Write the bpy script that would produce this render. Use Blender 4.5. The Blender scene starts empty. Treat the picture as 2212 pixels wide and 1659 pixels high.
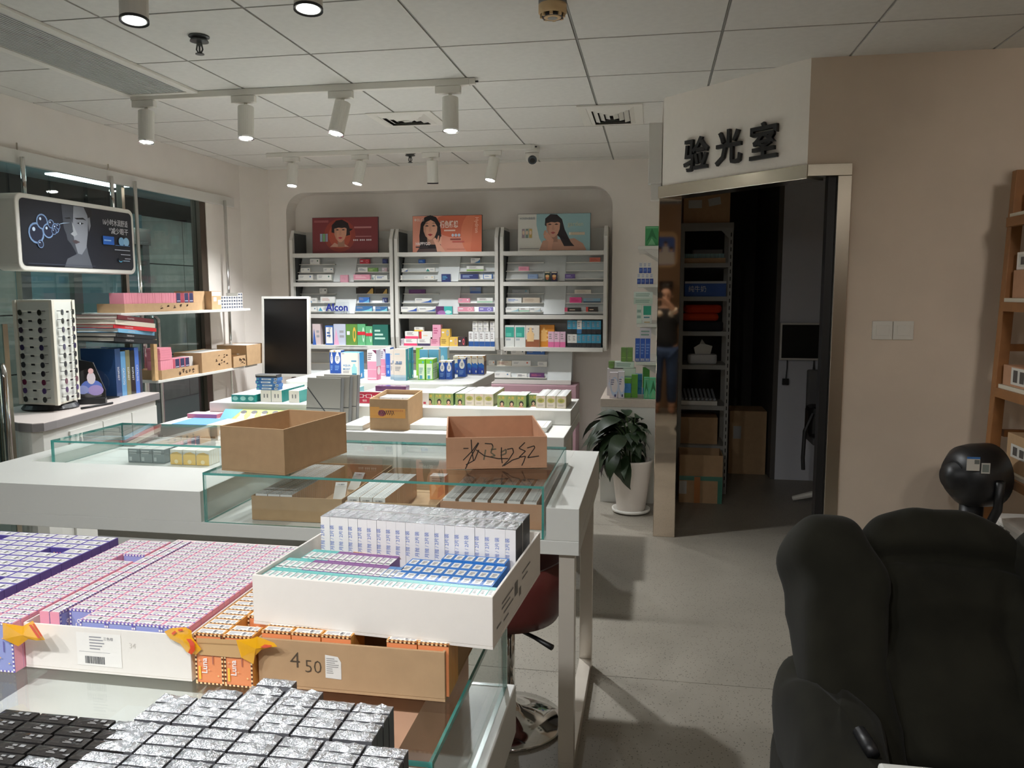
import bpy, bmesh, math, random
from mathutils import Vector, Matrix
random.seed(11)
S = bpy.context.scene
COL = S.collection
PI = math.pi

# ---------------------------------------------------------------- camera
CAM = Vector((0.0, 0.0, 1.42))
FPX, YAW, PITCH, ROLL = 1732.7, -0.174608, 0.113180, 0.001473
_fwd = Vector((math.sin(YAW)*math.cos(PITCH), math.cos(YAW)*math.cos(PITCH), -math.sin(PITCH)))
_right = Vector((math.cos(YAW), -math.sin(YAW), 0.0))
_down = _fwd.cross(_right)
_r2 = _right*math.cos(ROLL) + _down*math.sin(ROLL)
_d2 = _down*math.cos(ROLL) - _right*math.sin(ROLL)
cam_d = bpy.data.cameras.new('camera')
cam_d.sensor_fit = 'HORIZONTAL'; cam_d.sensor_width = 36.0
cam_d.lens = FPX/2212*36.0
cam_d.clip_start = 0.02; cam_d.clip_end = 60
cam = bpy.data.objects.new('camera', cam_d); COL.objects.link(cam)
_m = Matrix((_r2, -_d2, -_fwd)).transposed().to_4x4(); _m.translation = CAM
cam.matrix_world = _m
S.camera = cam

def _ray(u, v):
    return _r2*((u-1106)/FPX) + _d2*((v-829.5)/FPX) + _fwd
def AY(u, v, y):                       # a sight line met with a plane of known depth / height / side
    d = _ray(u, v); return CAM + d*(y/d.y)
def AZ(u, v, z):
    d = _ray(u, v); return CAM + d*((z-CAM.z)/d.z)
def AX(u, v, x):
    d = _ray(u, v); return CAM + d*(x/d.x)

# ---------------------------------------------------------------- world, exposure
w = bpy.data.worlds.new('world'); S.world = w; w.use_nodes = True
w.node_tree.nodes['Background'].inputs[0].default_value = (0.75, 0.88, 1.0, 1)
w.node_tree.nodes['Background'].inputs[1].default_value = 0.05
S.view_settings.view_transform = 'Standard'; S.view_settings.look = 'None'
S.view_settings.exposure = 1.45; S.view_settings.gamma = 1.0
S.view_settings.use_curve_mapping = False
SPOT_W = 36.0
S.cycles.transparent_max_bounces = 32; S.cycles.max_bounces = 10; S.cycles.diffuse_bounces = 6

# ---------------------------------------------------------------- colour and materials
def lin(c):
    c /= 255.0
    return c/12.92 if c <= 0.04045 else ((c+0.055)/1.055)**2.4
def C(r, g, b): return (lin(r), lin(g), lin(b), 1.0)

MATS = {}
def mat(name, base=None, rough=0.5, metal=0.0, spec=0.5, noise=0.0, nscale=40, bump=0.0, bscale=200,
        attr=False, emit=None, estr=0.0, trans=0.0, ior=1.45, coat=0.0, alpha=1.0, sheen=0.0):
    if name in MATS: return MATS[name]
    m = bpy.data.materials.new(name); m.use_nodes = True; MATS[name] = m
    nt = m.node_tree; N = nt.nodes; L = nt.links
    b = N['Principled BSDF']
    b.inputs['Roughness'].default_value = rough
    b.inputs['Metallic'].default_value = metal
    b.inputs['Specular IOR Level'].default_value = spec
    b.inputs['Coat Weight'].default_value = coat
    b.inputs['Sheen Weight'].default_value = sheen
    if trans: b.inputs['Transmission Weight'].default_value = trans; b.inputs['IOR'].default_value = ior
    if alpha < 1: b.inputs['Alpha'].default_value = alpha
    if emit: b.inputs['Emission Color'].default_value = emit; b.inputs['Emission Strength'].default_value = estr
    src = None
    if attr:
        a = N.new('ShaderNodeAttribute'); a.attribute_name = 'Col'; src = a.outputs['Color']
    else:
        base = base or C(200,200,200)
        b.inputs['Base Color'].default_value = base
    if noise:
        tc = N.new('ShaderNodeTexCoord'); n = N.new('ShaderNodeTexNoise')
        n.inputs['Scale'].default_value = nscale; n.inputs['Detail'].default_value = 4
        L.new(tc.outputs['Object'], n.inputs['Vector'])
        mr = N.new('ShaderNodeMapRange'); mr.inputs[1].default_value = 0.3; mr.inputs[2].default_value = 0.7
        mr.inputs[3].default_value = 1-noise; mr.inputs[4].default_value = 1+noise
        L.new(n.outputs['Fac'], mr.inputs[0])
        mx = N.new('ShaderNodeVectorMath'); mx.operation = 'MULTIPLY'
        if src: L.new(src, mx.inputs[0])
        else: mx.inputs[0].default_value = base[:3]
        L.new(mr.outputs[0], mx.inputs[1]); src = mx.outputs[0]
    if src: L.new(src, b.inputs['Base Color'])
    if bump:
        tc = N.new('ShaderNodeTexCoord'); n = N.new('ShaderNodeTexNoise')
        n.inputs['Scale'].default_value = bscale; n.inputs['Detail'].default_value = 3
        L.new(tc.outputs['Object'], n.inputs['Vector'])
        bp = N.new('ShaderNodeBump'); bp.inputs['Strength'].default_value = bump; bp.inputs['Distance'].default_value = 0.002
        L.new(n.outputs['Fac'], bp.inputs['Height']); L.new(bp.outputs[0], b.inputs['Normal'])
    return m

M_CARD = mat('printed_card', attr=True, rough=0.45)
M_GLOSS = mat('printed_glossy', attr=True, rough=0.16, coat=0.3)
M_MATTE = mat('painted_matte', attr=True, rough=0.8, spec=0.2)
M_FILM = mat('cling_film', attr=True, rough=0.25, spec=0.6, coat=0.35, bump=0.6, bscale=170)
M_FOIL = mat('foil_wrap', attr=True, rough=0.2, metal=0.85, bump=1.0, bscale=420)
M_WALL = mat('plaster_wall', base=C(234,228,221), rough=0.85, spec=0.2, noise=0.02, nscale=6, bump=0.05, bscale=120)
M_SIGNW = mat('sign_panel_white', base=C(240,234,225), rough=0.7, spec=0.25, noise=0.01)
M_TILE = mat('ceiling_mineral_tile', base=C(218,217,212), rough=0.95, spec=0.1, noise=0.03, nscale=30, bump=0.12, bscale=300)
M_TBAR = mat('ceiling_grid_paint', base=C(150,150,146), rough=0.5)
M_DARK = mat('dark_gap', base=C(30,30,30), rough=0.9)
M_WHITE = mat('white_lacquer', base=C(212,212,206), rough=0.36, noise=0.012, nscale=5)
M_WHITEM = mat('white_metal', base=C(214,212,206), rough=0.4)
M_GREYBAND = mat('grey_edge_band', base=C(128,124,124), rough=0.5)
M_STEEL = mat('brushed_steel', base=C(196,188,174), rough=0.22, metal=1.0, noise=0.03, nscale=3)
M_MIRROR = mat('mirror_steel', base=C(215,200,182), rough=0.035, metal=1.0)
M_CHROME = mat('chrome', base=C(215,215,212), rough=0.08, metal=1.0)
M_BLACK = mat('black_plastic', base=C(22,22,24), rough=0.42)
M_BLACKGL = mat('black_screen', base=C(14,14,15), rough=0.3)
M_WHITEPL = mat('white_plastic', base=C(224,222,214), rough=0.4)
M_WOOD = mat('honey_wood', base=C(146,98,54), rough=0.5, noise=0.14, nscale=12)

def glass_mat(name, tint, rough=0.0):
    m = bpy.data.materials.new(name); m.use_nodes = True
    nt = m.node_tree; N = nt.nodes; L = nt.links
    N.remove(N['Principled BSDF']); out = N['Material Output']
    t = N.new('ShaderNodeBsdfTransparent'); t.inputs[0].default_value = tint
    g = N.new('ShaderNodeBsdfGlossy'); g.inputs['Roughness'].default_value = rough
    ge = N.new('ShaderNodeNewGeometry'); mi = N.new('ShaderNodeMix'); mi.inputs['A'].default_value = 1.5; mi.inputs['B'].default_value = 1/1.5
    L.new(ge.outputs['Backfacing'], mi.inputs['Factor'])
    f = N.new('ShaderNodeFresnel'); L.new(mi.outputs['Result'], f.inputs[0])
    mx = N.new('ShaderNodeMixShader')
    L.new(f.outputs[0], mx.inputs[0]); L.new(t.outputs[0], mx.inputs[1]); L.new(g.outputs[0], mx.inputs[2])
    L.new(mx.outputs[0], out.inputs[0]); MATS[name] = m
    return m
M_GLASS = glass_mat('sheet_glass', (0.965, 0.985, 0.98, 1))
M_SHOPGL = glass_mat('storefront_glass', (0.80, 0.87, 0.86, 1))
M_FILMCL = glass_mat('clear_acrylic', (0.96, 0.97, 0.98, 1))
M_GEDGE = mat('glass_cut_edge', base=C(84,170,162), rough=0.15, trans=0.25, coat=0.4)

# ---------------------------------------------------------------- mesh builder
_fonts = {}
def glyphs(s, bold=0.0):
    key = (s, bold)
    if key in _fonts: return _fonts[key]
    cu = bpy.data.curves.new('t', 'FONT'); cu.body = s; cu.size = 1.0; cu.offset = bold
    cu.resolution_u = 2; cu.fill_mode = 'FRONT'
    o = bpy.data.objects.new('t', cu); COL.objects.link(o)
    dg = bpy.context.evaluated_depsgraph_get(); dg.update()
    me = bpy.data.meshes.new_from_object(o.evaluated_get(dg))
    vs = [(v.co.x, v.co.y) for v in me.vertices]; fs = [tuple(p.vertices) for p in me.polygons]
    bpy.data.objects.remove(o); bpy.data.curves.remove(cu); bpy.data.meshes.remove(me)
    if vs:
        x0 = min(v[0] for v in vs); x1 = max(v[0] for v in vs)
        y0 = min(v[1] for v in vs); y1 = max(v[1] for v in vs)
    else: x0 = x1 = y0 = y1 = 0
    _fonts[key] = (vs, fs, x0, x1, y0, y1)
    return _fonts[key]

class MB:
    def __init__(s): s.v = []; s.f = []; s.c = []; s.m = []
    def add(s, vs, fs, col=None, mi=0):
        o = len(s.v); s.v += [tuple(p) for p in vs]
        for i, f in enumerate(fs):
            s.f.append(tuple(o+k for k in f)); s.c.append(col if col else (0.8,0.8,0.8,1)); s.m.append(mi)
        return s
    def box(s, x0, x1, y0, y1, z0, z1, col=None, mi=0, top=None, front=None, right=None, left=None, back=None, skip=''):
        if x1 < x0: x0, x1 = x1, x0
        if y1 < y0: y0, y1 = y1, y0
        if z1 < z0: z0, z1 = z1, z0
        o = len(s.v)
        s.v += [(x0,y0,z0),(x1,y0,z0),(x1,y1,z0),(x0,y1,z0),(x0,y0,z1),(x1,y0,z1),(x1,y1,z1),(x0,y1,z1)]
        col = col or (0.8,0.8,0.8,1)
        for nm, f, cc in (('b',(3,2,1,0),col),('t',(4,5,6,7),top),('f',(0,1,5,4),front),('r',(1,2,6,5),right),('k',(2,3,7,6),back),('l',(3,0,4,7),left)):
            if nm in skip: continue
            s.f.append(tuple(o+k for k in f)); s.c.append(cc or col); s.m.append(mi)
        return s
    def quad(s, a, b, c, d, col=None, mi=0): return s.add([a,b,c,d], [(0,1,2,3)], col, mi)
    def plane(s, o, ux, uy, pts, col, mi=0):          # polygon laid on a plane
        o = Vector(o); ux = Vector(ux); uy = Vector(uy)
        return s.add([o+ux*p[0]+uy*p[1] for p in pts], [tuple(range(len(pts)))], col, mi)
    def ell(s, o, ux, uy, cx, cy, rx, ry, col, n=16, mi=0, a0=0):
        return s.plane(o, ux, uy, [(cx+rx*math.cos(a0+2*PI*k/n), cy+ry*math.sin(a0+2*PI*k/n)) for k in range(n)], col, mi)
    def rect(s, o, ux, uy, x0, x1, y0, y1, col, mi=0):
        return s.plane(o, ux, uy, [(x0,y0),(x1,y0),(x1,y1),(x0,y1)], col, mi)
    def text(s, o, ux, uy, st, x, y, h, col, align='l', bold=0.0, mi=0, wmax=None, cap=0.73):
        vs, fs, x0, x1, y0, y1 = glyphs(st, bold)
        if not vs: return s
        k = h/cap; kx = k
        if wmax and (x1-x0)*k > wmax: kx = wmax/(x1-x0)
        off = -x0*kx if align == 'l' else (-(x0+x1)/2*kx if align == 'c' else -x1*kx)
        o = Vector(o); ux = Vector(ux); uy = Vector(uy)
        return s.add([o+ux*(x+off+p[0]*kx)+uy*(y+p[1]*k) for p in vs], fs, col, mi)
    def cyl(s, p0, p1, r0, r1=None, n=16, col=None, mi=0, caps=True):
        r1 = r0 if r1 is None else r1
        p0 = Vector(p0); p1 = Vector(p1); d = (p1-p0).normalized()
        a = d.orthogonal().normalized(); b = d.cross(a)
        vs = []
        for k in range(n):
            t = 2*PI*k/n; q = a*math.cos(t)+b*math.sin(t)
            vs += [p0+q*r0, p1+q*r1]
        fs = [(2*k, 2*((k+1)%n), 2*((k+1)%n)+1, 2*k+1) for k in range(n)]
        if caps: fs += [tuple(2*k for k in range(n))[::-1], tuple(2*k+1 for k in range(n))]
        return s.add(vs, fs, col, mi)
    def tube(s, pts, r, n=10, col=None, mi=0):
        pts = [Vector(p) for p in pts]; vs = []; fs = []
        up = None
        for i, p in enumerate(pts):
            d = (pts[min(i+1,len(pts)-1)]-pts[max(i-1,0)]).normalized()
            a = (up - d*up.dot(d)).normalized() if up and (up - d*up.dot(d)).length > 1e-4 else d.orthogonal().normalized()
            up = a; b = d.cross(a); rr = r[i] if isinstance(r,(list,tuple)) else r
            vs += [p+(a*math.cos(2*PI*k/n)+b*math.sin(2*PI*k/n))*rr for k in range(n)]
        for i in range(len(pts)-1):
            for k in range(n):
                fs.append((i*n+k, i*n+(k+1)%n, (i+1)*n+(k+1)%n, (i+1)*n+k))
        fs += [tuple(range(n))[::-1], tuple((len(pts)-1)*n+k for k in range(n))]
        return s.add(vs, fs, col, mi)
    def lathe(s, prof, n=32, o=(0,0,0), col=None, mi=0):
        vs = []; fs = []
        for r, z in prof:
            vs += [(o[0]+r*math.cos(2*PI*k/n), o[1]+r*math.sin(2*PI*k/n), o[2]+z) for k in range(n)]
        for i in range(len(prof)-1):
            for k in range(n): fs.append((i*n+k, i*n+(k+1)%n, (i+1)*n+(k+1)%n, (i+1)*n+k))
        return s.add(vs, fs, col, mi)
    def slab(s, pts, z0, z1, col=None, mi=0):         # polygon outline extruded in z
        n = len(pts)
        vs = [(p[0],p[1],z0) for p in pts]+[(p[0],p[1],z1) for p in pts]
        fs = [tuple(range(n))[::-1], tuple(range(n,2*n))]+[(k,(k+1)%n,n+(k+1)%n,n+k) for k in range(n)]
        return s.add(vs, fs, col, mi)
    def extr(s, o, ux, uy, uz, pts, t, col=None, mi=0):   # polygon on any plane given thickness
        o = Vector(o); ux = Vector(ux); uy = Vector(uy); uz = Vector(uz); n = len(pts)
        vs = [o+ux*p[0]+uy*p[1] for p in pts]; vs += [q+uz*t for q in vs]
        fs = [tuple(range(n))[::-1], tuple(range(n,2*n))]+[(k,(k+1)%n,n+(k+1)%n,n+k) for k in range(n)]
        return s.add(vs, fs, col, mi)
    def mesh(s, name, mats, smooth=False):
        me = bpy.data.meshes.new(name)
        me.from_pydata(s.v, [], s.f)
        for m in (mats if isinstance(mats,(list,tuple)) else [mats]): me.materials.append(m)
        me.polygons.foreach_set('material_index', s.m)
        ca = me.color_attributes.new('Col', 'FLOAT_COLOR', 'CORNER')
        arr = []
        for p, c in zip(me.polygons, s.c): arr += list(c)*p.loop_total
        ca.data.foreach_set('color', arr)
        if smooth: me.polygons.foreach_set('use_smooth', [True]*len(me.polygons))
        me.update()
        return me
    def build(s, name, mats, parent=None, smooth=False, bevel=0, loc=None, rot=None, sub=0, fix=False):
        me = s.mesh(name, mats, smooth)
        if fix:
            bm = bmesh.new(); bm.from_mesh(me); bmesh.ops.recalc_face_normals(bm, faces=bm.faces); bm.to_mesh(me); bm.free()
        return place(me, name, parent, loc, rot, bevel, smooth, sub)

def place(me, name, parent=None, loc=None, rot=None, bevel=0, smooth=False, sub=0):
    o = bpy.data.objects.new(name, me); COL.objects.link(o)
    if parent is not None: o.parent = parent
    if loc is not None: o.location = loc
    if rot is not None: o.rotation_euler = rot if isinstance(rot,(tuple,list)) else (0,0,rot)
    if bevel:
        b = o.modifiers.new('bevel','BEVEL'); b.width = bevel; b.segments = 2; b.limit_method = 'ANGLE'
        b.harden_normals = False
    if sub:
        u = o.modifiers.new('sub','SUBSURF'); u.levels = sub; u.render_levels = sub
    return o
def tag(o, label, cat, group=None):
    o['label'] = label; o['category'] = cat
    if group: o['group'] = group
    return o
def thing(name, label, cat, loc=(0,0,0), rz=0, group=None):
    o = bpy.data.objects.new(name, None); COL.objects.link(o); o.empty_display_size = 0.05
    o.location = loc; o.rotation_euler = (0,0,rz)
    return tag(o, label, cat, group)
def struct(o, label=None):
    o['kind'] = 'structure'
    if label: o['label'] = label
    return o
def sempty(name, label):
    o = bpy.data.objects.new(name, None); COL.objects.link(o); return struct(o, label)
def stuff(o): o['kind'] = 'stuff'; return o
_U = ['first','second','third','fourth','fifth','sixth','seventh','eighth','ninth','tenth','eleventh','twelfth','thirteenth','fourteenth','fifteenth','sixteenth','seventeenth','eighteenth','nineteenth']
def ORD(i):
    i += 1
    if i < 20: return _U[i-1]
    if i % 10 == 0: return {20:'twentieth',30:'thirtieth',40:'fortieth'}[i]
    return {2:'twenty',3:'thirty'}[i//10]+'-'+_U[i%10-1]
def rrect(x0, x1, y0, y1, r, n=5):
    p = []
    for cx, cy, a in ((x1-r,y0+r,-PI/2),(x1-r,y1-r,0),(x0+r,y1-r,PI/2),(x0+r,y0+r,PI)):
        for k in range(n+1): t = a+PI/2*k/n; p.append((cx+r*math.cos(t), cy+r*math.sin(t)))
    return p
# ================================================================ THE SETTING
CEIL = 2.487; XL = -3.47; YB = 6.68; YN = 6.86; XR = 1.86; YREAR = -0.72

# ---- floor: poured terrazzo in long bays
def terrazzo():
    m = bpy.data.materials.new('terrazzo'); m.use_nodes = True
    nt = m.node_tree; N = nt.nodes; L = nt.links; b = N['Principled BSDF']
    tc = N.new('ShaderNodeTexCoord')
    n1 = N.new('ShaderNodeTexNoise'); n1.inputs['Scale'].default_value = 1.3; n1.inputs['Detail'].default_value = 5
    v = N.new('ShaderNodeTexVoronoi'); v.inputs['Scale'].default_value = 88
    v2 = N.new('ShaderNodeTexVoronoi'); v2.inputs['Scale'].default_value = 130
    for n in (n1, v, v2): L.new(tc.outputs['Object'], n.inputs['Vector'])
    r1 = N.new('ShaderNodeValToRGB'); e = r1.color_ramp.elements
    e[0].position = 0.3; e[0].color = C(132,126,115); e[1].position = 0.7; e[1].color = C(152,146,134)
    L.new(n1.outputs['Fac'], r1.inputs[0])
    r2 = N.new('ShaderNodeValToRGB'); e = r2.color_ramp.elements
    e[0].position = 0.13; e[0].color = (1,1,1,1); e[1].position = 0.24; e[1].color = (0,0,0,1)
    L.new(v.outputs['Distance'], r2.inputs[0])
    mx = N.new('ShaderNodeMix'); mx.data_type = 'RGBA'; mx.inputs['B'].default_value = C(78,73,65)
    L.new(r2.outputs[0], mx.inputs['Factor']); L.new(r1.outputs[0], mx.inputs['A'])
    r3 = N.new('ShaderNodeValToRGB'); e = r3.color_ramp.elements
    e[0].position = 0.12; e[0].color = (1,1,1,1); e[1].position = 0.2; e[1].color = (0,0,0,1)
    L.new(v2.outputs['Distance'], r3.inputs[0])
    mx2 = N.new('ShaderNodeMix'); mx2.data_type = 'RGBA'; mx2.inputs['B'].default_value = C(150,145,135)
    L.new(r3.outputs[0], mx2.inputs['Factor']); L.new(mx.outputs['Result'], mx2.inputs['A'])
    L.new(mx2.outputs['Result'], b.inputs['Base Color'])
    b.inputs['Roughness'].default_value = 0.42
    return m
M_FLOOR = terrazzo()
fl = MB().box(XL-0.05, XR, -0.8, 7.7, -0.06, -0.004).build('floor', M_DARK)
struct(fl, 'grey speckled terrazzo floor with thin joints')
ys = [-0.8, 0.901, 2.868, 4.835, 7.7]
for a, b in zip(ys, ys[1:]):
    MB().box(XL-0.05, XR, a+0.0015, b-0.0015, -0.004, 0.0).build('floor_bay', M_FLOOR, fl)

# ---- ceiling: lay-in tiles on a recessed grid
ce = MB().box(XL-0.1, XR, -0.8, 7.7, CEIL+0.012, CEIL+0.06).build('ceiling', M_DARK)
struct(ce, 'suspended ceiling of pale square mineral tiles')
GX, GY, T = -0.943, 3.535, 0.6
tile_me = MB().box(-0.294, 0.294, -0.294, 0.294, 0, 0.01).mesh('ceiling_tile', M_TILE)
for i in range(-4, 6):
    for j in range(-6, 7):
        x, y = GX+T*(i+0.5), GY+T*(j+0.5)
        if x-0.3 > XR or y+0.3 < -0.8 or x+.3 < XL: continue
        place(tile_me, 'ceiling_tile', ce, (x, y, CEIL))
cut_me = MB().box(-.06,.06,-.294,.294,0,.01).mesh('ceiling_tile', M_TILE)
for j in range(-6,7): place(cut_me,'ceiling_tile',ce,(-3.409,GY+T*(j+.5),CEIL))
for i in range(-4, 7):
    x = GX+T*i
    MB().box(x-0.0035, x+0.0035, -0.8, 7.6, CEIL+0.004, CEIL+0.011).build('grid_bar', M_TBAR, ce)
for j in range(-6, 8):
    y = GY+T*j
    MB().box(XL, XR, y-0.0045, y+0.0045, CEIL+0.003, CEIL+0.010).build('grid_bar', M_TBAR, ce)

# ---- back wall with a round-cornered recess
nx0, nx1, nzt, nr = -3.18, -0.345, 2.285, 0.17
inner = [(nx1, 0)]
for k in range(9): t = PI/2*k/8; inner.append((nx1-nr+nr*math.cos(t), nzt-nr+nr*math.sin(t)))
for k in range(9): t = PI/2+PI/2*k/8; inner.append((nx0+nr+nr*math.cos(t), nzt-nr+nr*math.sin(t)))
inner.append((nx0, 0))
mb = MB()
wx0, wx1 = -3.34, 0.03
outer = [(wx0,0),(wx0,CEIL),(wx1,CEIL),(wx1,0)]
mb.add([(p[0],YB,p[1]) for p in outer+inner], [tuple(range(len(outer)+len(inner)))])
n = len(inner)
mb.add([(p[0],YB,p[1]) for p in inner]+[(p[0],YN,p[1]) for p in inner], [(k,k+1,n+k+1,n+k) for k in range(n-1)])
mb.box(nx0-.2, nx1+.2, YN, YN+.05, 0, CEIL)
wb = mb.build('wall_back', M_WALL, fix=False); struct(wb, 'far plaster wall with a round-cornered recess holding shelf units')

# ---- left wall: soffit over the shop window, solid end, splayed corner
mb = MB().box(XL-0.12, XL, -0.8, 6.42, 2.17, CEIL)
mb.box(XL-0.12, XL, 5.88, 6.42, 0, 2.17)
mb.slab([(XL,6.42),(-3.34,YB),(-3.34,YB+.06),(XL-.12,YB+.06),(XL-.12,6.42)], 0, CEIL)
wl = mb.build('wall_left', M_WALL); struct(wl, 'plaster wall over and beside the shop window')
hd = MB().box(XL, XL+0.035, -0.8, 6.26, 2.125, 2.20).build('trim_1', M_WHITEM, bevel=.004); struct(hd, 'long pale rail running above the shop window')
for y in (3.97, 4.72):
    MB().cyl((XL+.02,y,2.2),(XL+.02,y,2.24),.004,n=6).build('hanger_pin', M_STEEL, hd)

# ---- shop window: steel mullions, glass panes, glass door with handles
sw = sempty('window_1', 'full-height shop window with steel posts on the left')
for a, b in ((-0.8,1.6),(1.6,3.28),(3.30,3.95),(3.96,4.26),(4.27,4.9),(4.92,5.80)):
    MB().box(XL-0.045, XL-0.035, a, b, 0.06, 2.17).build('pane', M_SHOPGL, sw)
for y, wd in ((1.6,.03),(3.29,.03),(4.91,.03)):
    MB().box(XL-.06, XL-.02, y-wd/2, y+wd/2, 0.0, 2.17).build('post', M_STEEL, sw)
MB().box(XL-.08, XL-.005, 5.80, 5.88, 0, 2.17).build('post', mat('bronze_frame', base=C(96,84,74), rough=.4, metal=.6), sw)
MB().box(XL-.07, XL-.01, -.8, 5.8, 0, .07).build('bottom_rail', M_STEEL, sw)
for y, x in ((4.98, XL-.02),(5.14, XL-.02)):
    MB().tube([(XL-.035,y,1.25),(x+.04,y,1.25),(x+.055,y,1.235),(x+.055,y,1.2),(x+.055,y,.42),(x+.055,y,.38),(x+.04,y,.365),(XL-.035,y,.365)], .014, 10).build('door_handle', M_CHROME, sw, smooth=True)
# open glass door leaf at the left edge
dl_ = sempty('door_2', 'open glass door leaf with a long chrome handle at the left edge')
H0, H1 = Vector((XL+.02,2.60,0)), Vector((-2.955,3.265,0)); dd = (H1-H0).normalized(); dnrm = Vector((dd.y,-dd.x,0))
MB().slab([tuple((H0+dnrm*q+dd*e_).to_tuple()[:2]) for q,e_ in ((-.005,0),(.005,0),(.005,(H1-H0).length),(-.005,(H1-H0).length))],.08,1.28).build('pane', M_SHOPGL, dl_)
MB().slab([tuple((H1+dnrm*q+dd*e_).to_tuple()[:2]) for q,e_ in ((-.012,-.02),(.012,-.02),(.012,.0),(-.012,.0))],.0,1.28).build('stile', M_STEEL, dl_)
MB().slab([tuple((H0+dnrm*q+dd*e_).to_tuple()[:2]) for q,e_ in ((-.012,0),(.012,0),(.012,(H1-H0).length-.02),(-.012,(H1-H0).length-.02))],.0,.08).build('bottom_rail', M_STEEL, dl_)
for sgn in (1,-1):
    q = H1-dd*.04
    pts = [q+dnrm*(sgn*.006)+Vector((0,0,1.09)), q+dnrm*(sgn*.045)+Vector((0,0,1.09)), q+dnrm*(sgn*.065)+Vector((0,0,1.07)), q+dnrm*(sgn*.07)+Vector((0,0,1.03)), q+dnrm*(sgn*.07)+Vector((0,0,.63)), q+dnrm*(sgn*.065)+Vector((0,0,.59)), q+dnrm*(sgn*.045)+Vector((0,0,.57)), q+dnrm*(sgn*.006)+Vector((0,0,.57))]
    MB().tube(pts,.0145,12).build('door_handle', M_CHROME, dl_, smooth=True)

# ---- arcade corridor seen through the window
M_STONE = mat('granite_tile', base=C(156,152,140), rough=.55, noise=.1, nscale=9)
M_CORR = mat('corridor_paint', base=C(170,182,182), rough=.7)
cf = MB().box(-8.2, XL-.05, -2, 12, -.05, 0).build('floor_corridor', mat('corridor_floor', base=C(124,128,126), rough=.3, noise=.05)); struct(cf, 'polished corridor floor outside the shop window')
cc = MB().box(-8.2, XL-.12, -2, 12, 2.62, 2.7).build('ceiling_corridor', M_CORR); struct(cc, 'pale blue-grey corridor ceiling outside the shop window')
XC = -6.4
cw = MB().box(XC-.1, XC, -2, 12, 0, 2.62).build('wall_corridor', M_DARK); struct(cw, 'stone-clad corridor wall outside the shop window')
tm = MB().box(0, .02, .006, .894, .006, .594).mesh('stone_tile', M_STONE)
for j in range(2, 13):
    for k in range(5):
        if k > 3 : continue
        if 7.1 < .9*j-.6 < 9.2: continue
        place(tm, 'stone_tile', cw, (XC, .9*j-.6, .6*k))
# the shop front across the corridor
M_TEAL = mat('teal_glass', base=C(120,148,150), rough=.12, spec=.7)
of = sempty('door_1', 'steel framed glass shop door across the corridor')
MB().box(XC+.0, XC+.03, 7.2, 9.3, 0, 2.4).build('pane', M_TEAL, of)
for y in (7.2, 7.95, 9.2): MB().box(XC+.03, XC+.09, y, y+.13, 0, 2.1).build('post', M_STEEL, of)
MB().box(XC+.03, XC+.12, 7.2, 9.33, 2.02, 2.22).build('header', M_STEEL, of)
tb = MB().box(XC+.12, XC+.125, 7.5, 7.9, 2.05, 2.17, C(196,186,140)); tb.text((XC+.126,7.55,2.08),(0,1,0),(0,0,1),'3J14',0,0,.06,C(70,60,40),wmax=.3)
tb.build('number_plate', M_CARD, of)
for i, y in enumerate((3.4, 6.4, 9.6)):
    o = MB().box(-5.3, -4.9, y, y+.9, 2.46, 2.475).build('corridor_ceiling_light', mat('corridor_lamp', base=C(240,245,245), emit=(0.85,0.97,1,1), estr=5.5))
    tag(o, ['slim corridor ceiling light nearest the shop door','slim corridor ceiling light in the middle of the corridor','slim corridor ceiling light at the far end of the corridor'][i], 'ceiling light', 'corridor ceiling lights')

# ---- right side: return wall, splayed doorway to the dark side room, long wall
M_WALLR = mat('plaster_wall_warm', base=C(222,207,190), rough=0.85, spec=0.15, noise=0.05, nscale=3, bump=0.06, bscale=60)
P0 = Vector((0.033, 4.655, 0)); P1 = Vector((0.690, 4.0, 0))
dg_ = (P1-P0); dl = dg_.length; du = dg_/dl; dn = Vector((du.y, -du.x, 0))   # dn points into the shop
ang = math.atan2(du.y, du.x)
wr = MB().box(0.03, 0.13, 4.75, 7.7, 0, CEIL).build('wall_right', M_WALL); struct(wr, 'narrow return wall carrying small shelves with boxes')
mb = MB().box(.887, XR, 4.0, 4.1, 0, CEIL); mb.box(.69, .887, 4.0, 4.1, 2.008, CEIL)
wf = mb.build('wall_front', M_WALLR); struct(wf, 'beige wall with two light switches beside the side room door')
mb = MB(); a, b = P0, P1; e = 0.1
mb.slab([(a.x,a.y),(b.x,b.y),(b.x,b.y+.14),(a.x+.1,a.y+.1)][::1], 2.008, CEIL)
ws = mb.build('wall_sign', M_SIGNW); struct(ws, 'splayed white panel over the side room door')
# door trim
mb = MB()
def dquad(t0, t1, z0, z1, off, th):
    q0 = P0+du*t0+dn*off; q1 = P0+du*t1+dn*off
    mb.slab([(q0.x,q0.y),(q1.x,q1.y),((q1-dn*th).x,(q1-dn*th).y),((q0-dn*th).x,(q0-dn*th).y)], z0, z1)
dquad(-.02, dl+.008, 1.945, 2.01, .012, .13)
mb.box(.69, .887, 3.985, 4.1, 1.955, 2.01)
hdr = mb.build('trim_2', M_STEEL, bevel=.002); struct(hdr, 'creased steel band over the side room doorway')
pl = MB().box(.018, .143, 4.645, 4.76, 0, 1.945).build('trim_3', M_MIRROR, bevel=.003); struct(pl, 'mirror-polished steel door post')
jr = MB().box(.826, .887, 3.985, 4.1, 0, 1.955).build('trim_4', M_STEEL, bevel=.002); struct(jr, 'right-hand steel door post beside the beige wall')
MB().box(.790, .825, 4.02, 4.09, 0, 1.955).build('door_edge', M_BLACK, jr)
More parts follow.
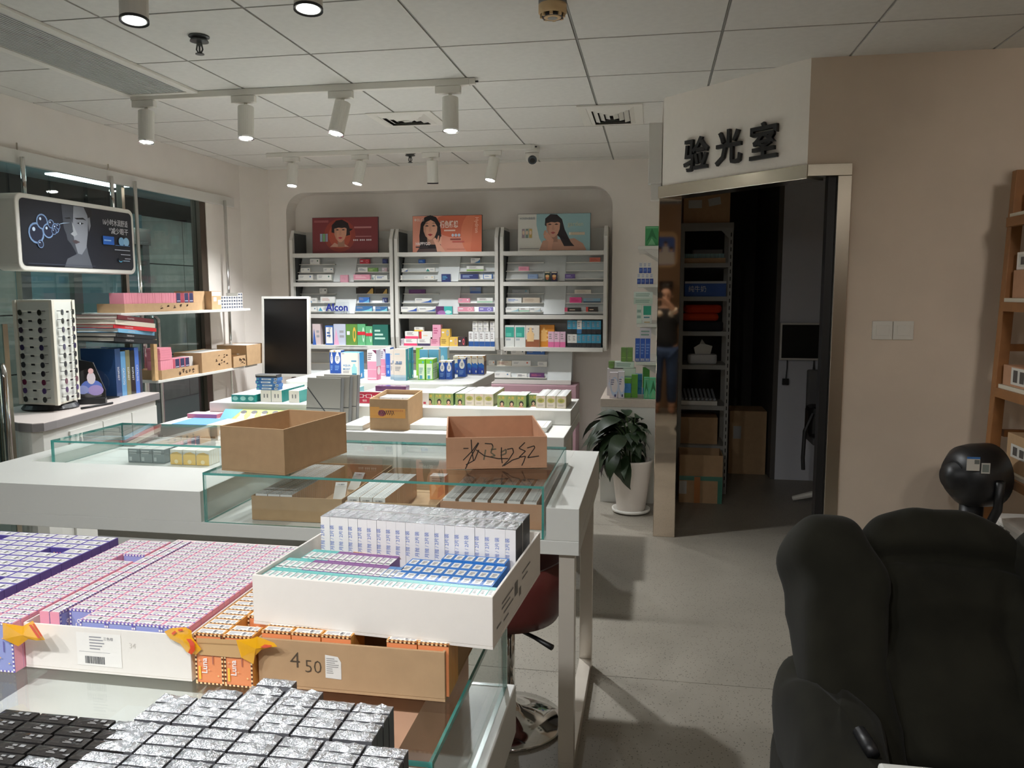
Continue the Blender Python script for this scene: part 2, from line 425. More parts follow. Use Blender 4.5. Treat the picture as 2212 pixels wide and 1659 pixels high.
dc = MB().box(-.045, .03, 4.67, 4.75, 2.03, 2.36); dc.box(-.03,.03,4.70,4.76,1.94,2.03)
dc = dc.build('trim_5', M_WHITEM, bevel=.003); struct(dc, 'grey metal box beside the splayed panel')
# sign characters
s1 = thing('door_sign', 'three black raised characters on the splayed white panel', 'sign', (0,0,0))
CH = '验光室'
for k, (u, v) in enumerate(((1508,333),(1578,318),(1654,304))):
    d = _ray(u, v); t = (P0-CAM).dot(dn)/d.dot(dn); q = CAM+d*t
    vs, fs, x0, x1, y0, y1 = glyphs(CH[k], 0.018)
    h = 0.176; kk = h/(y1-y0)
    front = [q+du*((p[0]-(x0+x1)/2)*kk*.93)+Vector((0,0,(p[1]-(y0+y1)/2)*kk))+dn*.022 for p in vs]
    nv = len(front)
    bm = bmesh.new(); bv = [bm.verts.new(x) for x in front]
    for f in fs:
        try: bm.faces.new([bv[i] for i in f])
        except ValueError: pass
    ret = bmesh.ops.extrude_face_region(bm, geom=bm.faces[:])
    for g in ret['geom']:
        if isinstance(g, bmesh.types.BMVert): g.co -= dn*.018
    bmesh.ops.recalc_face_normals(bm, faces=bm.faces)
    me = bpy.data.meshes.new('character'); bm.to_mesh(me); bm.free(); me.materials.append(M_BLACK)
    place(me, 'character', s1)
# dark side room
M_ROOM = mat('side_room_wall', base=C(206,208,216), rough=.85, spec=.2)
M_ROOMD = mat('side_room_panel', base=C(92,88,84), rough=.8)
mb = MB().box(.93, XR, 6.27, 6.37, 0, CEIL)
w1 = mb.build('wall_room', M_ROOM); struct(w1, 'grey-white side room wall behind the monitor')
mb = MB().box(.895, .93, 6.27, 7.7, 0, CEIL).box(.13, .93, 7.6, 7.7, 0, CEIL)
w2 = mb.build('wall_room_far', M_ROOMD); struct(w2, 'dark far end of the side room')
w3 = MB().box(XR, XR+.1, -.8, 7.7, 0, CEIL).build('wall_side', M_WALLR); struct(w3, 'beige wall at the right end of the shop')
w4 = MB().box(XL-.1, XR+.1, YREAR-.1, YREAR, 0, CEIL).build('wall_rear', mat('rear_wall_brown', base=C(150,118,90), rough=.7)); struct(w4, 'tan wall behind the photographer')
# ================================================================ CEILING FITTINGS
M_LENS = mat('lamp_lens', base=C(250,250,245), emit=(1,0.99,0.95,1), estr=14)
M_REFL = mat('lamp_reflector', base=C(240,240,240), metal=1, rough=.15)
def spot(x, y, tilt, label, bright=1.0, aim=None, cone=125):
    t = thing('track_spotlight', label, 'spotlight', (x, y, 2.452), 0, 'white spotlights on the ceiling tracks')
    MB().box(-.075,.055,-.017,.017,-.036,.0).build('adapter', M_WHITEPL, t, bevel=.003)
    MB().cyl((0,0,-.036),(0,0,-.066),.009,n=10).box(-.006,.006,-.02,.02,-.08,-.05).build('yoke', M_WHITEPL, t)
    d = Vector(tilt).normalized()
    top = Vector((0,0,-.055)); 
    hd_ = MB().cyl(top, top+d*.165, .041, n=24).build('head', M_WHITEPL, t, bevel=.003)
    e = top+d*.166
    r = MB(); r.cyl(e-d*.006, e+d*.003, .042, .042, n=24, caps=False); r.cyl(e+d*.003, e-d*.004, .042, .033, n=24, caps=False)
    r.build('rim', M_BLACK if bright < .3 else M_REFL, hd_)
    lens = MB().cyl(e-d*.003, e-d*.001, .034, n=20).build('lens', M_LENS if bright > .3 else mat('dim_lens', base=C(230,235,235), emit=(.9,.97,1,1), estr=1.2), hd_)
    L = bpy.data.lights.new('spot_light', 'SPOT'); L.energy = SPOT_W*bright; L.spot_size = math.radians(cone); L.spot_blend = .9 if cone > 60 else 1.0
    L.shadow_soft_size = .035 if cone > 60 else .22; L.color = (.965, .985, 1.0) if x < .2 else (1.0, .93, .84)
    lo = bpy.data.objects.new('spot_light', L); COL.objects.link(lo); lo.parent = t
    lo.location = e+d*.012
    lo.rotation_euler = (Vector(aim).normalized() if aim else d).to_track_quat('-Z','Y').to_euler()
    return t
def track(x0, x1, y, label):
    t = thing('ceiling_track', label, 'track', (0,0,0), 0, 'white ceiling tracks')
    MB().box(x0, x1, y-.017, y+.017, 2.453, 2.486).build('rail', M_WHITEPL, t, bevel=.002)
    MB().box(x1, x1+.03, y-.014, y+.014, 2.456, 2.484).build('end_cap', M_WHITEPL, t)
    MB().cyl((x1+.03,y,2.47),(x1+.045,y,2.47),.005,n=8).build('screw', M_BLACK, t)
YT1, YT2, YT3 = 4.06, 5.90, 2.30
track(-2.80, -.93, YT1, 'middle white ceiling track with four spotlights')
track(-2.95, -.90, YT2, 'far white ceiling track with four spotlights near the recess')
track(-2.4, -.2, YT3, 'near white ceiling track above the front counter')
spot(-2.72, YT1, (.02,-.10,-1), 'dazzling spotlight at the left end of the middle track', .78)
spot(-2.14, YT1, (.03,-.12,-1), 'second spotlight from the left on the middle track', .78)
spot(-1.60, YT1, (-.18,-.2,-1), 'left-tilted spotlight, third on the middle track', .78)
spot(-1.03, YT1, (.02,-.08,-1), 'spotlight at the right end of the middle track', 1.5, aim=(.35,-.5,-1))
spot(-2.74, YT2, (0,-.18,-1), 'spotlight at the left end of the far track', 1.15)
spot(-2.19, YT2, (-.16,-.2,-1), 'left-tilted spotlight, second on the far track', 1.15)
spot(-1.64, YT2, (-.03,.18,-1), 'unlit-looking spotlight, third on the far track beside the sprinkler', .25)
spot(-1.17, YT2, (-.16,-.2,-1), 'spotlight at the right end of the far track beside the camera dome', 1.15)
spot(-1.56, YT3, (.05,-.12,-1), 'large near spotlight cut by the top edge on the left', .2)
spot(-1.00, YT3, (.02,-.12,-1), 'near spotlight cut by the top edge in the middle', .2)
YT4 = -.15  # unseen track, added with its spotlights to fill surfaces facing the camera
track(-2.4, 1.4, YT4, 'ceiling track behind the photographer')
for x, b_, lab, ti, cn in ((-1.75,.62,'farthest left',(0,.6,-1),125),(-1.05,.58,'second from the left',(0,.6,-1),125),(-.35,.56,'in the middle',(0,.6,-1),125),(.40,.18,'second from the right',(0,.5,-1),125),(1.15,1.25,'farthest right',(.32,1,-.24),54)):
    spot(x, YT4, ti, 'rear track spotlight behind the photographer, '+lab, b_, cone=cn)
# linear air grille
g = thing('air_grille', 'long slatted air grille set in the ceiling on the left', 'air vent', (0,0,0))
gx0, gx1, gy0, gy1 = -2.83, -2.40, 1.3, 4.06
mb = MB()
for a in ((gx0,gx0+.045,gy0,gy1),(gx1-.045,gx1,gy0,gy1),(gx0+.045,gx1-.045,gy1-.05,gy1),(gx0+.045,gx1-.045,gy0,gy0+.05)): mb.box(*a, 2.472, 2.486)
mb.build('frame', M_WHITEPL, g, bevel=.002)
MB().box(gx0+.045, gx1-.045, gy0+.05, gy1-.05, 2.4855, 2.4865).build('dark_back', M_DARK, g)
sm = MB().box(-.0035,.0035,gy0+.05,gy1-.05,2.476,2.4854).mesh('slat', mat('grille_slat', base=C(196,198,196), rough=.5))
for k in range(20): place(sm, 'slat', g, (gx0+.056+k*.0167, 0, 0))
# two square diffusers
def diffuser(x0, x1, y0, y1, label):
    t = thing('air_diffuser', label, 'air vent', ((x0+x1)/2,(y0+y1)/2,2.486), 0, 'square air diffusers')
    hx, hy = (x1-x0)/2, (y1-y0)/2
    mb = MB()
    for k, (z0, z1) in enumerate(((-.006,0),)):
        mb.box(-hx,hx,-hy,-hy+.05,z0,z1); mb.box(-hx,hx,hy-.05,hy,z0,z1); mb.box(-hx,-hx+.05,-hy+.05,hy-.05,z0,z1); mb.box(hx-.05,hx,-hy+.05,hy-.05,z0,z1)
    mb.build('frame', M_WHITEPL, t, bevel=.001)
    MB().box(-hx+.05,hx-.05,-hy+.05,hy-.05,-.001,.0).build('dark_throat', M_DARK, t)
    for k in range(4):
        a, b = hx-.05-.033*k, hy-.05-.045*k
        c, d = a-.028, b-.036
        mb = MB(); z0, z1 = -.016, -.003
        mb.add([(-a,-b,z1),(a,-b,z1),(a,b,z1),(-a,b,z1),(-c,-d,z0),(c,-d,z0),(c,d,z0),(-c,d,z0)],
               [(0,1,5,4),(1,2,6,5),(2,3,7,6),(3,0,4,7)])
        mb.build('louvre', M_WHITEPL, t)
diffuser(-1.72, -1.32, 4.71, 5.10, 'square louvred ceiling vent behind the middle spotlights')
diffuser(-.46, -.085, 4.75, 5.30, 'square louvred ceiling vent next to the splayed panel')
# sprinklers
def sprinkler(x, y, label):
    t = thing('sprinkler', label, 'sprinkler', (x,y,CEIL), 0, 'ceiling sprinklers')
    m = mat('tarnished_brass', base=C(88,92,92), rough=.4, metal=.7)
    MB().lathe([(0,-.001),(.042,-.001),(.042,-.006),(.03,-.012),(0,-.012)],24).build('escutcheon', m, t, smooth=False)
    MB().lathe([(0,-.016),(.036,-.018),(.038,-.024),(.012,-.03),(.011,-.04),(0,-.04)],24).build('cup', m, t)
    mb = MB()
    for sx in (-1,1): mb.tube([(sx*.010,0,-.036),(sx*.014,0,-.055),(sx*.004,0,-.072)], .0035, 6)
    mb.cyl((0,0,-.04),(0,0,-.07),.004,n=6); mb.build('frame', m, t)
    MB().cyl((0,0,-.072),(0,0,-.075),.018,n=16).build('deflector', m, t)
sprinkler(-1.89, 3.21, 'grey pendant sprinkler near the long air grille')
sprinkler(-1.86, 6.07, 'small pendant sprinkler behind the far track')
# smoke detector
t = thing('smoke_detector', 'round cream smoke detector at the top edge of the ceiling', 'smoke detector', (-.385,3.05,CEIL))
m = mat('cream_plastic', base=C(214,184,138), rough=.45)
MB().lathe([(0,-.0005),(.052,-.0005),(.052,-.018),(.05,-.02)],32).build('base', mat('grey_plastic', base=C(120,120,118), rough=.5), t)
MB().lathe([(.05,-.02),(.052,-.022),(.052,-.05),(.046,-.056)],32).build('housing', m, t, smooth=True)
MB().lathe([(.0,-.066),(.039,-.066),(.040,-.056)],32).build('chamber', M_BLACK, t)
for k in range(8):
    a = 2*PI*k/8
    MB().box(.036,.046,-.006,.006,-.066,-.054).build('rib', m, t, rot=a)
MB().lathe([(0,-.068),(.030,-.068),(.034,-.064)],32).build('cap', m, t)
MB().lathe([(0,-.069),(.018,-.069),(.018,-.0678)],24).build('grille', mat('grey_plastic2', base=C(150,150,146), rough=.5), t)
# camera dome
t = thing('security_camera', 'white security camera on the ceiling at the end of the far track', 'camera', (-.905,6.0,CEIL))
MB().lathe([(0,-.0),(.055,-.0),(.056,-.03),(.05,-.045)],28).build('mount', M_WHITEPL, t, smooth=True)
MB().lathe([(.0,-.115),(.025,-.112),(.043,-.10),(.052,-.08),(.05,-.05),(.04,-.035)],28).build('ball', M_WHITEPL, t, smooth=True)
d = Vector((.15,-.75,-.62)).normalized(); c0 = Vector((0,0,-.07))
MB().cyl(c0+d*.03, c0+d*.054, .034, .032, n=24).build('lens_ring', mat('slate_plastic', base=C(60,70,76), rough=.3), t)
MB().cyl(c0+d*.0545, c0+d*.056, .02, n=20).build('lens', M_BLACKGL, t)
# ================================================================ TABLES AND COUNTERS
def pane(x0,x1,y0,y1,z0,z1,parent,name):
    d = (x1-x0, y1-y0, z1-z0); ax = d.index(min(d))
    mb = MB().box(x0,x1,y0,y1,z0,z1)
    for i, f in enumerate(mb.f):
        vs = [mb.v[k] for k in f]
        flat = max(v[ax] for v in vs)-min(v[ax] for v in vs) < 1e-6
        mb.m[i] = 0 if flat else 1
    return mb.build(name, [M_GLASS, M_GEDGE], parent)
def glass_case(x0,x1,y0,y1,z0,z1,label,t=.008):
    g = thing('glass_case', label, 'display case', (0,0,0), 0, 'glass display cases')
    pane(x0,x1,y0,y1,z1-t,z1,g,'top_pane')
    pane(x0,x1,y0,y0+t,z0,z1-t,g,'front_pane')
    pane(x0,x1,y1-t,y1,z0,z1-t,g,'back_pane')
    pane(x0,x0+t,y0+t,y1-t,z0,z1-t,g,'side_pane')
    pane(x1-t,x1,y0+t,y1-t,z0,z1-t,g,'side_pane')
    return g
def loop_leg(x, y0, y1, z1, parent, w=.058, zf=0.0):
    for y in (y0, y1-w): MB().box(x-w/2,x+w/2,y,y+w,zf+.05,z1).build('leg', M_STEELW, parent, bevel=.002)
    MB().box(x-w/2,x+w/2,y0,y1,zf,zf+.05).build('foot_rail', M_STEELW, parent, bevel=.002)
M_STEELW = mat('satin_white_steel', base=C(214,206,194), rough=.3, metal=.35)

# middle display table with two sunken glass cases (drawn at a 0.76 m top, then scaled about the camera to its real 0.82 m size)
MK, ML = .909, .1292  # scale plus lift, together a scaling about the camera point
def scale_about_cam(before):
    for o in bpy.data.objects:
        if o not in before and o.parent is None: o.location = Vector(o.location)*MK+Vector((0,0,ML)); o.scale = (MK,MK,MK)
_b4 = set(bpy.data.objects)
# middle table
t = thing('display_table', 'long white display table with two sunken glass cases across the middle', 'table', (0,0,0))
X0,X1,Y0,Y1 = -2.52,-.215,2.405,3.32
MB().box(X0,X1,Y0,Y1,.61,.655).build('base_board', M_WHITE, t, bevel=.002)
mb = MB()
mb.box(X0,-1.485,Y0,2.745,.655,.76); mb.box(X0,-2.42,2.745,Y1,.655,.76); mb.box(-1.55,-1.485,2.745,Y1,.655,.76)
mb.box(-2.42,-1.55,2.745,Y1,.655,.718); mb.box(-2.42,-1.55,3.305,Y1,.718,.76)
mb.build('left_block', M_WHITE, t)
MB().box(-1.485,-.318,3.065,Y1,.655,.76).build('rear_block', M_WHITE, t)
MB().box(-.318,X1,Y0,Y1,.655,.76).build('right_block', M_WHITE, t, bevel=.002)
MB().box(-1.93,-.9,2.47,3.2,.49,.605).build('drawer_box', M_WHITE, t, bevel=.003)
loop_leg(-.255, 2.43, 3.24, .61, t, .05, -ML/MK); loop_leg(-2.40, 2.43, 3.24, .61, t, .05, -ML/MK)
glass_case(-1.475,-.325,2.408,3.055,.656,.825, 'large glass case sunk in the middle table, full of kraft trays')
glass_case(-2.415,-1.56,2.85,3.30,.719,.825, 'flat glass case at the left end of the middle table')
scale_about_cam(_b4)

# front counter with a glass case
t = thing('front_counter', 'white slab counter under the nearest glass case', 'counter', (0,0,0))
MB().box(-1.9,-.252,.885,1.47,.56,.66).build('slab', M_WHITE, t, bevel=.003)
loop_leg(-.33, .92, 1.40, .56, t); loop_leg(-1.75,.92,1.40,.56,t)
glass_case(-1.85,-.268,.93,1.462,.661,.825, 'nearest glass case carrying the pink and orange lens boxes')
t = thing('side_counter', 'white side counter holding the black and silver boxes at the bottom edge', 'counter', (0,0,0))
MB().box(-1.5,-.27,.40,.925,.79,.82).build('top', M_WHITE, t, bevel=.003)
MB().box(-1.46,-.31,.44,.87,0,.79).build('body', M_WHITE, t)
# table corner at bottom right
t = thing('side_table', 'white tabletop corner in front of the dark armchair', 'table', (0,0,0))
MB().box(.352,1.3,.62,1.246,.66,.70).build('top', M_WHITE, t, bevel=.006)
for a in ((.41,.68),(1.22,.68),(.41,.92),(1.22,.92)): MB().box(a[0]-.025,a[0]+.025,a[1]-.025,a[1]+.025,0,.66).build('leg', M_STEELW, t)

# third table with a long riser
t = thing('stepped_table', 'white table with low trays behind the glass cases', 'table', (0,0,0))
MB().box(-2.47,-.395,3.612,4.42,.712,.76).build('top', M_WHITE, t, bevel=.003)
for a in ((-.50,3.70),(-2.40,3.70),(-.455,4.28),(-2.40,4.28)): MB().box(a[0]-.03,a[0]+.03,a[1]-.04,a[1]+.04,0,.712).build('leg', M_STEELW, t)
MB().box(-2.35,-.55,4.1,4.2,.55,.712).build('apron', M_WHITE, t)
o = MB().box(-2.36,-.399,3.95,4.41,.7605,.835).build('riser', M_WHITE, bevel=.003); tag(o, 'long low white riser on the stepped table, carrying rows of boxes', 'riser')
# fourth table
t = thing('pedestal_table', 'white round-cornered table stacked with eye-care cartons', 'table', (0,0,0))
MB().slab(rrect(-2.18,-1.025,4.45,5.22,.07), .845,.90).build('top', M_WHITE, t, bevel=.004)
MB().slab(rrect(-2.16,-1.045,4.47,5.2,.06), .0,.845).build('pedestal', M_WHITE, t)

# low cabinet under the shop window
t = thing('window_cabinet', 'low white cabinet with grey top under the shop window', 'cabinet', (0,0,0))
CZ = .80
out = [(XL+.005,3.44),(-3.16,3.43),(-3.02,3.36),(-2.93,3.345),(-2.895,3.38),(-2.90,3.47),(-3.065,4.56),(XL+.005,4.56)]
MB().slab(out,CZ-.045,CZ).build('top', mat('taupe_laminate', base=C(186,176,170), rough=.4), t, bevel=.002)
MB().slab([(x+.003 if x > XL+.1 else x, y-(.003 if y < 4 else 0)) for x,y in out],CZ-.042,CZ-.004).build('edge_band', M_GREYBAND, t)
MB().slab([(x-.02 if x > XL+.1 else x, y+.015) for x,y in out][:-2]+[(-3.085,4.545),(XL+.005,4.545)],.0,CZ-.0455).build('body', M_WHITE, t)
for k in range(3):
    f0, f1 = .10+.30*k, .39+.30*k
    q0 = (-2.92+(-3.085+2.92)*f0, 3.485+(4.545-3.485)*f0); q1 = (-2.92+(-3.085+2.92)*f1, 3.485+(4.545-3.485)*f1)
    MB().extr((q0[0],q0[1],.10),(q1[0]-q0[0],q1[1]-q0[1],0),(0,0,1),(.012,0,0),[(0,0),(1,0),(1,.62),(0,.62)],1).build('door', M_WHITE, t)

# cabinet by the return wall, behind the plant
t = thing('wall_cabinet', 'low white cabinet with stone top behind the potted plant', 'cabinet', (0,0,0))
MB().box(-.345,.028,5.385,6.6,.655,.71).build('top', mat('pale_stone', base=C(196,184,172), rough=.5, noise=.04, nscale=60), t, bevel=.003)
MB().box(-.340,.028,5.392,6.59,.0,.655).build('body', M_WHITE, t)
# small shelves on the return wall
for i, v in enumerate((530,612,698,780)):
    z = [1.735,1.478,1.207,.945][i]
    t = thing('wall_shelf', ['top','second','third','lowest'][i]+' of four small white shelves on the narrow return wall', 'shelf', (0,0,0), 0, 'small shelves on the return wall')
    MB().box(-.115,.029,5.58,6.35,z-.022,z).build('board', M_WHITE, t, bevel=.002)
    for y in (5.64,6.2): MB().extr((.029,y,z-.022),(-1,0,0),(0,0,-1),(0,1,0),[(0,0),(.11,0),(0,.07)],.012).build('bracket', M_WHITEM, t)

# ================================================================ BACK SHELF UNITS
UF = 6.52
EDG = [(-3.085,-2.165),(-2.15,-1.265),(-1.25,-.375)]
SZ = [.975,1.240,1.510,1.757]
M_SHELF = mat('shelf_white', base=C(206,204,198), rough=.45)
M_PANEL = mat('rack_panel', base=C(206,210,210), rough=.3)
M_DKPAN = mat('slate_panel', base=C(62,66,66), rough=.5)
PB, PT = (6.575,), (6.70,)
RACKS = [(1.245,1.487),(1.515,1.735)]
UN = ['left','middle','right']
LEDGE_F = (.085,.385,.70)
def rack_y(f): return 6.575+(6.69-6.575)*f
for ui, (a, b) in enumerate(EDG):
    t = thing('shelf_unit', UN[ui]+' white shelf unit in the recess with slanted racks', 'shelf', (0,0,0), 0, 'shelf units in the recess')
    for sx in (a, b-.028):
        MB().extr((sx,0,0),(0,1,0),(0,0,1),(1,0,0),[(UF+.02,.95),(UF,1.05),(UF,1.87),(UF+.05,1.955),(6.80,1.955),(6.80,.95)],.028).build('upright', M_SHELF, t)
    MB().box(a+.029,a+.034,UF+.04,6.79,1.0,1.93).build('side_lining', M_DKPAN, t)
    MB().box(a+.028,b-.028,6.79,6.80,.95,1.955).build('back_panel', M_SHELF, t)
    for z in SZ: MB().box(a+.028,b-.028,UF,6.79,z-.034,z).build('shelf_board', M_SHELF, t, bevel=.002)
    w3 = (b-a-.056)
    for ri, (z0, z1) in enumerate(RACKS):
        pm = MB(); x0, x1 = a+.04, b-.03
        pm.quad((x0,6.575,z0),(x1,6.575,z0),(x1,6.69,z1),(x0,6.69,z1)); pm.quad((x0,6.58,z0),(x0,6.695,z1),(x1,6.695,z1),(x1,6.58,z0))
        rp_ = pm.build('rack_panel', M_PANEL, t)
        c0, c1 = a+.04+w3*.385, a+.04+w3*.60
        cp = MB(); cp.extr((c0,6.565,z0),(1,0,0),(0,(6.68-6.565),(z1-z0)),(0,-1,0),[(0,0),(c1-c0,0),(c1-c0,1),(0,1)],.006); cp.build('blank_panel', M_PANEL, rp_)
        for f in LEDGE_F:
            y = rack_y(f); z = z0+(z1-z0)*f
            for q0, q1 in ((x0,c0-.004),(c1+.004,x1)):
                MB().box(q0,q1,y-.038,y,z-.005,z).build('ledge', M_WHITEPL, rp_)
# lower racks and plum cabinets under the units
t = thing('low_rack', 'low slanted rack of lens boxes under the shelf units', 'rack', (0,0,0))
z0, z1 = .685,.938
mb = MB(); mb.quad((-3.08,6.60,z0),(-.665,6.60,z0),(-.665,6.69,z1),(-3.08,6.69,z1)); mb.box(-3.08,-.665,6.70,6.72,z0,z1); mb.build('rack_panel', M_PANEL, t)
MB().extr((-.865,6.592,z0),(1,0,0),(0,.09,z1-z0),(0,-1,0),[(0,0),(.2,0),(.2,1),(0,1)],.008).build('blank_panel', M_PANEL, t)
MB().box(-3.08,-.665,6.56,6.6,.665,.70).build('front_lip', M_SHELF, t)
LOWF = (.13,.50,.87)
def low_y(f): return 6.60+.09*f
for f in LOWF:
    for q in ((-3.06,-2.35),(-2.1,-.87)):
        MB().box(q[0],q[1],low_y(f)-.038,low_y(f),z0+(z1-z0)*f-.005,z0+(z1-z0)*f).build('ledge', M_WHITEPL, t)
M_PLUM = mat('plum_laminate', base=C(176,140,150), rough=.45)
t = thing('plum_cabinet', 'dusky pink base cabinet under the low rack', 'cabinet', (0,0,0))
MB().box(-3.10,-.615,6.50,6.80,.0,.662).build('body', M_PLUM, t, bevel=.004)
for k in range(4):
    x0 = -3.06+.605*k
    mb = MB(); mb.box(x0,x0+.59,6.488,6.499,.06,.61); dr_ = mb.build('door', M_PLUM, t, bevel=.003)
    mb = MB(); mb.box(x0+.04,x0+.55,6.482,6.487,.10,.57); mb.build('door_panel', mat('plum_laminate_dark', base=C(158,122,134), rough=.45), dr_, bevel=.002)
# ================================================================ PACKS AND TRAYS
WHT = C(238,236,232); GRY = C(150,150,152); INK = C(60,60,70)
class Pack(MB):
    """box pack standing on its base, front towards -Y; decals lie a hair off the faces"""
    def __init__(s, w, d, h, col, top=None, front=None, right=None, left=None, mi=0):
        super().__init__(); s.w, s.d, s.h = w, d, h
        s.box(-w/2,w/2,-d/2,d/2,0,h,col,mi,top=top,front=front,right=right,left=left)
        s.k = 0
    def fr(s, face):
        s.k += 1; e = .00025+.00012*s.k
        w,d,h = s.w,s.d,s.h
        return {'f':((-w/2,-d/2-e,0),(w,0,0),(0,0,h)),'t':((-w/2,-d/2,h+e),(w,0,0),(0,d,0)),
                'r':((w/2+e,-d/2,0),(0,d,0),(0,0,h)),'l':((-w/2-e,d/2,0),(0,-d,0),(0,0,h))}[face]
    def R(s, face, x0, x1, y0, y1, col, mi=0): o,a,b = s.fr(face); return s.rect(o,a,b,x0,x1,y0,y1,col,mi)
    def G(s, face, pts, col, mi=0): o,a,b = s.fr(face); return s.plane(o,a,b,pts,col,mi)
    def E(s, face, cx, cy, rx, ry, col, n=14): o,a,b = s.fr(face); return s.ell(o,a,b,cx,cy,rx,ry,col,n)
    def T(s, face, st, x, y, h, col, align='l', wmax=None, rot=False, bold=0.0):   # x,y,h in metres on the face
        o,a,b = s.fr(face); a = Vector(a).normalized(); b = Vector(b).normalized()
        if rot: a, b = b, -a; x, y = y, -x
        return s.text(o,a,b,st,x,y,h,col,align,bold,wmax=wmax)
    def bars(s, face, x0, x1, y0, y1, n, col, seed=0):
        r = random.Random(seed)
        o,a,b = s.fr(face)
        for k in range(n):
            ya = y1-(y1-y0)*(k+.25)/n; yb = y1-(y1-y0)*(k+.75)/n
            s.rect(o,a,b,x0,x0+(x1-x0)*r.uniform(.5,1),yb,ya,col)
        return s
    def barcode(s, face, x0, x1, y0, y1, n, col, seed=0):
        r = random.Random(seed); o,a,b = s.fr(face); st = (x1-x0)/n
        for k in range(n): s.rect(o,a,b,x0+st*k,x0+st*(k+r.uniform(.3,.8)),y0,y1,col)
        return s
    def trim(s, face, x0, x1, y0, y1, n, ca, cb):
        o,a,b = s.fr(face)
        for k in range(n):
            q0, q1 = x0+(x1-x0)*k/n, x0+(x1-x0)*(k+1)/n
            s.rect(o,a,b,q0,q1,y0,y1,ca if k%2 else cb)
        return s
    def vtrim(s, face, x0, x1, y0, y1, n, ca, cb):
        o,a,b = s.fr(face)
        for k in range(n):
            q0, q1 = y0+(y1-y0)*k/n, y0+(y1-y0)*(k+1)/n
            s.rect(o,a,b,x0,x1,q0,q1,ca if k%2 else cb)
        return s
def put(me, name, label, cat, group, loc, rz=0, parent=None, rot=None):
    o = bpy.data.objects.new(name, me); COL.objects.link(o); o.location = loc; o.rotation_euler = rot if rot else (0,0,rz)
    return tag(o, label, cat, group)

M_KRAFT = mat('kraft_board', base=C(186,154,118), rough=.8, spec=.15, noise=.05, nscale=25)
M_KRAFTR = mat('kraft_board_red', base=C(188,144,114), rough=.8, spec=.15, noise=.05, nscale=25)
M_WCARD = mat('white_board', base=C(236,230,222), rough=.55, noise=.01)
M_TAPE = mat('parcel_tape', attr=True, rough=.12, coat=.6, alpha=.9)
def tray(name, label, cat, loc, rz, W, D, H, m, th=.004, hf=None, hb=None, group=None, flaps=True):
    """open carton: origin at the front left bottom corner"""
    t = thing(name, label, cat, loc, rz, group); hf = hf or H; hb = hb or H
    MB().box(0,W,0,D,0,th).build('base', m, t)
    MB().box(0,W,0,th,th,hf).build('front_panel', m, t, bevel=.001)
    MB().box(0,W,D-th,D,th,hb).build('back_panel', m, t, bevel=.001)
    for x in (0, W-th):
        if hf == hb: MB().box(x,x+th,th,D-th,th,hf).build('side_panel', m, t, bevel=.001)
        else: MB().extr((x,0,0),(0,1,0),(0,0,1),(1,0,0),[(th,th),(D-th,th),(D-th,hb),(th,hf)],th).build('side_panel', m, t)
    return t

# ---- pack designs of the front counter
def lab_top(p, base_white=True, seed=1):
    p.R('t',.05,.95,.14,.90,WHT); p.bars('t',.10,.52,.25,.8,3,C(176,172,178),seed); p.barcode('t',.58,.72,.3,.75,4,C(110,108,116),seed); p.bars('t',.76,.92,.3,.75,2,C(186,182,186),seed+3)
def purple_pack():
    p = Pack(.0462,.0268,.08,C(120,108,178),front=C(84,72,140)); lab_top(p)
    for k in range(5): p.E('f',.2+.15*k,.86,.05,.035,C(240,140,150) if k else C(240,200,110),8)
    return p.mesh('purple_pack', M_CARD)
PK = dict(pink=(C(238,164,184),C(156,164,216),C(118,106,190),C(246,240,240)), orange=(C(232,168,84),C(240,150,98),C(92,56,34),C(248,214,160)))
def luna(kind, full):
    side, face, ca, cb = PK[kind]
    p = Pack(.0462,.0172 if kind=='pink' else .0185,.08,side,front=face); lab_top(p, seed=2)
    p.trim('t',.0,1,.0,.13,14,ca,cb)
    p.trim('f',.0,1,.965,1,14,ca,cb)
    if full:
        p.trim('f',0,1,0,.035,14,ca,cb); p.vtrim('f',0,.06,.035,.965,22,ca,cb); p.vtrim('f',.94,1,.035,.965,22,ca,cb)
        p.T('f',"Luna 'Co",.0195,.018,.0095,C(252,246,240),rot=True,bold=.02)
        p.bars('f',.62,.68,.3,.75,1,C(180,110,90) if kind=='orange' else C(110,100,170),3)
        p.R('f',.12,.20,.10,.36,C(250,200,70) if kind=='orange' else C(250,210,150))
        r = random.Random(5)
        for k in range(7): p.E('f',r.uniform(.15,.9),r.uniform(.1,.9),.03,.018,[C(240,190,140),C(160,150,200),C(246,214,150)][k%3],6)
    return p.mesh(kind+'_pack', M_CARD)
me_purple = purple_pack(); me_pink = luna('pink',False); me_pinkF = luna('pink',True); me_or = luna('orange',False); me_orF = luna('orange',True)
GZ = .826
# purple block
tray('purple_pack_tray', 'low white tray under the block of violet lens packs', 'tray', (-1.48,1.052,GZ), 0, .384, .43, .03, M_WCARD, .003)
holes = {(1,11),(1,5),(4,9),(5,13),(6,6)}
for c in range(8):
    for r in range(15):
        if (c,r) in holes: continue
        put(me_purple,'violet_lens_pack','violet lens pack, %s from the front, %s column from the right, front counter' % (ORD(r),ORD(c)),'lens pack','violet packs on the front counter',
            (-1.124-.0470*c, 1.072+.0275*r, GZ+.0035), random.uniform(-.01,.01))
# two loose pink columns
for c in range(2):
    for r in range(24):
        if (c,r) in ((0,17),(0,18)): continue
        put(me_pinkF if r == 0 else me_pink,'pink_lens_pack','pink lens pack, %s from the front in the %s column left of the white tray' % (ORD(r),ORD(c)),'lens pack','pink packs left of the white tray',
            (-1.0045-.0475*c, 1.060+.0176*r, GZ), random.uniform(-.012,.012))
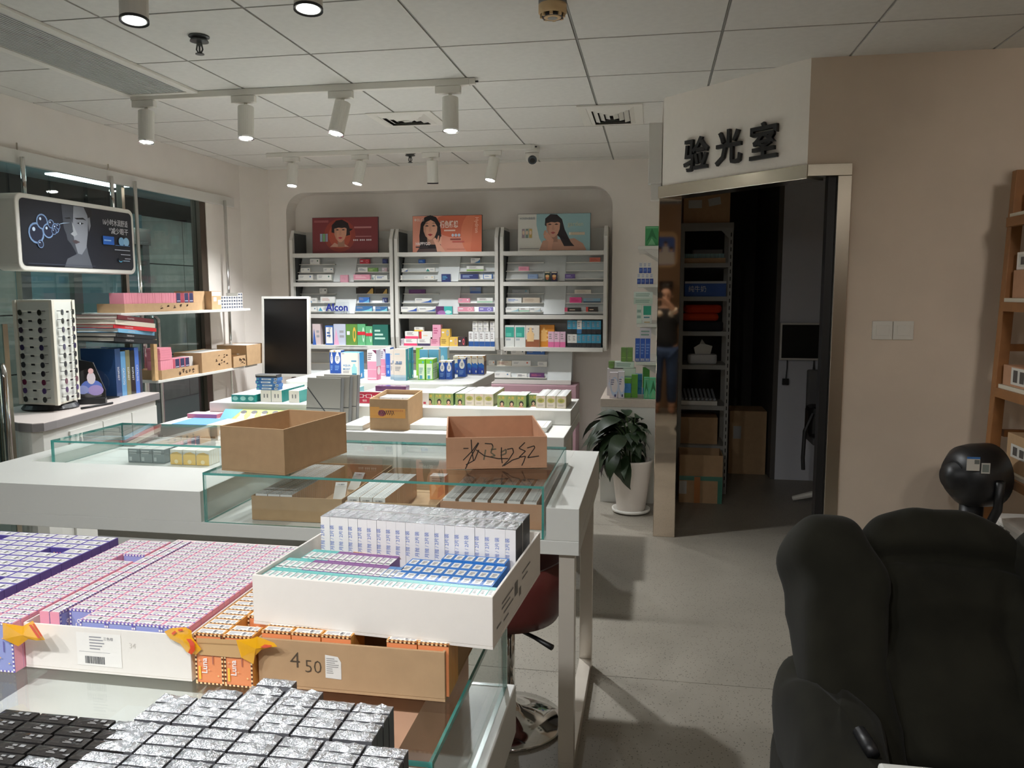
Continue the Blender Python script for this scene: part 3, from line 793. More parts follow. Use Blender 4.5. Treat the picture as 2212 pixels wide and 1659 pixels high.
# white tray with pink packs
wt = tray('white_tray', 'low white tray of pink lens packs with a barcode label on its front', 'tray', (-.980,1.072,GZ), 0, .290, .425, .078, M_WCARD, .003, hf=.074, hb=.078)
lb = MB(); o = (0,-.0006,0); ux = (1,0,0); uz = (0,0,1)
lb.rect(o,ux,uz,.094,.172,.012,.066,C(242,238,232)); o2 = (0,-.0009,0)
lb.text(o2,ux,uz,'三色棕',.142,.0555,.0042,C(110,110,116)); 
for k in range(5): lb.rect(o2,ux,uz,.117,.117+[.021,.024,.026,.022,.018][k],.0585-.0048*k,.0602-.0048*k,C(150,150,156))
lb.rect(o2,ux,uz,.098,.152,.0345,.0349,C(150,150,156))
rr = random.Random(3); x = .108
while x < .142:
    wv = rr.choice((.0006,.001,.0015)); lb.rect(o2,ux,uz,x,x+wv,.0155,.0275,C(70,70,74)); x += wv+rr.choice((.0006,.001))
lb.build('barcode_label', M_CARD, wt)
lb = MB(); lb.text((0,-.0006,0),ux,uz,'34',.186,.046,.009,C(214,208,200)); lb.build('pencil_mark', M_CARD, wt)
for c in range(4):
    for r in range(23):
        put(me_pinkF if r == 0 else me_pink,'pink_lens_pack','pink lens pack, %s from the front, %s column from the right in the white tray' % (ORD(r),ORD(c)),'lens pack','pink packs in the white tray',
            (-.7185-.0468*c, 1.0862+.0174*r, GZ+.0035), random.uniform(-.01,.01))
for r in range(21):
    put(me_pinkF if r == 0 else me_pink,'pink_lens_pack','pink lens pack, %s from the front in the set-back column of the white tray' % ORD(r),'lens pack','set-back column of the white tray',
        (-.9060, 1.122+.0174*r, GZ+.0035), random.uniform(-.01,.01))
for c in range(2):
    for r in range(8):
        put(me_pinkF,'pink_lens_pack','edge-on pink lens pack, %s from the front, %s narrow column of the white tray' % (ORD(r),('right','left')[c]),'lens pack','edge-on packs in the white tray',
            (-.9420-.0185*c, 1.118+.0472*r, GZ+.0035), PI/2)
# orange packs, kraft tray
for c in range(2):
    for r in range(21):
        if (c,r) in ((1,2),(1,3)): continue
        put(me_orF if r in (0,4) else me_or,'orange_lens_pack','orange lens pack, %s from the front, %s column beside the white tray' % (ORD(r),('left','right')[c]),'lens pack','orange packs beside the white tray',
            (-.6575+.0480*c, 1.0785+.0187*r, GZ), random.uniform(-.01,.01))
kt = tray('kraft_tray', 'kraft carton marked 450 in pencil under the topmost white tray', 'carton', (-.582,1.078,GZ), 0, .292, .385, .076, M_KRAFT, .004)
lb = MB(); lb.text((0,-.0006,0),ux,uz,'4',.052,.034,.026,C(84,72,58),bold=-.012); lb.text((0,-.0006,0),ux,uz,'50',.076,.028,.021,C(84,72,58),bold=-.012); lb.build('pencil_number', M_CARD, kt)
lb = MB(); lb.plane((0,-.0006,0),ux,uz,[(.108,.022),(.133,.021),(.133,.048),(.128,.056),(.108,.058)],C(238,236,230))
for k in range(8): lb.rect((0,-.0009,0),ux,uz,.110,.110+rr.uniform(.008,.02),.052-.0032*k,.0532-.0032*k,C(170,168,166))
lb.build('shipping_label', M_GLOSS, kt)
for c, x in enumerate((-.555,-.507,-.459,-.357,-.309)):
    for r in range(3):
        put(me_or,'orange_lens_pack','orange lens pack, %s from the front, %s column in the carton marked 450' % (ORD(r),ORD(c)),'lens pack','orange packs in the kraft tray', (x,1.0945+.0188*r,GZ+.0045), random.uniform(-.01,.01))
# yellow parcel tape on the tray corners, kraft strip across the orange packs
YEL = C(246,180,30); YEL2 = C(236,160,20); RED = C(226,70,40)
def tape(label, pts, red, y, band=None):
    mb = MB()
    o = (0,y,0)
    n = len(pts); vs = [(p[0],y-.0012*(.4+.6*abs(math.sin(i*2.1))),p[1]) for i,p in enumerate(pts)]
    cx = sum(p[0] for p in pts)/n; cz = sum(p[1] for p in pts)/n
    vs.append((cx,y-.004,cz)); mb.add(vs,[(i,(i+1)%n,n) for i in range(n)],YEL)
    t = mb.build('parcel_tape', M_TAPE); tag(t, label, 'tape', 'yellow parcel tape scraps')
    if red:
        r = MB(); 
        for q in red: r.plane((0,y-.0046,0),ux,uz,q,RED)
        r.build('red_print', M_TAPE, t)
def pz(u, v, y): q = AY(u,v,y); return (q.x,q.z)
def tapepx(label, px, redpx, y): tape(label, [pz(u,v,y) for u,v in px], [[pz(u,v,y-.0046) for u,v in q] for q in redpx], y)
tapepx('yellow tape at the left corner of the white tray', [(6,1345),(50,1352),(72,1340),(98,1382),(80,1383),(62,1380),(40,1396),(8,1380)],
       [[(62,1350),(68,1349),(88,1378),(82,1379)],[(70,1348),(74,1347),(92,1374),(89,1376)]], 1.0475)
tapepx('yellow tape at the right corner of the white tray', [(355,1364),(372,1356),(402,1354),(414,1362),(416,1376),(436,1402),(424,1414),(404,1408),(390,1390),(368,1380)],
       [[(402,1380),(412,1380),(420,1390),(421,1404),(414,1414),(406,1410),(411,1400),(409,1390)],[(370,1368),(378,1362),(381,1366),(374,1372)],[(384,1360),(394,1358),(395,1362),(386,1364)]], 1.0645)
tapepx('yellow tape at the left corner of the kraft tray', [(510,1382),(548,1378),(556,1374),(592,1388),(600,1396),(566,1402),(552,1416),(548,1434),(522,1420)],
       [[(562,1398),(572,1392),(588,1394),(584,1398),(572,1400)]], 1.0655)
q = [pz(u,v,1.0668) for u,v in ((424,1378),(512,1382),(552,1386),(552,1420),(512,1421),(430,1414))]
mb = MB(); mb.plane((0,1.0668,0),ux,uz,q,C(206,166,116)); mb.plane((0,1.0664,0),ux,uz,[pz(u,v,1.0664) for u,v in ((428,1388),(512,1392),(512,1394),(428,1390))],C(176,136,90))
o = mb.build('kraft_strip', M_CARD); tag(o, 'brown cardboard strip taped across the orange packs', 'cardboard')

# ---- topmost white tray
TZ, TR = .908, -.072
tt = tray('top_white_tray', 'topmost white tray of teal, blue and silver lens packs resting on the kraft tray', 'tray', (-.606,1.113,TZ), TR, .387, .325, .079, M_WCARD, .004)
lb = MB()
for k, (a, b, c, d) in enumerate(((.05,.12,.048,.051),(.05,.10,.040,.043),(.06,.12,.030,.033),(.13,.15,.03,.052),(.16,.172,.02,.034),(.18,.24,.05,.053),(.18,.22,.04,.043),(.02,.045,.022,.025),(.06,.09,.018,.021))):
    lb.rect((.3876,0,0),(0,1,0),(0,0,1),a,b,c,d,C(120,116,112))
lb.build('side_print', M_CARD, tt)
ca, sa = math.cos(TR), math.sin(TR)
def TL(x, y, z): return (-.606+x*ca-y*sa, 1.113+x*sa+y*ca, TZ+z)
def strip_pack(side, band, w=.0118, d=.046, h=.068):
    p = Pack(w,d,h,side,top=WHT); p.R('t',0,1,.74,1,band); p.R('t',0,.12,0,.74,band); p.bars('t',.3,.85,.36,.66,3,C(170,172,176),4); p.bars('t',.25,.9,.06,.2,1,C(110,116,120),2)
    return p.mesh('strip_pack', M_CARD)
TEAL, PUR, BLU = C(96,190,184), C(140,86,150), C(44,120,200)
me_t, me_p, me_n = strip_pack(TEAL,TEAL), strip_pack(PUR,PUR), strip_pack(C(60,80,140),C(88,140,200))
def blue_pack():
    p = Pack(.0178,.030,.068,BLU,top=BLU); p.R('t',.14,.86,.12,.84,WHT); p.bars('t',.3,.75,.25,.7,4,C(70,76,90),6); return p.mesh('blue_pack', M_CARD)
me_b = blue_pack()
for k in range(31):
    put(me_t,'teal_lens_pack','narrow teal lens pack, %s from the left in the front row of the topmost tray' % ORD(k),'lens pack','teal packs in the topmost tray', TL(.0112+.01215*k,.030,.0045), TR)
for k in range(17):
    m_, nm = ((me_t,'teal') if k < 4 else (me_p,'purple') if k < 15 else (me_n,'navy'))
    put(m_,nm+'_lens_pack','narrow %s lens pack, %s from the left in the second row of the topmost tray' % (nm,ORD(k)),'lens pack',nm+' packs in the second row of the topmost tray', TL(.0112+.01215*k,.080,.0045), TR)
for k in range(13):
    m_, nm = ((me_t,'teal') if k < 4 else (me_p,'purple'))
    put(m_,nm+'_lens_pack','narrow %s lens pack, %s from the left in the third row of the topmost tray' % (nm,ORD(k)),'lens pack',nm+' packs in the third row of the topmost tray', TL(.0112+.01215*k+.02,.130,.0045), TR)
for r in range(4):
    for k in range(9 if r < 3 else 6):
        put(me_b,'blue_lens_pack','blue lens pack, %s from the left, %s blue row of the topmost tray' % (ORD(k),ORD(r)),'lens pack','blue packs in the topmost tray', TL(.216+.0182*k+(.0+(.05 if r == 3 else 0)),.071+.0315*r,.0045+.002*(r==3)), TR)
def tall_pack():
    p = Pack(.0174,.05,.117,C(232,228,226),right=C(92,96,104))
    p.mi = 0; w, d, h = p.w, p.d, p.h
    p.T('f','月抛 / 2片装',.0062,.058,.0062,C(86,116,190),rot=True,wmax=.046)
    p.T('f','100%',.0062,.020,.0085,C(110,132,190),rot=True,wmax=.028)
    # crinkled foil cap
    r = random.Random(9); n = 5; vs = []; e = .0006
    for j in range(n+1):
        for i in range(4): vs.append((-w/2+w*i/3, -d/2+d*j/n, h+e+(0 if i in (0,3) or j in (0,n) else r.uniform(.0,.0028))))
    fs = [(j*4+i,j*4+i+1,(j+1)*4+i+1,(j+1)*4+i) for j in range(n) for i in range(3)]
    p.add(vs,fs,C(170,171,174),1)
    return p.mesh('tall_pack', [M_CARD, M_FOIL])
me_tall = tall_pack()
for r in range(2):
    for k in range(20):
        o = put(me_tall,'silver_topped_pack','tall silver-topped pack, %s from the left in the %s row of the topmost tray' % (ORD(k),'front' if r == 0 else 'back'),'lens pack','tall silver-topped packs, %s row' % ('front' if r == 0 else 'back'),
            TL(.030+.0177*k,.211+.0535*r,.0045), TR+random.uniform(-.015,.015))
bd = MB().tube([TL(.0835,.1845,.062), TL(.125,.1838,.060), TL(.1705,.1845,.058)], .0011, 6).build('rubber_band', mat('rubber', base=C(200,150,90), rough=.6)); tag(bd, 'thin tan rubber band round five tall packs', 'rubber band')

# ---- silver and black packs along the bottom edge
def film_pack(base, topc, w=.0502, d=.0208, h=.079, txt=C(150,150,156), seed=1, film=True, nb=3, amp=1.0):
    p = Pack(w,d,h,base); r = random.Random(seed); e = .0008; nx, ny = 7, 4; vs = []
    for j in range(ny+1):
        for i in range(nx+1):
            ed = i in (0,nx) or j in (0,ny)
            vs.append((-w/2+w*i/nx+(0 if ed else r.uniform(-.002,.002)), -d/2+d*j/ny, h+e+(0 if ed else (.0012+r.uniform(0,.0042))*amp)))
    p.add(vs,[(j*(nx+1)+i,j*(nx+1)+i+1,(j+1)*(nx+1)+i+1,(j+1)*(nx+1)+i) for j in range(ny) for i in range(nx)],topc,1)
    p.bars('f',.15,.85,.72,.88,2,txt,seed)
    return p
sil = [film_pack(C(96,96,100), C(214,216,220), w=.0482, d=.0184, seed=s).mesh('silver_pack', [M_CARD, M_FOIL]) for s in (1,2,3,4)]
SC = .8205
for c in range(6):
    for r in range(4 + (c in (2,3)) ):
        if c == 5 and r > 2: continue
        put(random.choice(sil),'silver_lens_pack','silver lens pack, back group, %s column from the right, %s from the front' % (ORD(c),ORD(r)),'lens pack','silver packs, back group',
            (-.339-.0515*c, .8475+.0212*r+random.uniform(-.001,.001), SC), random.uniform(-.02,.02))
put(sil[0],'silver_lens_pack','lone silver lens pack standing behind the others below the kraft tray','lens pack',None,(-.485,.945,.8255+.0),0)
for c in range(7):
    for r in range(6):
        put(random.choice(sil),'silver_lens_pack','silver lens pack, front group, %s column from the right, %s from the back' % (ORD(c),ORD(r)),'lens pack','silver packs, front group',
            (-.292-.0515*c, .8235-.0214*r+random.uniform(-.001,.001), SC), random.uniform(-.02,.02))
def black_pack(seed, shiny):
    p = film_pack(C(40,38,38), C(52,49,48) if not shiny else C(190,192,196), w=.0485, d=.0186, seed=seed, amp=1.0 if shiny else .22)
    if not shiny:
        z = p.h+.0024
        o = (-p.w/2,-p.d/2,z)
        p.rect(o,(p.w,0,0),(0,p.d,0),.50,.62,.55,.72,C(140,140,140)); p.rect(o,(p.w,0,0),(0,p.d,0),.70,.84,.5,.75,C(150,150,150))
        p.rect(o,(p.w,0,0),(0,p.d,0),.42,.66,.25,.32,C(160,158,156)); p.rect(o,(p.w,0,0),(0,p.d,0),.45,.6,.38,.44,C(160,158,156))
    return p.mesh('black_pack', [M_CARD, M_GLOSS if not shiny else M_FOIL])
blk = [black_pack(11,False), black_pack(12,False), black_pack(13,False), black_pack(14,True)]
for c in range(8):
    for r in range(6):
        if c > 3 and r < 1 or c > 2 and r < 0: continue
        put(blk[3] if (c*7+r*5)%9 == 0 else blk[(c+r)%3],'black_lens_pack','black lens pack, bottom left group, %s column from the right, %s from the back' % (ORD(c),ORD(r)),'lens pack','black packs at the bottom left',
            (-.612-.0525*c-.004*(r%2), .822-.0212*r, SC), random.uniform(-.03,.03))
put(MB().box(-.026,.026,-.02,.02,0,.105,C(38,36,36)).mesh('black_pack', M_GLOSS),'black_carton','taller black carton cut by the left edge behind the black packs','box',None,(-.968,.885,SC),0)
# under the glass: sheets and trays
o = MB().box(-.585,-.34,.98,1.44,0,.125,C(232,178,150)).build('peach_carton', M_CARD, loc=(0,0,.6625)); tag(o,'peach printed carton under the nearest glass','carton')
tray('under_glass_tray','white tray of violet packs under the nearest glass','tray',(-1.31,.97,.662),0,.30,.45,.04,M_WCARD,.003)
for c in range(3):
    for r in range(3): put(me_purple,'violet_lens_pack','violet lens pack under the nearest glass, %s column, %s from the front' % (ORD(c),ORD(r)),'lens pack','violet packs under the nearest glass',(-1.275+.05*c,.99+.03*r,.667))
o = MB().box(-.78,-.70,.97,1.04,0,.002,C(240,238,234)).build('paper_slip', M_CARD, loc=(0,0,.7945)); tag(o,'white paper slip under the nearest glass','paper')
o = MB().box(-.985,-.60,.945,1.445,0,.13,C(236,232,226)).build('brightening_block', M_CARD, loc=(0,0,.6635)); tag(o,'long white carton filling the middle of the nearest glass case','carton')  # plain white block added to brighten the view through the glass top

_b4 = set(bpy.data.objects)
# ---- kraft trays inside the large glass case
def slim(h=.082, face=C(226,196,160)):
    p = Pack(.0425,.0158,h,C(226,220,212),right=C(196,168,136),left=C(196,168,136)); p.R('t',.04,.96,.06,.94,C(222,220,216)); p.bars('t',.1,.6,.3,.75,2,C(160,158,156),3); p.barcode('t',.62,.92,.3,.7,6,C(110,108,106),2)
    p.R('f',.0,1,.80,1,C(240,238,234)); p.barcode('f',.2,.8,.83,.9,12,C(90,88,86),4)
    return p.mesh('slim_pack', M_CARD)
me_sl = slim(); FZ = .6565
TRN = ['left','middle','right']
k1 = tray('kraft_tray','kraft tray at the left inside the large glass case','tray',(-1.331,2.461,FZ),.01,.322,.54,.083,M_KRAFT,.004)
k2 = tray('kraft_tray','kraft tray in the middle inside the large glass case','tray',(-1.003,2.475,FZ),.01,.315,.53,.074,M_KRAFT,.004)
k3 = tray('kraft_tray','kraft tray at the right inside the large glass case','tray',(-.684,2.505,FZ),.005,.343,.52,.082,M_KRAFTR,.004)
def rows(x0, y0, nc, nr, who, z=.0045, dx=.0448, dy=.0164):
    for c in range(nc):
        for r in range(nr):
            put(me_sl,'white_lens_pack','slim white pack, %s from the front, %s column of the %s glass-case tray' % (ORD(r),ORD(c),who),'lens pack','white packs in the %s kraft tray' % who, (x0+dx*c+.01*0, y0+dy*r, FZ+z), random.uniform(-.02,.02))
rows(-1.302,2.485,3,29,'left'); rows(-.978,2.497,3,22,'middle'); rows(-.656,2.526,6,20,'right',dx=.0542)
for (x,y,z,a) in ((-1.10,2.66,.02,.2),(-1.085,2.76,.035,-.1)):
    put(me_sl,'white_lens_pack',('nearer' if y < 2.7 else 'farther')+' of two loose white packs lying in the left kraft tray','lens pack',None,(x,y,FZ+z),0,rot=(-.9,0,a))
p = Pack(.058,.05,.088,C(226,156,96),top=C(214,206,198)); p.R('f',0,1,.72,1,C(206,190,170)); p.bars('f',.15,.85,.76,.94,2,C(110,96,84)); p.G('f',[(.1,.1),(.45,.5),(.3,.68),(.1,.6)],C(236,180,130)); p.G('f',[(.5,.05),(.95,.3),(.85,.66),(.55,.5)],C(212,130,76))
put(p.mesh('orange_box',M_CARD),'orange_box','small orange box standing in the middle kraft tray','box',None,(-.775,2.83,FZ+.0045),.0)
# ---- flat case at the left: grey and yellow packs
def gp():
    p = Pack(.054,.036,.058,C(128,138,138),top=C(206,206,200)); p.bars('f',.1,.8,.6,.9,2,C(200,204,204)); p.R('f',.1,.32,.12,.4,C(180,186,186)); return p.mesh('grey_pack',M_CARD)
def yp():
    p = Pack(.056,.017,.062,C(224,220,208),top=C(236,232,222)); p.G('f',[(0,0),(1,0),(1,.72),(.6,.86),(.25,.80),(0,.65)],C(236,196,110)); p.E('f',.5,.2,.16,.14,C(246,226,180)); return p.mesh('yellow_pack',M_CARD)
mg, my = gp(), yp()
for c in range(3):
    for r in range(7): put(mg,'grey_lens_pack','grey lens pack, %s from the front, %s column in the flat glass case' % (ORD(r),ORD(c)),'lens pack','grey packs in the flat glass case',(-2.125+.0565*c,2.985+.0385*r,.7195),random.uniform(-.02,.02))
for c in range(3):
    for r in range(12 if c else 7): put(my,'yellow_lens_pack','yellow lens pack, %s from the front, %s column in the flat glass case' % (ORD(r),ORD(c)),'lens pack','yellow packs in the flat glass case',(-1.925+.0590*c,2.965+.0185*r,.7195),random.uniform(-.02,.02) if c else -.1)
p = Pack(.06,.06,.072,C(236,236,236)); p.E('f',.6,.4,.35,.3,C(170,190,214)); p.E('f',.6,.45,.22,.18,C(236,236,236)); put(p.mesh('white_blue_box',M_CARD),'small_box','white box with a blue crescent beside the plain kraft carton','box',None,(-1.70,2.985,.7195))
# ---- cartons standing on the large glass case
k = tray('kraft_carton','plain empty kraft carton turned corner-on over the glass case','carton',(-1.427,2.447,.8265),-.145,.248,.40,.152,M_KRAFT,.005)
k = tray('kraft_carton','empty kraft carton with brush-written characters on its front','carton',(-.683,2.588,.8265),.245,.343,.50,.108,M_KRAFTR,.005, hb=.104)
mb = MB()
def stroke(pts, wd, col, y=-.0007):
    for (a,b),(c,d) in zip(pts,pts[1:]):
        l = math.hypot(c-a,d-b) or 1; nx, nz = -(d-b)/l*wd/2, (c-a)/l*wd/2
        mb.add([(a-nx,y,b-nz),(c-nx,y,d-nz),(c+nx,y,d+nz),(a+nx,y,b+nz)],[(0,1,2,3)],col)
def sp(*q): return [((x-700)/930*.343, (985-y)/305*.108) for x,y in q]   # drawn on the photo's front panel
BKI = C(46,38,34)
for q in (((858,785),(905,785)),((930,700),(935,800),(950,905)),((995,730),(940,810),(855,900)),((1000,735),(930,860),(875,985)),((880,945),(960,900),(1000,800)),((975,800),(1050,860),(1180,890),(1270,890)),((1208,780),(1205,860),(1215,935)),((1260,800),(1310,790),(1320,830),(1270,910),(1215,965)),((1230,960),(1310,905),(1375,885)),((1425,735),(1370,790),(1385,800),(1430,820),(1370,880),(1430,870),(1415,920),(1395,962)),((1445,790),(1510,770),(1515,790),(1450,885),(1555,870)),((1055,740),(1120,745),(1130,770))):
    stroke(sp(*q), .0035, BKI)
for q in (((1062,800),(1045,900)),((1130,770),(1110,830),(1150,860),(1110,870)),((1110,800),(1160,795)),((1200,830),(1250,800),(1250,840),(1200,860))): stroke(sp(*q), .005, C(110,100,80), -.0005)
mb.build('handwriting', M_CARD, k)
scale_about_cam(_b4)
# ================================================================ BACK SHELF GOODS
_n_lab = {}
def shelf_pack(u0, v0, u1, v1, Y, zb, col, kind, label, dep=.03, acc=None, name='lens_box', cat='lens box', group=None, hfix=None, lim=None):
    a = AY(u0, (v0+v1)/2, Y); b = AY(u1, (v0+v1)/2, Y)
    if not lim and Y in (6.545,6.575):
        for q in EDG:
            if q[0] < (a.x+b.x)/2 < q[1]: lim = (q[0]+.037,q[1]-.030)
    if lim: a.x = max(a.x,lim[0]); b.x = min(b.x,lim[1])
    h = hfix or (AY(u0,v0,Y).z-AY(u0,v1,Y).z); w = b.x-a.x
    p = Pack(w, dep, h, col)
    acc = acc or C(70,110,180)
    if kind == 'dot': p.E('f',.82,.62,.07*min(1,h/w*1.4)+.02,.17,acc,10); p.bars('f',.1,.5,.35,.8,2,C(170,172,176),7)
    elif kind == 'wave': p.G('f',[(.35,0),(1,0),(1,.75),(.8,.35)],acc); p.bars('f',.06,.5,.5,.85,2,C(150,150,160),5)
    elif kind == 'tri': p.G('f',[(0,0),(.45,0),(.2,.8)],acc); p.bars('f',.5,.92,.3,.75,2,C(160,160,166),5)
    elif kind == 'bars': p.bars('f',.12,.8,.25,.8,3,acc,len(label))
    elif kind == 'ring': p.E('f',.75,.5,.14,.36,acc,14); p.E('f',.75,.5,.08,.2,col,12); p.bars('f',.08,.5,.4,.75,1,C(236,236,240),3)
    elif kind == 'band': p.R('f',0,1,.0,.34,acc); p.bars('f',.15,.85,.5,.9,3,C(150,140,140),4)
    elif kind == 'edge': p.R('f',0,.18,0,1,acc); p.bars('f',.3,.85,.3,.6,1,C(226,200,170),8)
    elif kind == 'gold': p.G('f',[(.62,0),(1,0),(1,.9),(.9,.9)],acc)
    elif kind == 'half': p.R('f',.5,1,0,1,acc); p.E('f',.36,.2,.26,.3,C(160,110,170),12); p.E('f',.75,.3,.2,.22,C(180,230,220),12)
    elif kind == 'face': p.R('f',.08,.92,.86,.96,C(230,214,190)); p.E('f',.5,.42,.30,.26,acc,12); p.E('f',.5,.55,.34,.14,C(236,190,130),10)
    elif kind == 'panel': p.R('f',.08,.92,.08,.92,acc); p.bars('f',.2,.8,.4,.7,2,col,3)
    o = put(p.mesh(name, M_CARD), name, label, cat, group, ((a.x+b.x)/2, Y+dep/2, zb))
    return o
WH = C(228,228,224)
def c1(x): return 600+x/5.53
def c2(x): return 980+x/5.53
def cv(y): return 440+y/5.53
PKC = dict(w=WH, r=C(196,60,74), n=C(52,60,110), g=C(112,150,82), gp=C(190,176,182), p=C(222,150,170), m=C(196,140,156), k=C(44,38,34), b=C(64,112,184), bt=C(62,110,160), bl=C(44,92,176), t=C(80,170,168), pu=C(96,56,104), gb=C(126,146,176), vi=C(130,120,186), co=C(206,112,92), sb=C(120,144,184), gk=C(40,62,50), pk2=C(40,36,66), dp=C(96,74,136), gy=C(150,154,156), cr=C(216,206,190), be=C(206,192,174), hp=C(222,72,138), st=C(120,156,176))
# (crop fn, x0, y0, x1, y1, colour, pattern, accent, words)
UPPER = [
 (c1,385,655,495,718,'w','dot',C(70,120,90),'white, green dot',0,2),(c1,275,765,385,815,'w','dot',C(60,90,130),'white, blue dot, left',0,1),(c1,545,765,660,815,'w','dot',C(60,110,140),'white, teal dot, right',0,1),
 (c1,245,850,420,910,'w','dot',C(50,100,160),'long white, blue dot',0,0),(c1,470,850,640,912,'w','dot',C(60,110,100),'long white, green dot',0,0),
 (c1,745,820,838,910,'m','panel',C(206,150,166),'mauve square',0,0),(c1,980,660,1095,715,'r','ring',C(226,120,130),'red',0,2),(c1,1250,660,1306,715,'n','bars',C(90,100,150),'navy',0,2),
 (c1,960,760,1072,812,'w','bars',C(120,130,150),'white lettered',0,1),(c1,1078,765,1190,812,'g','bars',C(190,206,150),'olive green',0,1),(c1,1245,760,1306,808,'gp','ring',C(210,160,170),'grey-pink',0,1),
 (c1,905,850,1100,910,'p','bars',C(244,200,210),'long pink',0,0),(c1,1130,858,1163,910,'w','tri',C(60,130,140),'tiny teal-marked',0,0),(c1,1168,865,1308,912,'w','bars',C(60,100,170),'white blue-lettered',0,0),
 (c1,1680,670,1755,715,'bl','bars',C(150,190,230),'blue',1,2),(c1,1450,775,1550,810,'w','wave',C(60,100,170),'white, blue wave, left',1,1),(c1,1770,770,1875,812,'w','tri',C(60,140,130),'white, teal corner',1,1),
 (c1,1440,860,1482,908,'w','bars',C(170,120,120),'small white',1,0),(c1,1750,870,1865,910,'w','dot',C(230,180,70),'white, yellow dot',1,0),(c1,1955,815,2060,910,'n','bars',C(90,160,200),'navy square',1,0),
 (c2,205,655,315,712,'w','wave',C(50,120,180),'white, blue wave, right',1,2),(c2,155,750,357,810,'w','band',C(140,180,100),'white, green base',1,1),(c2,82,850,293,910,'n','bars',C(150,170,210),'long navy',1,0),(c2,352,850,462,908,'b','panel',WH,'blue-rimmed white',1,0),
 (c2,1622,643,1752,695,'co','bars',C(190,96,76),'coral',2,2),(c2,775,752,898,803,'p','bars',C(196,120,140),'rose pink',2,1),(c2,885,850,1005,905,'sb','panel',C(140,164,200),'slate blue',2,0),
 (c2,1085,785,1153,905,'gk','face',C(190,110,70),'dark green portrait',2,0),(c2,1165,785,1237,905,'pk2','face',C(200,120,70),'dark violet portrait',2,0),(c2,1330,850,1448,905,'dp','bars',C(170,150,200),'purple',2,0)]
LOWER = [
 (c1,500,1010,580,1075,'w','dot',C(50,60,70),'white, black dot',0,2),(c1,935,1010,1140,1080,'k','gold',C(206,166,90),'black-and-gold, left',0,2),(c1,1165,1020,1306,1080,'k','gold',C(206,166,90),'black-and-gold, right',0,2),
 (c1,365,1120,465,1175,'w','tri',C(70,150,200),'white, blue peak',0,1),(c1,510,1110,680,1180,'w','bars',C(206,170,160),'white-and-peach',0,1),(c1,970,1115,1090,1178,'b','wave',C(110,180,220),'blue',0,1),(c1,1250,1120,1306,1178,'n','tri',C(180,190,210),'navy',0,1),
 (c1,360,1225,460,1272,'w','dot',C(60,100,140),'white, slate dot',0,0),(c1,485,1215,600,1272,'w','tri',C(80,160,190),'white, teal peak',0,0),(c1,930,1215,1125,1275,'bt','wave',C(120,196,206),'blue-and-teal, left',0,0),(c1,1165,1220,1306,1275,'bt','wave',C(120,196,206),'blue-and-teal, right',0,0),
 (c1,1565,1035,1760,1085,'pu','bars',C(120,76,126),'dark purple',1,2),(c1,1640,1130,1835,1182,'w','wave',C(50,100,180),'white, blue swoosh',1,1),(c1,1460,1225,1660,1280,'w','wave',C(60,90,170),'white, blue swoosh, left',1,0),(c1,1685,1235,1880,1280,'w','wave',C(80,110,170),'white, blue swoosh, right',1,0),
 (c1,1888,1185,2085,1283,'pu','half',C(70,180,176),'purple-and-teal double',1,0),(c2,195,1005,325,1083,'gb','band',C(70,100,160),'grey-blue',1,2),(c2,55,1130,190,1183,'p','dot',C(240,240,240),'short pink',1,1),(c2,280,1125,466,1182,'w','band',C(170,206,180),'pale green',1,1),
 (c2,48,1225,238,1280,'p','ring',C(240,190,200),'long pink',1,0),(c2,298,1228,466,1280,'vi','ring',C(190,190,230),'violet-blue',1,0),
 (c2,700,1040,900,1085,'gy','dot',C(60,140,170),'grey, teal dot',2,2),(c2,1445,1040,1640,1083,'cr','bars',C(196,184,164),'cream',2,2),(c2,610,1130,810,1188,'w','bars',C(110,140,200),'white, blue print',2,1),(c2,825,1128,1028,1188,'be','bars',C(180,160,140),'beige',2,1),
 (c2,1385,1120,1527,1185,'hp','bars',C(200,40,110),'hot pink',2,1),(c2,1550,1135,1755,1187,'st','band',C(60,80,96),'steel blue',2,1),(c2,600,1238,775,1285,'w','wave',C(150,190,200),'white, pale wave, left',2,0),(c2,782,1240,903,1285,'w','band',C(150,196,170),'white-and-mint',2,0),(c2,908,1240,1035,1285,'w','wave',C(180,200,210),'white, pale wave, right',2,0),
 (c2,1325,1235,1520,1285,'k','edge',C(206,80,110),'black, pink end',2,0),(c2,1580,1225,1722,1283,'k','edge',C(200,70,56),'black, red end',2,0)]
LED = ['lowest','middle','top']
for ri, lst in ((1,UPPER),(0,LOWER)):
    z0, z1 = RACKS[ri]
    for (fn,x0,y0,x1,y1,ck,kind,acc,wd,ui,li) in lst:
        f = LEDGE_F[li]; Y = rack_y(f)-.034; zb = z0+(z1-z0)*f+.0005; dp = .026
        if 'square' in wd or 'portrait' in wd or 'double' in wd: Y, dp, zb = 6.533, .022, SZ[1+ri]+.0006
        shelf_pack(fn(x0),cv(y0),fn(x1),cv(y1),Y,zb,PKC[ck],kind,'%s lens box, %s ledge, %s rack of the %s shelf unit' % (wd,LED[li],('lower','upper')[ri],UN[ui]),dep=dp,acc=acc,lim=(EDG[ui][0]+.042,EDG[ui][1]-.031),group='lens boxes on the slanted racks')
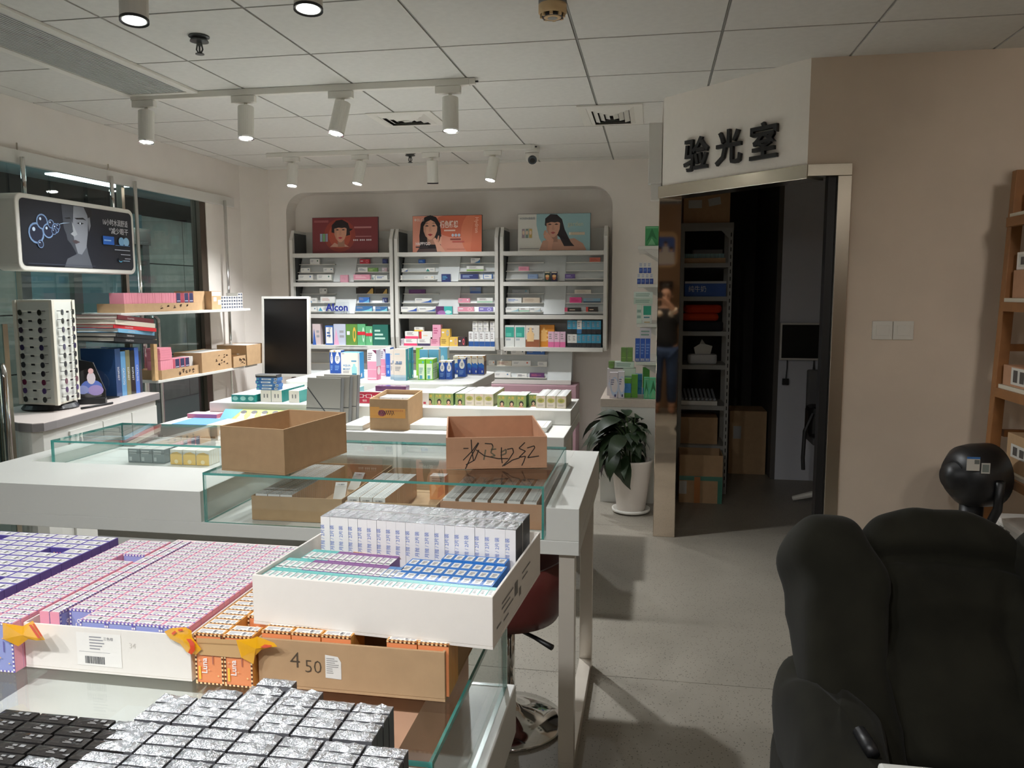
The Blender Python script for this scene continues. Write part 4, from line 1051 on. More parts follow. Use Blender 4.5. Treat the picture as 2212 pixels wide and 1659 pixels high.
# blue letters
o = MB(); a = AY(703,672,6.53); b = AY(751,672,6.53)
al = thing('brand_letters','dark blue raised letters on a clear stand in the left shelf unit','sign',(a.x,6.535,1.258))
MB().box(-.01,b.x-a.x+.012,.0,.004,0,.085).build('clear_stand', M_FILMCL, al)
MB().text((0,-.001,.012),(1,0,0),(0,0,1),'Alcon',0,0,.062,C(34,46,140),bold=.03,wmax=b.x-a.x).build('lettering', M_CARD, al)
MB().box(-.01,b.x-a.x+.012,-.012,.012,-.0035,0).build('foot', M_FILMCL, al)
# bottom open shelf
def d1(x): return 600+x/5.53
def d2(x): return 960+x/5.53
def dv(y): return 660+y/5.53
BZ = .9755; BY = 6.545
def std(fn,x0,y0,x1,y1,col,kind,acc,lab,zb=BZ,dep=.06,Y=BY,grp=None,cat='carton',name='care_carton'):
    return shelf_pack(fn(x0),dv(y0),fn(x1),dv(y1),Y,zb,col,kind,lab,dep=dep,acc=acc,cat=cat,name=name,group=grp)
std(d1,415,190,508,438,C(214,196,196),'tri',C(60,100,180),'pinkish white carton with blue corner, far left of the bottom shelf')
o = std(d1,568,210,662,440,C(60,100,170),'panel',C(232,230,226),'blue-rimmed white carton with vertical lettering on the left bottom shelf')
MB().text((.006,-.0312,.148),(0,0,-1),(1,0,0),'Eyesene',0,-.010,.020,C(70,90,130),wmax=.10).build('lettering',M_CARD,o)
std(d1,668,190,810,440,C(190,196,214),'tri',C(226,170,200),'pastel iridescent carton on the left bottom shelf')
std(d1,815,190,948,440,C(96,140,66),'ring',C(230,180,70),'leaf green carton with orange spot on the left bottom shelf')
for k,(x0,x1,y0) in enumerate(((952,1045,190),(1050,1130,215))):
    o = std(d1,x0,y0,x1,442,C(96,170,120),'ring',C(190,226,200),('taller' if k==0 else 'shorter')+' green carton with a red band on the left bottom shelf')
    w_ = o.dimensions.x; h_ = (442-y0)/5.53/FPX*6.7
    MB().rect((-w_/2,-.0312,0),(1,0,0),(0,0,1),0,w_,h_*.5,h_*.66,C(206,44,60)).build('red_band',M_CARD,o)
std(d1,1135,195,1318,442,C(40,104,92),'bars',C(180,214,200),'dark teal carton with bottle print at the right of the left bottom shelf')
SM = [(1630,180,1730,280,WH,'band',C(230,190,60),'white-and-yellow box topping the pile'),(1520,287,1680,375,WH,'band',C(230,80,120),'white striped box in the upper left of the pile'),(1690,287,1845,375,WH,'edge',C(206,60,60),'white-and-red box in the upper middle of the pile'),
 (1850,190,1946,355,C(226,160,184),'bars',C(190,90,130),'pink box on the upper right of the pile'),(1952,250,2055,350,C(222,184,90),'ring',C(150,170,200),'yellow box on top of the yellow pair'),(1445,378,1503,465,C(196,188,196),'bars',C(150,140,150),'lilac-grey box at the left end of the pile'),
 (1508,380,1664,465,WH,'band',C(220,70,110),'white striped box at the lower left of the pile'),(1670,380,1820,465,WH,'band',C(70,60,90),'white striped box at the lower middle of the pile'),(1826,358,1935,465,C(222,160,180),'bars',C(190,100,130),'pink box at the foot of the pile'),
 (1942,352,2045,465,C(224,188,96),'bars',C(150,120,60),'yellow box left of the dark red-spotted box'),(2050,352,2150,465,C(224,186,90),'ring',C(200,150,150),'second yellow box beside the dark red-spotted box'),(2156,357,2240,465,C(70,54,58),'ring',C(214,80,96),'dark box with a red spot on the middle bottom shelf')]
KS = 1/5.53/FPX*6.70
for (x0,y0,x1,y1,col,kd,ac,lb) in SM:
    zb = BZ+.0004 if y1 > 440 else BZ+.0008+(465-y1-(6 if y1 > 330 else 8))*KS
    hh = (465-y0)*KS-.0005 if y1 > 440 else None
    if lb.startswith('white striped box at') or lb.startswith('lilac'): hh = 84*KS
    if lb.startswith('pink box at the foot'): hh = 104*KS
    if 'yellow box left' in lb or 'second yellow' in lb: hh = 108*KS
    if 'upper left of the pile' in lb or 'upper middle' in lb: hh = 88*KS; zb = BZ+.0012+84*KS
    if 'topping' in lb: zb = BZ+.002+172*KS; hh = 50*KS
    if lb.startswith('pink box on the upper'): zb = BZ+.001+104*KS; hh = 150*KS
    if 'on top of the yellow' in lb: zb = BZ+.001+108*KS; hh = 96*KS
    shelf_pack(d1(x0),dv(y0),d1(x1),dv(y1),BY,zb,col,kd,lb+', middle bottom shelf' if 'middle bottom shelf' not in lb else lb,dep=.06,acc=ac,cat='box',name='small_box',hfix=hh)
for k,(x0,x1) in enumerate(((290,350),(355,412),(416,480),(483,545),(549,600))):
    std(d2,x0,290,x1,465,C(226,226,226),'band',C(44,86,150),'%s of five white-over-blue cartons on the middle bottom shelf' % ORD(k),grp='white-over-blue cartons')
for r in range(2):
    for k,(x0,x1) in enumerate(((336,396),(402,458),(465,526),(545,600))):
        std(d2,x0,165+65*r,x1,225+65*r,C(226,224,220),'bars',C(140,140,150),'%s small white box in the %s row over the blue cartons' % (ORD(k),('upper','lower')[r]),zb=BZ+.1238+.0440*(1-r),grp='small white boxes over the blue cartons',name='small_box',cat='box')
for k,(x0,x1) in enumerate(((718,834),(840,968))):
    o = std(d2,x0,212,x1,468,C(214,216,212),'bars',C(170,180,186),'%s of two white cartons with a teal square on the right bottom shelf' % ('left' if k==0 else 'right'))
    w_ = .094; MB().rect((-w_/2,-.0315,0),(1,0,0),(0,0,1),.0115,.083,.079,.163,C(52,156,140)).rect((-w_/2,-.0318,0),(1,0,0),(0,0,1),.018,.06,.086,.115,C(90,190,170)).build('teal_square',M_CARD,o)
o = std(d2,972,210,1133,468,C(212,204,192),'band',C(150,90,60),'cream carton with a bottle print on the right bottom shelf')
MB().plane((-.055,-.0315,0),(1,0,0),(0,0,1),[(.01,.045),(.066,.045),(.068,.11),(.05,.13),(.048,.16),(.03,.16),(.028,.13),(.008,.11)],C(226,190,140)).build('bottle_print',M_CARD,o)
o = std(d2,1137,208,1312,470,C(214,140,44),'bars',C(240,200,130),'orange carton with a bottle print on the right bottom shelf',Y=6.575,dep=.05)
MB().plane((-.06,-.0265,0),(1,0,0),(0,0,1),[(.01,.045),(.058,.045),(.06,.11),(.045,.13),(.043,.16),(.028,.16),(.026,.13),(.008,.11)],C(236,186,110)).build('bottle_print',M_CARD,o)
for k,(x0,x1) in enumerate(((1239,1308),(1312,1376),(1380,1445))):
    std(d2,x0,290,x1,475,C(226,186,206),'band',C(222,110,160),'%s of three pink cartons on the right bottom shelf' % ORD(k),grp='pink cartons on the right bottom shelf',dep=.028)
gx = [1468+57.5*k for k in range(8)]
for r in range(2):
    for k in range(7):
        white = (r == 0 and k == 2) or (r == 1 and k < 2)
        lab = ('white' if white else 'blue-and-black')+' carton, %s in the %s row at the right end of the bottom shelf' % (ORD(k),('upper','lower')[r])
        o = std(d2,gx[k]+1,165+160*r,gx[k+1]-1,322+160*r,C(222,220,216) if white else C(64,148,180),'band',C(60,120,170) if white and r == 0 else C(44,44,48),lab,zb=BZ+(.1125 if r == 0 else 0),dep=.07,grp='blue-and-black cartons')
# low rack packs
LW = [(628,578,748,628,'w','dot',C(50,60,70),'white, black swirl',2),(795,575,965,630,'w','dot',C(60,70,90),'long white, dark moon',2),(985,570,1198,628,'b','dot',C(190,206,230),'long blue',2),(528,690,600,748,'w','dot',C(220,130,80),'white, orange spot',1),(628,693,800,748,'cr','bars',C(190,150,140),'cream patterned',1),(805,690,1030,750,'w','dot',C(200,90,70),'long white, red spot',1),(1115,697,1225,748,'w','bars',C(150,150,156),'plain white',1),(590,815,790,868,'w','dot',C(80,130,170),'white, big blue oval',0),(865,825,985,868,'w','bars',C(90,96,110),'white, grey mark',0),(1018,818,1190,872,'pu','bars',C(180,90,120),'dark berry-print',0)]
for (x0,y0,x1,y1,ck,kd,ac,wd,li) in LW:
    f = LOWF[li]
    shelf_pack(d2(x0),dv(y0),d2(x1),dv(y1),low_y(f)-.034,.685+.253*f+.0005,PKC[ck],kd,'%s lens box, %s ledge of the low rack' % (wd,LED[li]),dep=.026,acc=ac,group='lens boxes on the low rack')

# ---- posters on the top shelf (flat prints on boards)
def poster(u0,v0,u1,v1,label,cat='poster'):
    Y = 6.60; zb = SZ[3]+.0005
    a = AY(u0,v1,Y); b = AY(u1,v1,Y); h = AY(u0,v0,Y).z-zb; w_ = b.x-a.x
    t = thing('advert_board',label,cat,(a.x,Y,zb),0,'advert boards on the shelf units'); t.rotation_euler = (-.05,0,0)
    MB().box(0,w_,0,.018,0,h,C(70,60,64)).build('board', M_CARD, t)
    return t, w_, h
class Print(MB):
    def __init__(s, w, h, y=0): super().__init__(); s.w=w; s.h=h; s.k=0; s.y0=y
    def g(s, pts, col):
        s.k += 1; return s.plane((0,s.y0-.0004-.00015*s.k,0),(s.w,0,0),(0,0,s.h),pts,col)
    def e(s, cx, cy, rx, ry, col, n=20):
        return s.g([(min(.996,max(.004,cx+rx*math.cos(2*PI*i/n))), min(.99,max(.01,cy+ry*math.sin(2*PI*i/n)))) for i in range(n)], col)
    def r(s, x0,x1,y0,y1,col): return s.g([(x0,y0),(x1,y0),(x1,y1),(x0,y1)], col)
    def t(s, st, x, y, h, col, wmax=None, bold=0, align='l', rot=False):
        s.k += 1; o = (0,s.y0-.0004-.00015*s.k,0); a, b = (1,0,0), (0,0,1); x *= s.w; y *= s.h
        if rot: a, b = (0,0,-1),(1,0,0); x, y = -y, x
        return s.text(o,a,b,st,x,y,h*s.h,col,align,bold,wmax=wmax*s.w if wmax else None)
SKIN = C(226,174,146)
def portrait(P_, cx, cy, r, asp, skin, hair, lips, style):
    """a printed head: hair mass, neck, face, features, fringe; asp keeps circles round"""
    X = lambda x: cx+x*r/asp
    Yv = lambda y: cy+y*r
    poly = lambda pts, c: P_.g([(X(x),Yv(y)) for x,y in pts], c)
    dark = tuple(c*.6 for c in skin[:3])+(1,)
    if style == 'long': poly([(-1.0,.6),(-.6,1.25),(0,1.45),(.6,1.25),(1.0,.6),(1.15,-.6),(1.1,-1.9),(.3,-1.9),(-.3,-1.9),(-1.1,-1.9),(-1.15,-.6)],hair)
    elif style == 'side': poly([(-.9,.3),(-.85,1.0),(-.3,1.45),(.4,1.4),(.95,.9),(1.25,-.2),(1.9,-1.5),(2.3,-1.95),(1.2,-1.95),(.7,-1.0),(.2,-.6)],hair)
    elif style == 'bob': poly([(-1.05,.1),(-1.0,.9),(-.5,1.4),(.2,1.5),(.9,1.1),(1.1,.5),(1.5,.45),(1.1,.2),(1.15,-.2),(.7,-.3)],hair)
    poly([(-.35,-.6),(.45,-.6),(.5,-1.5),(-.3,-1.5)],dark)
    poly([(-.72,.45),(-.55,.95),(0,1.1),(.55,.95),(.74,.45),(.70,-.15),(.5,-.65),(.12,-1.0),(-.12,-1.0),(-.5,-.65),(-.70,-.15)],skin)
    poly([(-.72,.45),(-.55,.95),(-.3,1.05),(-.42,.3),(-.45,-.3),(-.3,-.8),(-.5,-.65),(-.70,-.15)],tuple(c*.82 for c in skin[:3])+(1,))
    for sx in (-1,1):
        poly([(sx*.58,.36),(sx*.34,.46),(sx*.14,.36),(sx*.34,.30)],C(50,36,34)); poly([(sx*.62,.58),(sx*.34,.70),(sx*.14,.60),(sx*.34,.64)],tuple(c*.9+.01 for c in hair[:3])+(1,))
    poly([(-.06,.3),(.06,.3),(.16,-.18),(0,-.26),(-.16,-.18)],tuple(c*.88 for c in skin[:3])+(1,))
    poly([(-.28,-.50),(0,-.40),(.28,-.50),(0,-.66)],lips)
    if style in ('side','bob'): poly([(-.78,.5),(-.7,1.1),(0,1.35),(.7,1.1),(.8,.5),(.5,.62),(.2,.56),(-.2,.62),(-.5,.54)],hair)
    else: poly([(-.78,.2),(-.7,1.0),(0,1.3),(.1,1.0),(-.45,.75)],hair); poly([(.78,.2),(.7,1.0),(0,1.3),(.0,1.0),(.45,.75)],hair)
# left: dark red board
t, w_, h_ = poster(675,470,817,543,'dark red advert board with a short-haired model'); P_ = Print(w_,h_); asp = w_/h_
P_.r(.004,.996,.01,.99,C(126,52,56)); P_.e(.42,.5,.24,.46,C(150,64,52)); P_.e(.42,.5,.17,.36,C(176,80,56))
P_.g([(.27,.18),(.34,.30),(.40,.24),(.46,.30),(.56,.18)],C(196,150,130))
portrait(P_,.43,.56,.25,asp,C(206,150,124),C(40,30,32),C(190,60,70),'bob')
for k in range(3): P_.r(.12+.042*k,.155+.042*k,.33,.55,[C(150,170,190),C(120,170,120),C(150,150,170)][k])
P_.r(.03,.25,.86,.92,C(160,90,90)); P_.r(.64,.90,.69,.735,C(190,130,130)); P_.r(.66,.90,.45,.475,C(180,120,120))
for g_ in range(3):
    for k in range(3): P_.e(.635+.1*g_+.028*k,.365,.011,.026,C(230,220,220),8)
P_.build('print', M_CARD, t.children[0])
# middle: orange-pink board
t, w_, h_ = poster(891,466,1041,543,'salmon advert board with a long-haired model touching her lips'); P_ = Print(w_,h_); asp = w_/h_
P_.r(.004,.996,.01,.99,C(224,150,128)); P_.e(.62,.75,.3,.35,C(214,110,80)); P_.e(.9,.5,.2,.6,C(226,130,96)); P_.g([(.84,.01),(.996,.01),(.996,.99),(.90,.99),(.86,.6)],C(222,120,86))
P_.g([(.06,.01),(.14,.26),(.24,.30),(.34,.26),(.42,.01)],C(90,74,72))
portrait(P_,.26,.62,.27,asp,C(226,168,142),C(34,28,32),C(170,60,60),'long')
P_.g([(.30,.36),(.335,.40),(.40,.22),(.48,.02),(.36,.02),(.34,.18)],C(226,170,146)); P_.g([(.35,.30),(.375,.46),(.39,.45),(.38,.26)],C(216,158,134)); P_.g([(.38,.26),(.41,.43),(.425,.42),(.42,.2)],C(226,170,146)); 
P_.t('BLCI',.07,.85,.075,C(240,214,206),wmax=.11); P_.e(.045,.885,.016,.035,C(240,214,206),10)
P_.t('HAPPYGO',.05,.20,.085,C(244,236,232),bold=.02,wmax=.21); P_.r(.05,.23,.13,.165,C(70,60,62))
P_.t('橘色畅想',.40,.68,.15,C(248,226,214),bold=.025,wmax=.26); P_.r(.46,.62,.57,.61,C(246,216,200))
for k in range(3): P_.e(.585+.045*k,.46,.019,.042,C(200,206,220),12)
P_.r(.55,.70,.33,.37,C(150,70,60)); P_.r(.58,.75,.27,.30,C(200,90,80)); P_.r(.5,.76,.08,.09,C(190,110,90))
P_.t('Hydron',.905,.93,.10,C(246,190,166),rot=True,bold=.02,wmax=.46)
P_.build('print', M_CARD, t.children[0])
# right: pale teal board
t, w_, h_ = poster(1118,462,1275,540,'pale teal advert board with a model resting her chin on her hand'); P_ = Print(w_,h_); asp = w_/h_
P_.r(.004,.996,.01,.99,C(150,186,190)); P_.g([(.004,.01),(.40,.01),(.30,.35),(.26,.70),(.26,.99),(.004,.99)],C(214,212,204))
P_.g([(.30,.02),(.35,.28),(.50,.34),(.62,.30),(.78,.34),(.90,.20),(.95,.02)],C(196,150,128))
portrait(P_,.49,.62,.25,asp,C(206,156,132),C(38,30,34),C(170,84,80),'side')
P_.g([(.36,.38),(.40,.52),(.44,.44),(.50,.30),(.47,.02),(.41,.02),(.43,.24)],C(210,158,134)); P_.g([(.355,.42),(.37,.55),(.40,.56),(.39,.44)],C(200,150,126))
P_.t('HORIEN海俪恩',.03,.85,.055,C(96,110,126),wmax=.21)
for k in range(3): P_.r(.06+.05*k,.10+.05*k,.36,.60,[C(160,140,150),C(120,140,130),C(190,160,90)][k]); P_.e(.08+.05*k,.5,.015,.06,C(220,196,170),8)
P_.t('garden',.69,.66,.12,C(206,206,176),wmax=.21)
for k in range(9): P_.e(.72+.024*k,.46,.013,.045,C(236,226,206) if k == 0 else C(214,196,170),10)
P_.r(.03,.30,.07,.085,C(150,150,146))
P_.build('print', M_CARD, t.children[0])
# black panel on a stand
t = thing('screen_stand','tall black screen in a white frame before the left shelf unit','screen',(0,0,0))
zt, zb = 1.395, .745
xa, xb, y_ = -3.135+.0, -2.735, 6.08
mb = MB(); 
for q in ((0,.018,0,.65),(.392,.41,0,.65),(.018,.392,0,.022),(.018,.392,.632,.65)): mb.box(q[0],q[1],0,.035,q[2],q[3])
f = mb.build('frame', M_WHITEM, t, loc=(-3.150,y_,zb)); f.rotation_euler = (-.06,0,0)
f2 = MB().box(.018,.392,.006,.03,.022,.632).build('screen', M_BLACKGL, f)
MB().box(-2.86,-2.83,y_+.045,y_+.075,0,.95).build('post', M_WHITEM, t); MB().box(-3.0,-2.7,y_-.1,y_+.2,0,.012).build('foot', M_WHITEM, t)
# ================================================================ GOODS ON THE FAR TABLES
def k4(x): return 660+x/5.267
def kv(y): return 730+y/5.267
def carton(u0,u1,vt,vb,dep,col,label,deco=None,side=None,top=None,group=None,zb=.9005,rz=0,name='care_carton',yb=None):
    a = AZ(u0,vb,zb); b = AZ(u1,vb,zb); y = yb or (a.y+b.y)/2
    a = AY(u0,vb,y); b = AY(u1,vb,y); h = AY((u0+u1)/2,vt,y).z-zb
    p = Pack(b.x-a.x-.001,dep,h,col,right=side,top=top or C(232,228,222))
    if deco: deco(p)
    return put(p.mesh(name,M_CARD),name,label,'carton',group,((a.x+b.x)/2,y+dep/2,zb),rz), p
def drop(p):
    p.R('f',0,1,.0,.92,C(40,84,170)); p.E('f',.55,.62,.34,.2,C(236,232,226),14); p.G('f',[(.25,.7),(.55,1),(.85,.7)],C(236,232,226)); p.bars('f',.4,.75,.55,.75,3,C(90,100,130)); p.bars('f',.2,.8,.12,.35,3,C(120,160,214)); p.R('f',.08,.28,.92,1,C(200,170,110))
def droptop(p): drop(p); p.R('r',0,1,0,.9,C(44,80,150))
for k,(u0,u1) in enumerate(((713,721),(720.5,737.5))):
    carton(u0,u1,757,806,.06,C(230,226,218),('rear' if k==0 else 'front')+' blue carton with a white drop at the left of the pedestal table',droptop,side=C(40,84,160),yb=4.93-.0*k,group='drop cartons')
def aqua(p):
    p.R('f',.04,.2,.95,.97,C(90,96,100)); p.R('f',.6,.9,.66,.71,C(70,140,180)); p.T('f','AQUA',.012,.078,.012,C(60,140,190),bold=.02); p.T('f','MOIST',.012,.056,.012,C(60,140,190),bold=.02)
    p.G('f',[(.62,.08),(.92,.08),(.92,.45),(.84,.5),(.84,.58),(.70,.58),(.70,.5),(.62,.45)],C(150,204,206)); p.bars('f',.1,.5,.22,.32,2,C(150,150,156)); p.R('f',.64,.9,.1,.22,C(30,110,140))
    p.R('r',0,.22,0,1,C(236,230,224)); p.R('r',.03,.18,.05,.12,C(40,100,190)); p.R('r',.4,.6,.06,.2,C(226,230,236))
carton(737.5,774.5,762,819,.10,C(226,216,204),'large cream carton with a bottle print and bright blue side',aqua,side=C(24,144,206),top=C(40,160,214))
def pinkc(p):
    p.R('f',0,1,0,.62,C(232,150,176)); p.R('f',0,1,.35,.36,C(250,230,234)); p.G('f',[(.55,1),(1,1),(1,.86)],C(120,44,80)); p.bars('f',.06,.6,.66,.92,4,C(130,120,130)); p.R('r',0,1,0,.45,C(232,130,170)); p.E('r',.5,.3,.36,.14,C(246,226,236)); p.R('f',.05,.95,.03,.08,C(244,210,220))
carton(794.2,814,756,821,.075,C(232,226,226),'nearer pink-and-white carton on the pedestal table',pinkc,side=C(214,214,234))
carton(823,833,754,811,.06,C(232,226,230),'pink-and-white carton standing behind its twin',pinkc,side=C(206,206,230))
def bluec(p): p.bars('f',.1,.8,.3,.4,2,C(150,190,230)); p.R('f',0,1,.8,1,C(230,230,230)); p.E('f',.5,.15,.15,.06,C(170,200,240))
carton(834,844,751,813,.07,C(48,104,196),'plain blue carton between the pink and the tall pale cartons',bluec,side=C(44,96,186))
def tallc(p):
    p.R('f',0,1,0,.10,C(150,176,194)); p.R('f',0,1,.10,.17,C(180,196,206)); p.bars('f',.1,.7,.5,.56,2,C(90,100,110)); p.T('f','亮眼',.012,.098,.016,C(60,130,190),wmax=.04); p.R('f',.1,.5,.83,.85,C(140,190,220)); p.bars('f',.1,.6,.3,.45,3,C(160,160,164))
    p.R('r',0,.4,0,1,C(40,190,206)); p.R('r',.55,1,0,1,C(30,160,200)); p.R('r',.7,.9,.03,.1,C(230,236,236))
carton(851,877.5,754,822,.05,C(224,212,200),'tall pale carton with a turquoise side, front one',tallc,side=C(230,222,230))
carton(843.5,851,755,820,.05,C(222,212,202),'tall pale carton half hidden at the left of the front one',tallc,side=C(230,222,230))
carton(878.5,884,752,818,.09,C(222,212,202),'tall pale carton close behind the front one, at its right',tallc,side=C(30,150,196),yb=4.665)
def greenc(p):
    p.R('f',.1,.9,.04,.78,C(226,240,214)); p.bars('f',.2,.75,.3,.6,4,C(110,170,150)); p.R('f',.25,.6,.05,.22,C(90,170,190)); p.E('f',.72,.86,.12,.06,C(90,190,210)); p.R('r',.1,.9,.04,.8,C(220,236,206)); p.bars('r',.2,.8,.3,.6,3,C(120,176,150))
for k in range(2):
    for j in range(3):
        u0 = 903+17*k+3.2*j; 
        carton(u0,u0+15.5,776-1.4*j,820-2.2*j,.035,C(132,206,56),'small lime green carton, %s from the front in the %s column on the pedestal table' % (ORD(j),('left','right')[k]),greenc,side=C(132,206,56),group='small lime cartons',yb=4.63+.037*j)
def skyc(p): p.R('f',0,1,.55,1,C(110,186,222)); p.R('f',0,1,0,.5,C(140,206,80)); p.E('f',.4,.62,.2,.1,C(200,226,236)); p.bars('f',.1,.8,.5,.56,1,C(230,236,236)); p.R('r',0,1,0,.6,C(130,200,70))
carton(907,925.5,755,812,.05,C(222,226,216),'left sky-blue and green carton behind the lime cartons',skyc,side=C(222,226,216),yb=4.78)
carton(926.5,948,755,812,.05,C(222,226,216),'right sky-blue and green carton behind the lime cartons',skyc,side=C(222,226,216),yb=4.78)
carton(899,910,751,806,.05,C(150,206,70),'green carton at the back left behind the sky-blue pair',None,side=C(140,200,60),yb=4.88)
carton(949,967,750,806,.05,C(196,214,170),'pale green carton at the back right behind the sky-blue pair',skyc,side=C(206,214,200),yb=4.88)
for k in range(2):
    for j in range(2):
        carton(948+14.6*k+2.6*j,962+14.6*k+2.6*j,780-1.5*j,820-2.3*j,.042,C(230,222,210),'blue drop carton, %s column, %s row, right part of the pedestal table' % (('left','right')[k],('front','second')[j]),drop,side=C(40,80,160),group='blue drop cartons',yb=4.685+.044*j)
carton(988.5,1006,773,814,.05,C(230,222,210),'single blue drop carton set apart at the right',drop,side=C(40,80,160))
def wav(p): p.G('f',[(0,0),(1,0),(1,.5),(.6,.62),(.25,.56),(0,.66)],C(30,110,206)); p.G('f',[(0,.0),(1,0),(1,.3),(0,.42)],C(40,80,190)); p.R('f',.6,.8,.08,.2,C(226,226,226)); p.bars('f',.1,.8,.82,.9,1,C(170,150,150)); p.G('f',[(.8,1),(1,1),(1,.85)],C(214,150,70)); p.R('r',0,1,0,.7,C(120,96,90))
for k in range(5):
    for j in range(2):
        carton(979+13.4*k+2*j,992+13.4*k+2*j,769-1.2*j,808-2*j,.045,C(228,220,208),'white-and-blue wave carton, %s from the left, %s row' % (ORD(k),('front','back')[j]),wav,side=C(196,160,120),group='white-and-blue wave cartons',yb=5.02+.047*j)
# clear trays behind the cartons
for k,(u,v) in enumerate(((760,752),(790,752))):
    q = AZ(u,760,.9005+.12); o = MB().box(-.05,.05,-.04,.04,0,.165,C(220,226,230)).build('clear_box', M_FILMCL, loc=(q.x if k else q.x, 5.08, .9005)); tag(o, ('left','right')[k]+' clear plastic box behind the cartons on the pedestal table','box')

# ---- riser on the stepped table
RZ = .8355
def tl(long_):
    p = Pack(.06,.0215,.064,C(40,140,134),top=C(226,230,226),front=C(226,222,212)); p.bars('f',.3,.42,.2,.85,1,C(120,120,120)); p.bars('f',.6,.72,.2,.85,1,C(120,120,120)); p.R('t',.04,.96,.1,.9,C(236,238,236)); p.bars('t',.1,.8,.3,.7,2,C(130,180,176)); return p.mesh('teal_box',M_CARD)
me_tl = tl(1)
def tl2():
    p = Pack(.044,.030,.040,C(40,140,130),front=C(48,140,136),top=C(232,236,232)); p.E('f',.5,.5,.36,.3,C(150,204,196),12); p.bars('t',.1,.9,.2,.8,2,C(170,200,196)); return p.mesh('teal_box',M_CARD)
me_tl2 = tl2()
for c in range(3):
    for r in range(9): put(me_tl2,'teal_lens_box','low teal lens box, %s from the front, %s column on the riser' % (ORD(r),ORD(c)),'lens box','low teal boxes on the riser',(-2.222+.0455*c,3.992+.0315*r,RZ))
for c in range(2):
    for r in range(13): put(me_tl,'teal_lens_box','tall teal lens box, %s from the front, %s column on the riser' % (ORD(r),('left','right')[c]),'lens box','tall teal boxes on the riser',(-2.058+.0625*c,4.015+.0222*r,RZ))
for r in range(10): put(me_tl,'teal_lens_box','teal lens box, %s from the front in the column by the leaning boards' % ORD(r),'lens box','single teal column on the riser',(-1.895,4.015+.0222*r,RZ),-.03)
p = Pack(.125,.055,.0165,C(70,124,190)); p.R('f',.25,.7,.2,.75,C(206,216,226)); p.bars('f',.3,.6,.35,.6,1,C(60,90,150)); p.R('f',.84,.98,.15,.85,C(214,220,226)); p.R('f',.86,.96,.35,.6,C(60,70,90)); p.E('f',.08,.5,.05,.25,C(110,190,190)); mbb = p.mesh('flat_box',M_CARD)
for k in range(4): put(mbb,'flat_blue_box','flat blue box, %s from the bottom of the small stack on the riser' % ORD(k),'lens box','stack of flat blue boxes',(-2.05+.004*math.sin(k*2.2),4.035,RZ+.0648+.0168*k),.05*math.sin(k*1.7))
p = Pack(.125,.055,.0165,C(56,56,60)); p.R('f',.02,.98,.6,1,C(200,196,192)); put(p.mesh('flat_box',M_CARD),'flat_black_box','flat black box on top of the small blue stack','lens box',None,(-2.052,4.033,RZ+.0648+.0168*4),-.04)
# light blue boxes behind boards
p = Pack(.03,.016,.07,C(206,226,232)); p.vtrim('r',.1,.9,.0,1,2,C(120,190,200),C(214,226,230)); ml = p.mesh('pale_box',M_CARD)
for r in range(12): put(ml,'pale_blue_box','pale blue lens box, %s from the front between the boards and red sign' % ORD(r),'lens box','pale blue boxes on the riser',(-1.60,4.03+.0175*r,RZ))
# white packs behind the red sign and the purple box on them
p = Pack(.056,.022,.062,C(224,220,216)); p.bars('t',.1,.9,.2,.8,2,C(170,170,170)); mw = p.mesh('white_box',M_CARD)
for c in range(6):
    for r in range(8): put(mw,'white_lens_box','white lens box behind the red sign, %s column, %s from the front' % (ORD(c),ORD(r)),'lens box','white boxes behind the red sign',(-1.49+.058*c,4.06+.0235*r,RZ))
o = MB().box(-.085,.085,-.03,.03,0,.028,C(112,66,110)).build('purple_box', M_GLOSS, loc=(-1.375,4.10,RZ+.0625)); tag(o,'purple box in clear film on the white boxes','box')
# red sign
a = AY(768,872,4.02); b = AY(926,872,4.02)
t = thing('counter_sign','crimson and white counter sign with outlined spectacles','sign',(a.x,4.02,RZ)); w_ = b.x-a.x; h_ = .066
MB().box(0,w_,0,.006,0,h_,C(222,220,216)).build('board', M_CARD, t)
P_ = Print(w_,h_); P_.r(.01,.64,.05,.95,C(186,36,66)); 
def ring(P_,pts,th,col):
    n=len(pts)
    cx=sum(q[0] for q in pts)/n; cy=sum(q[1] for q in pts)/n
    P_.g(pts,col); P_.g([(cx+(q[0]-cx)*(1-th),cy+(q[1]-cy)*(1-th)) for q in pts],C(186,36,66))
for x0 in (.03,.145): ring(P_,rrect(x0,x0+.085,.50,.78,.03),.22,C(240,232,232))
P_.r(.115,.145,.66,.70,C(240,232,232)); P_.r(.245,.265,.60,.66,C(240,232,232)); P_.r(.25,.26,.57,.69,C(240,232,232))
for x0 in (.335,.41): ring(P_,[(x0+.045*math.cos(2*PI*i/18),.63+.16*math.sin(2*PI*i/18)) for i in range(18)],.22,C(240,232,232))
P_.t('镜架',.10,.2,.14,C(240,226,226)); P_.r(.93,.965,.1,.28,C(190,70,90))
P_.build('print', M_CARD, t.children[0])
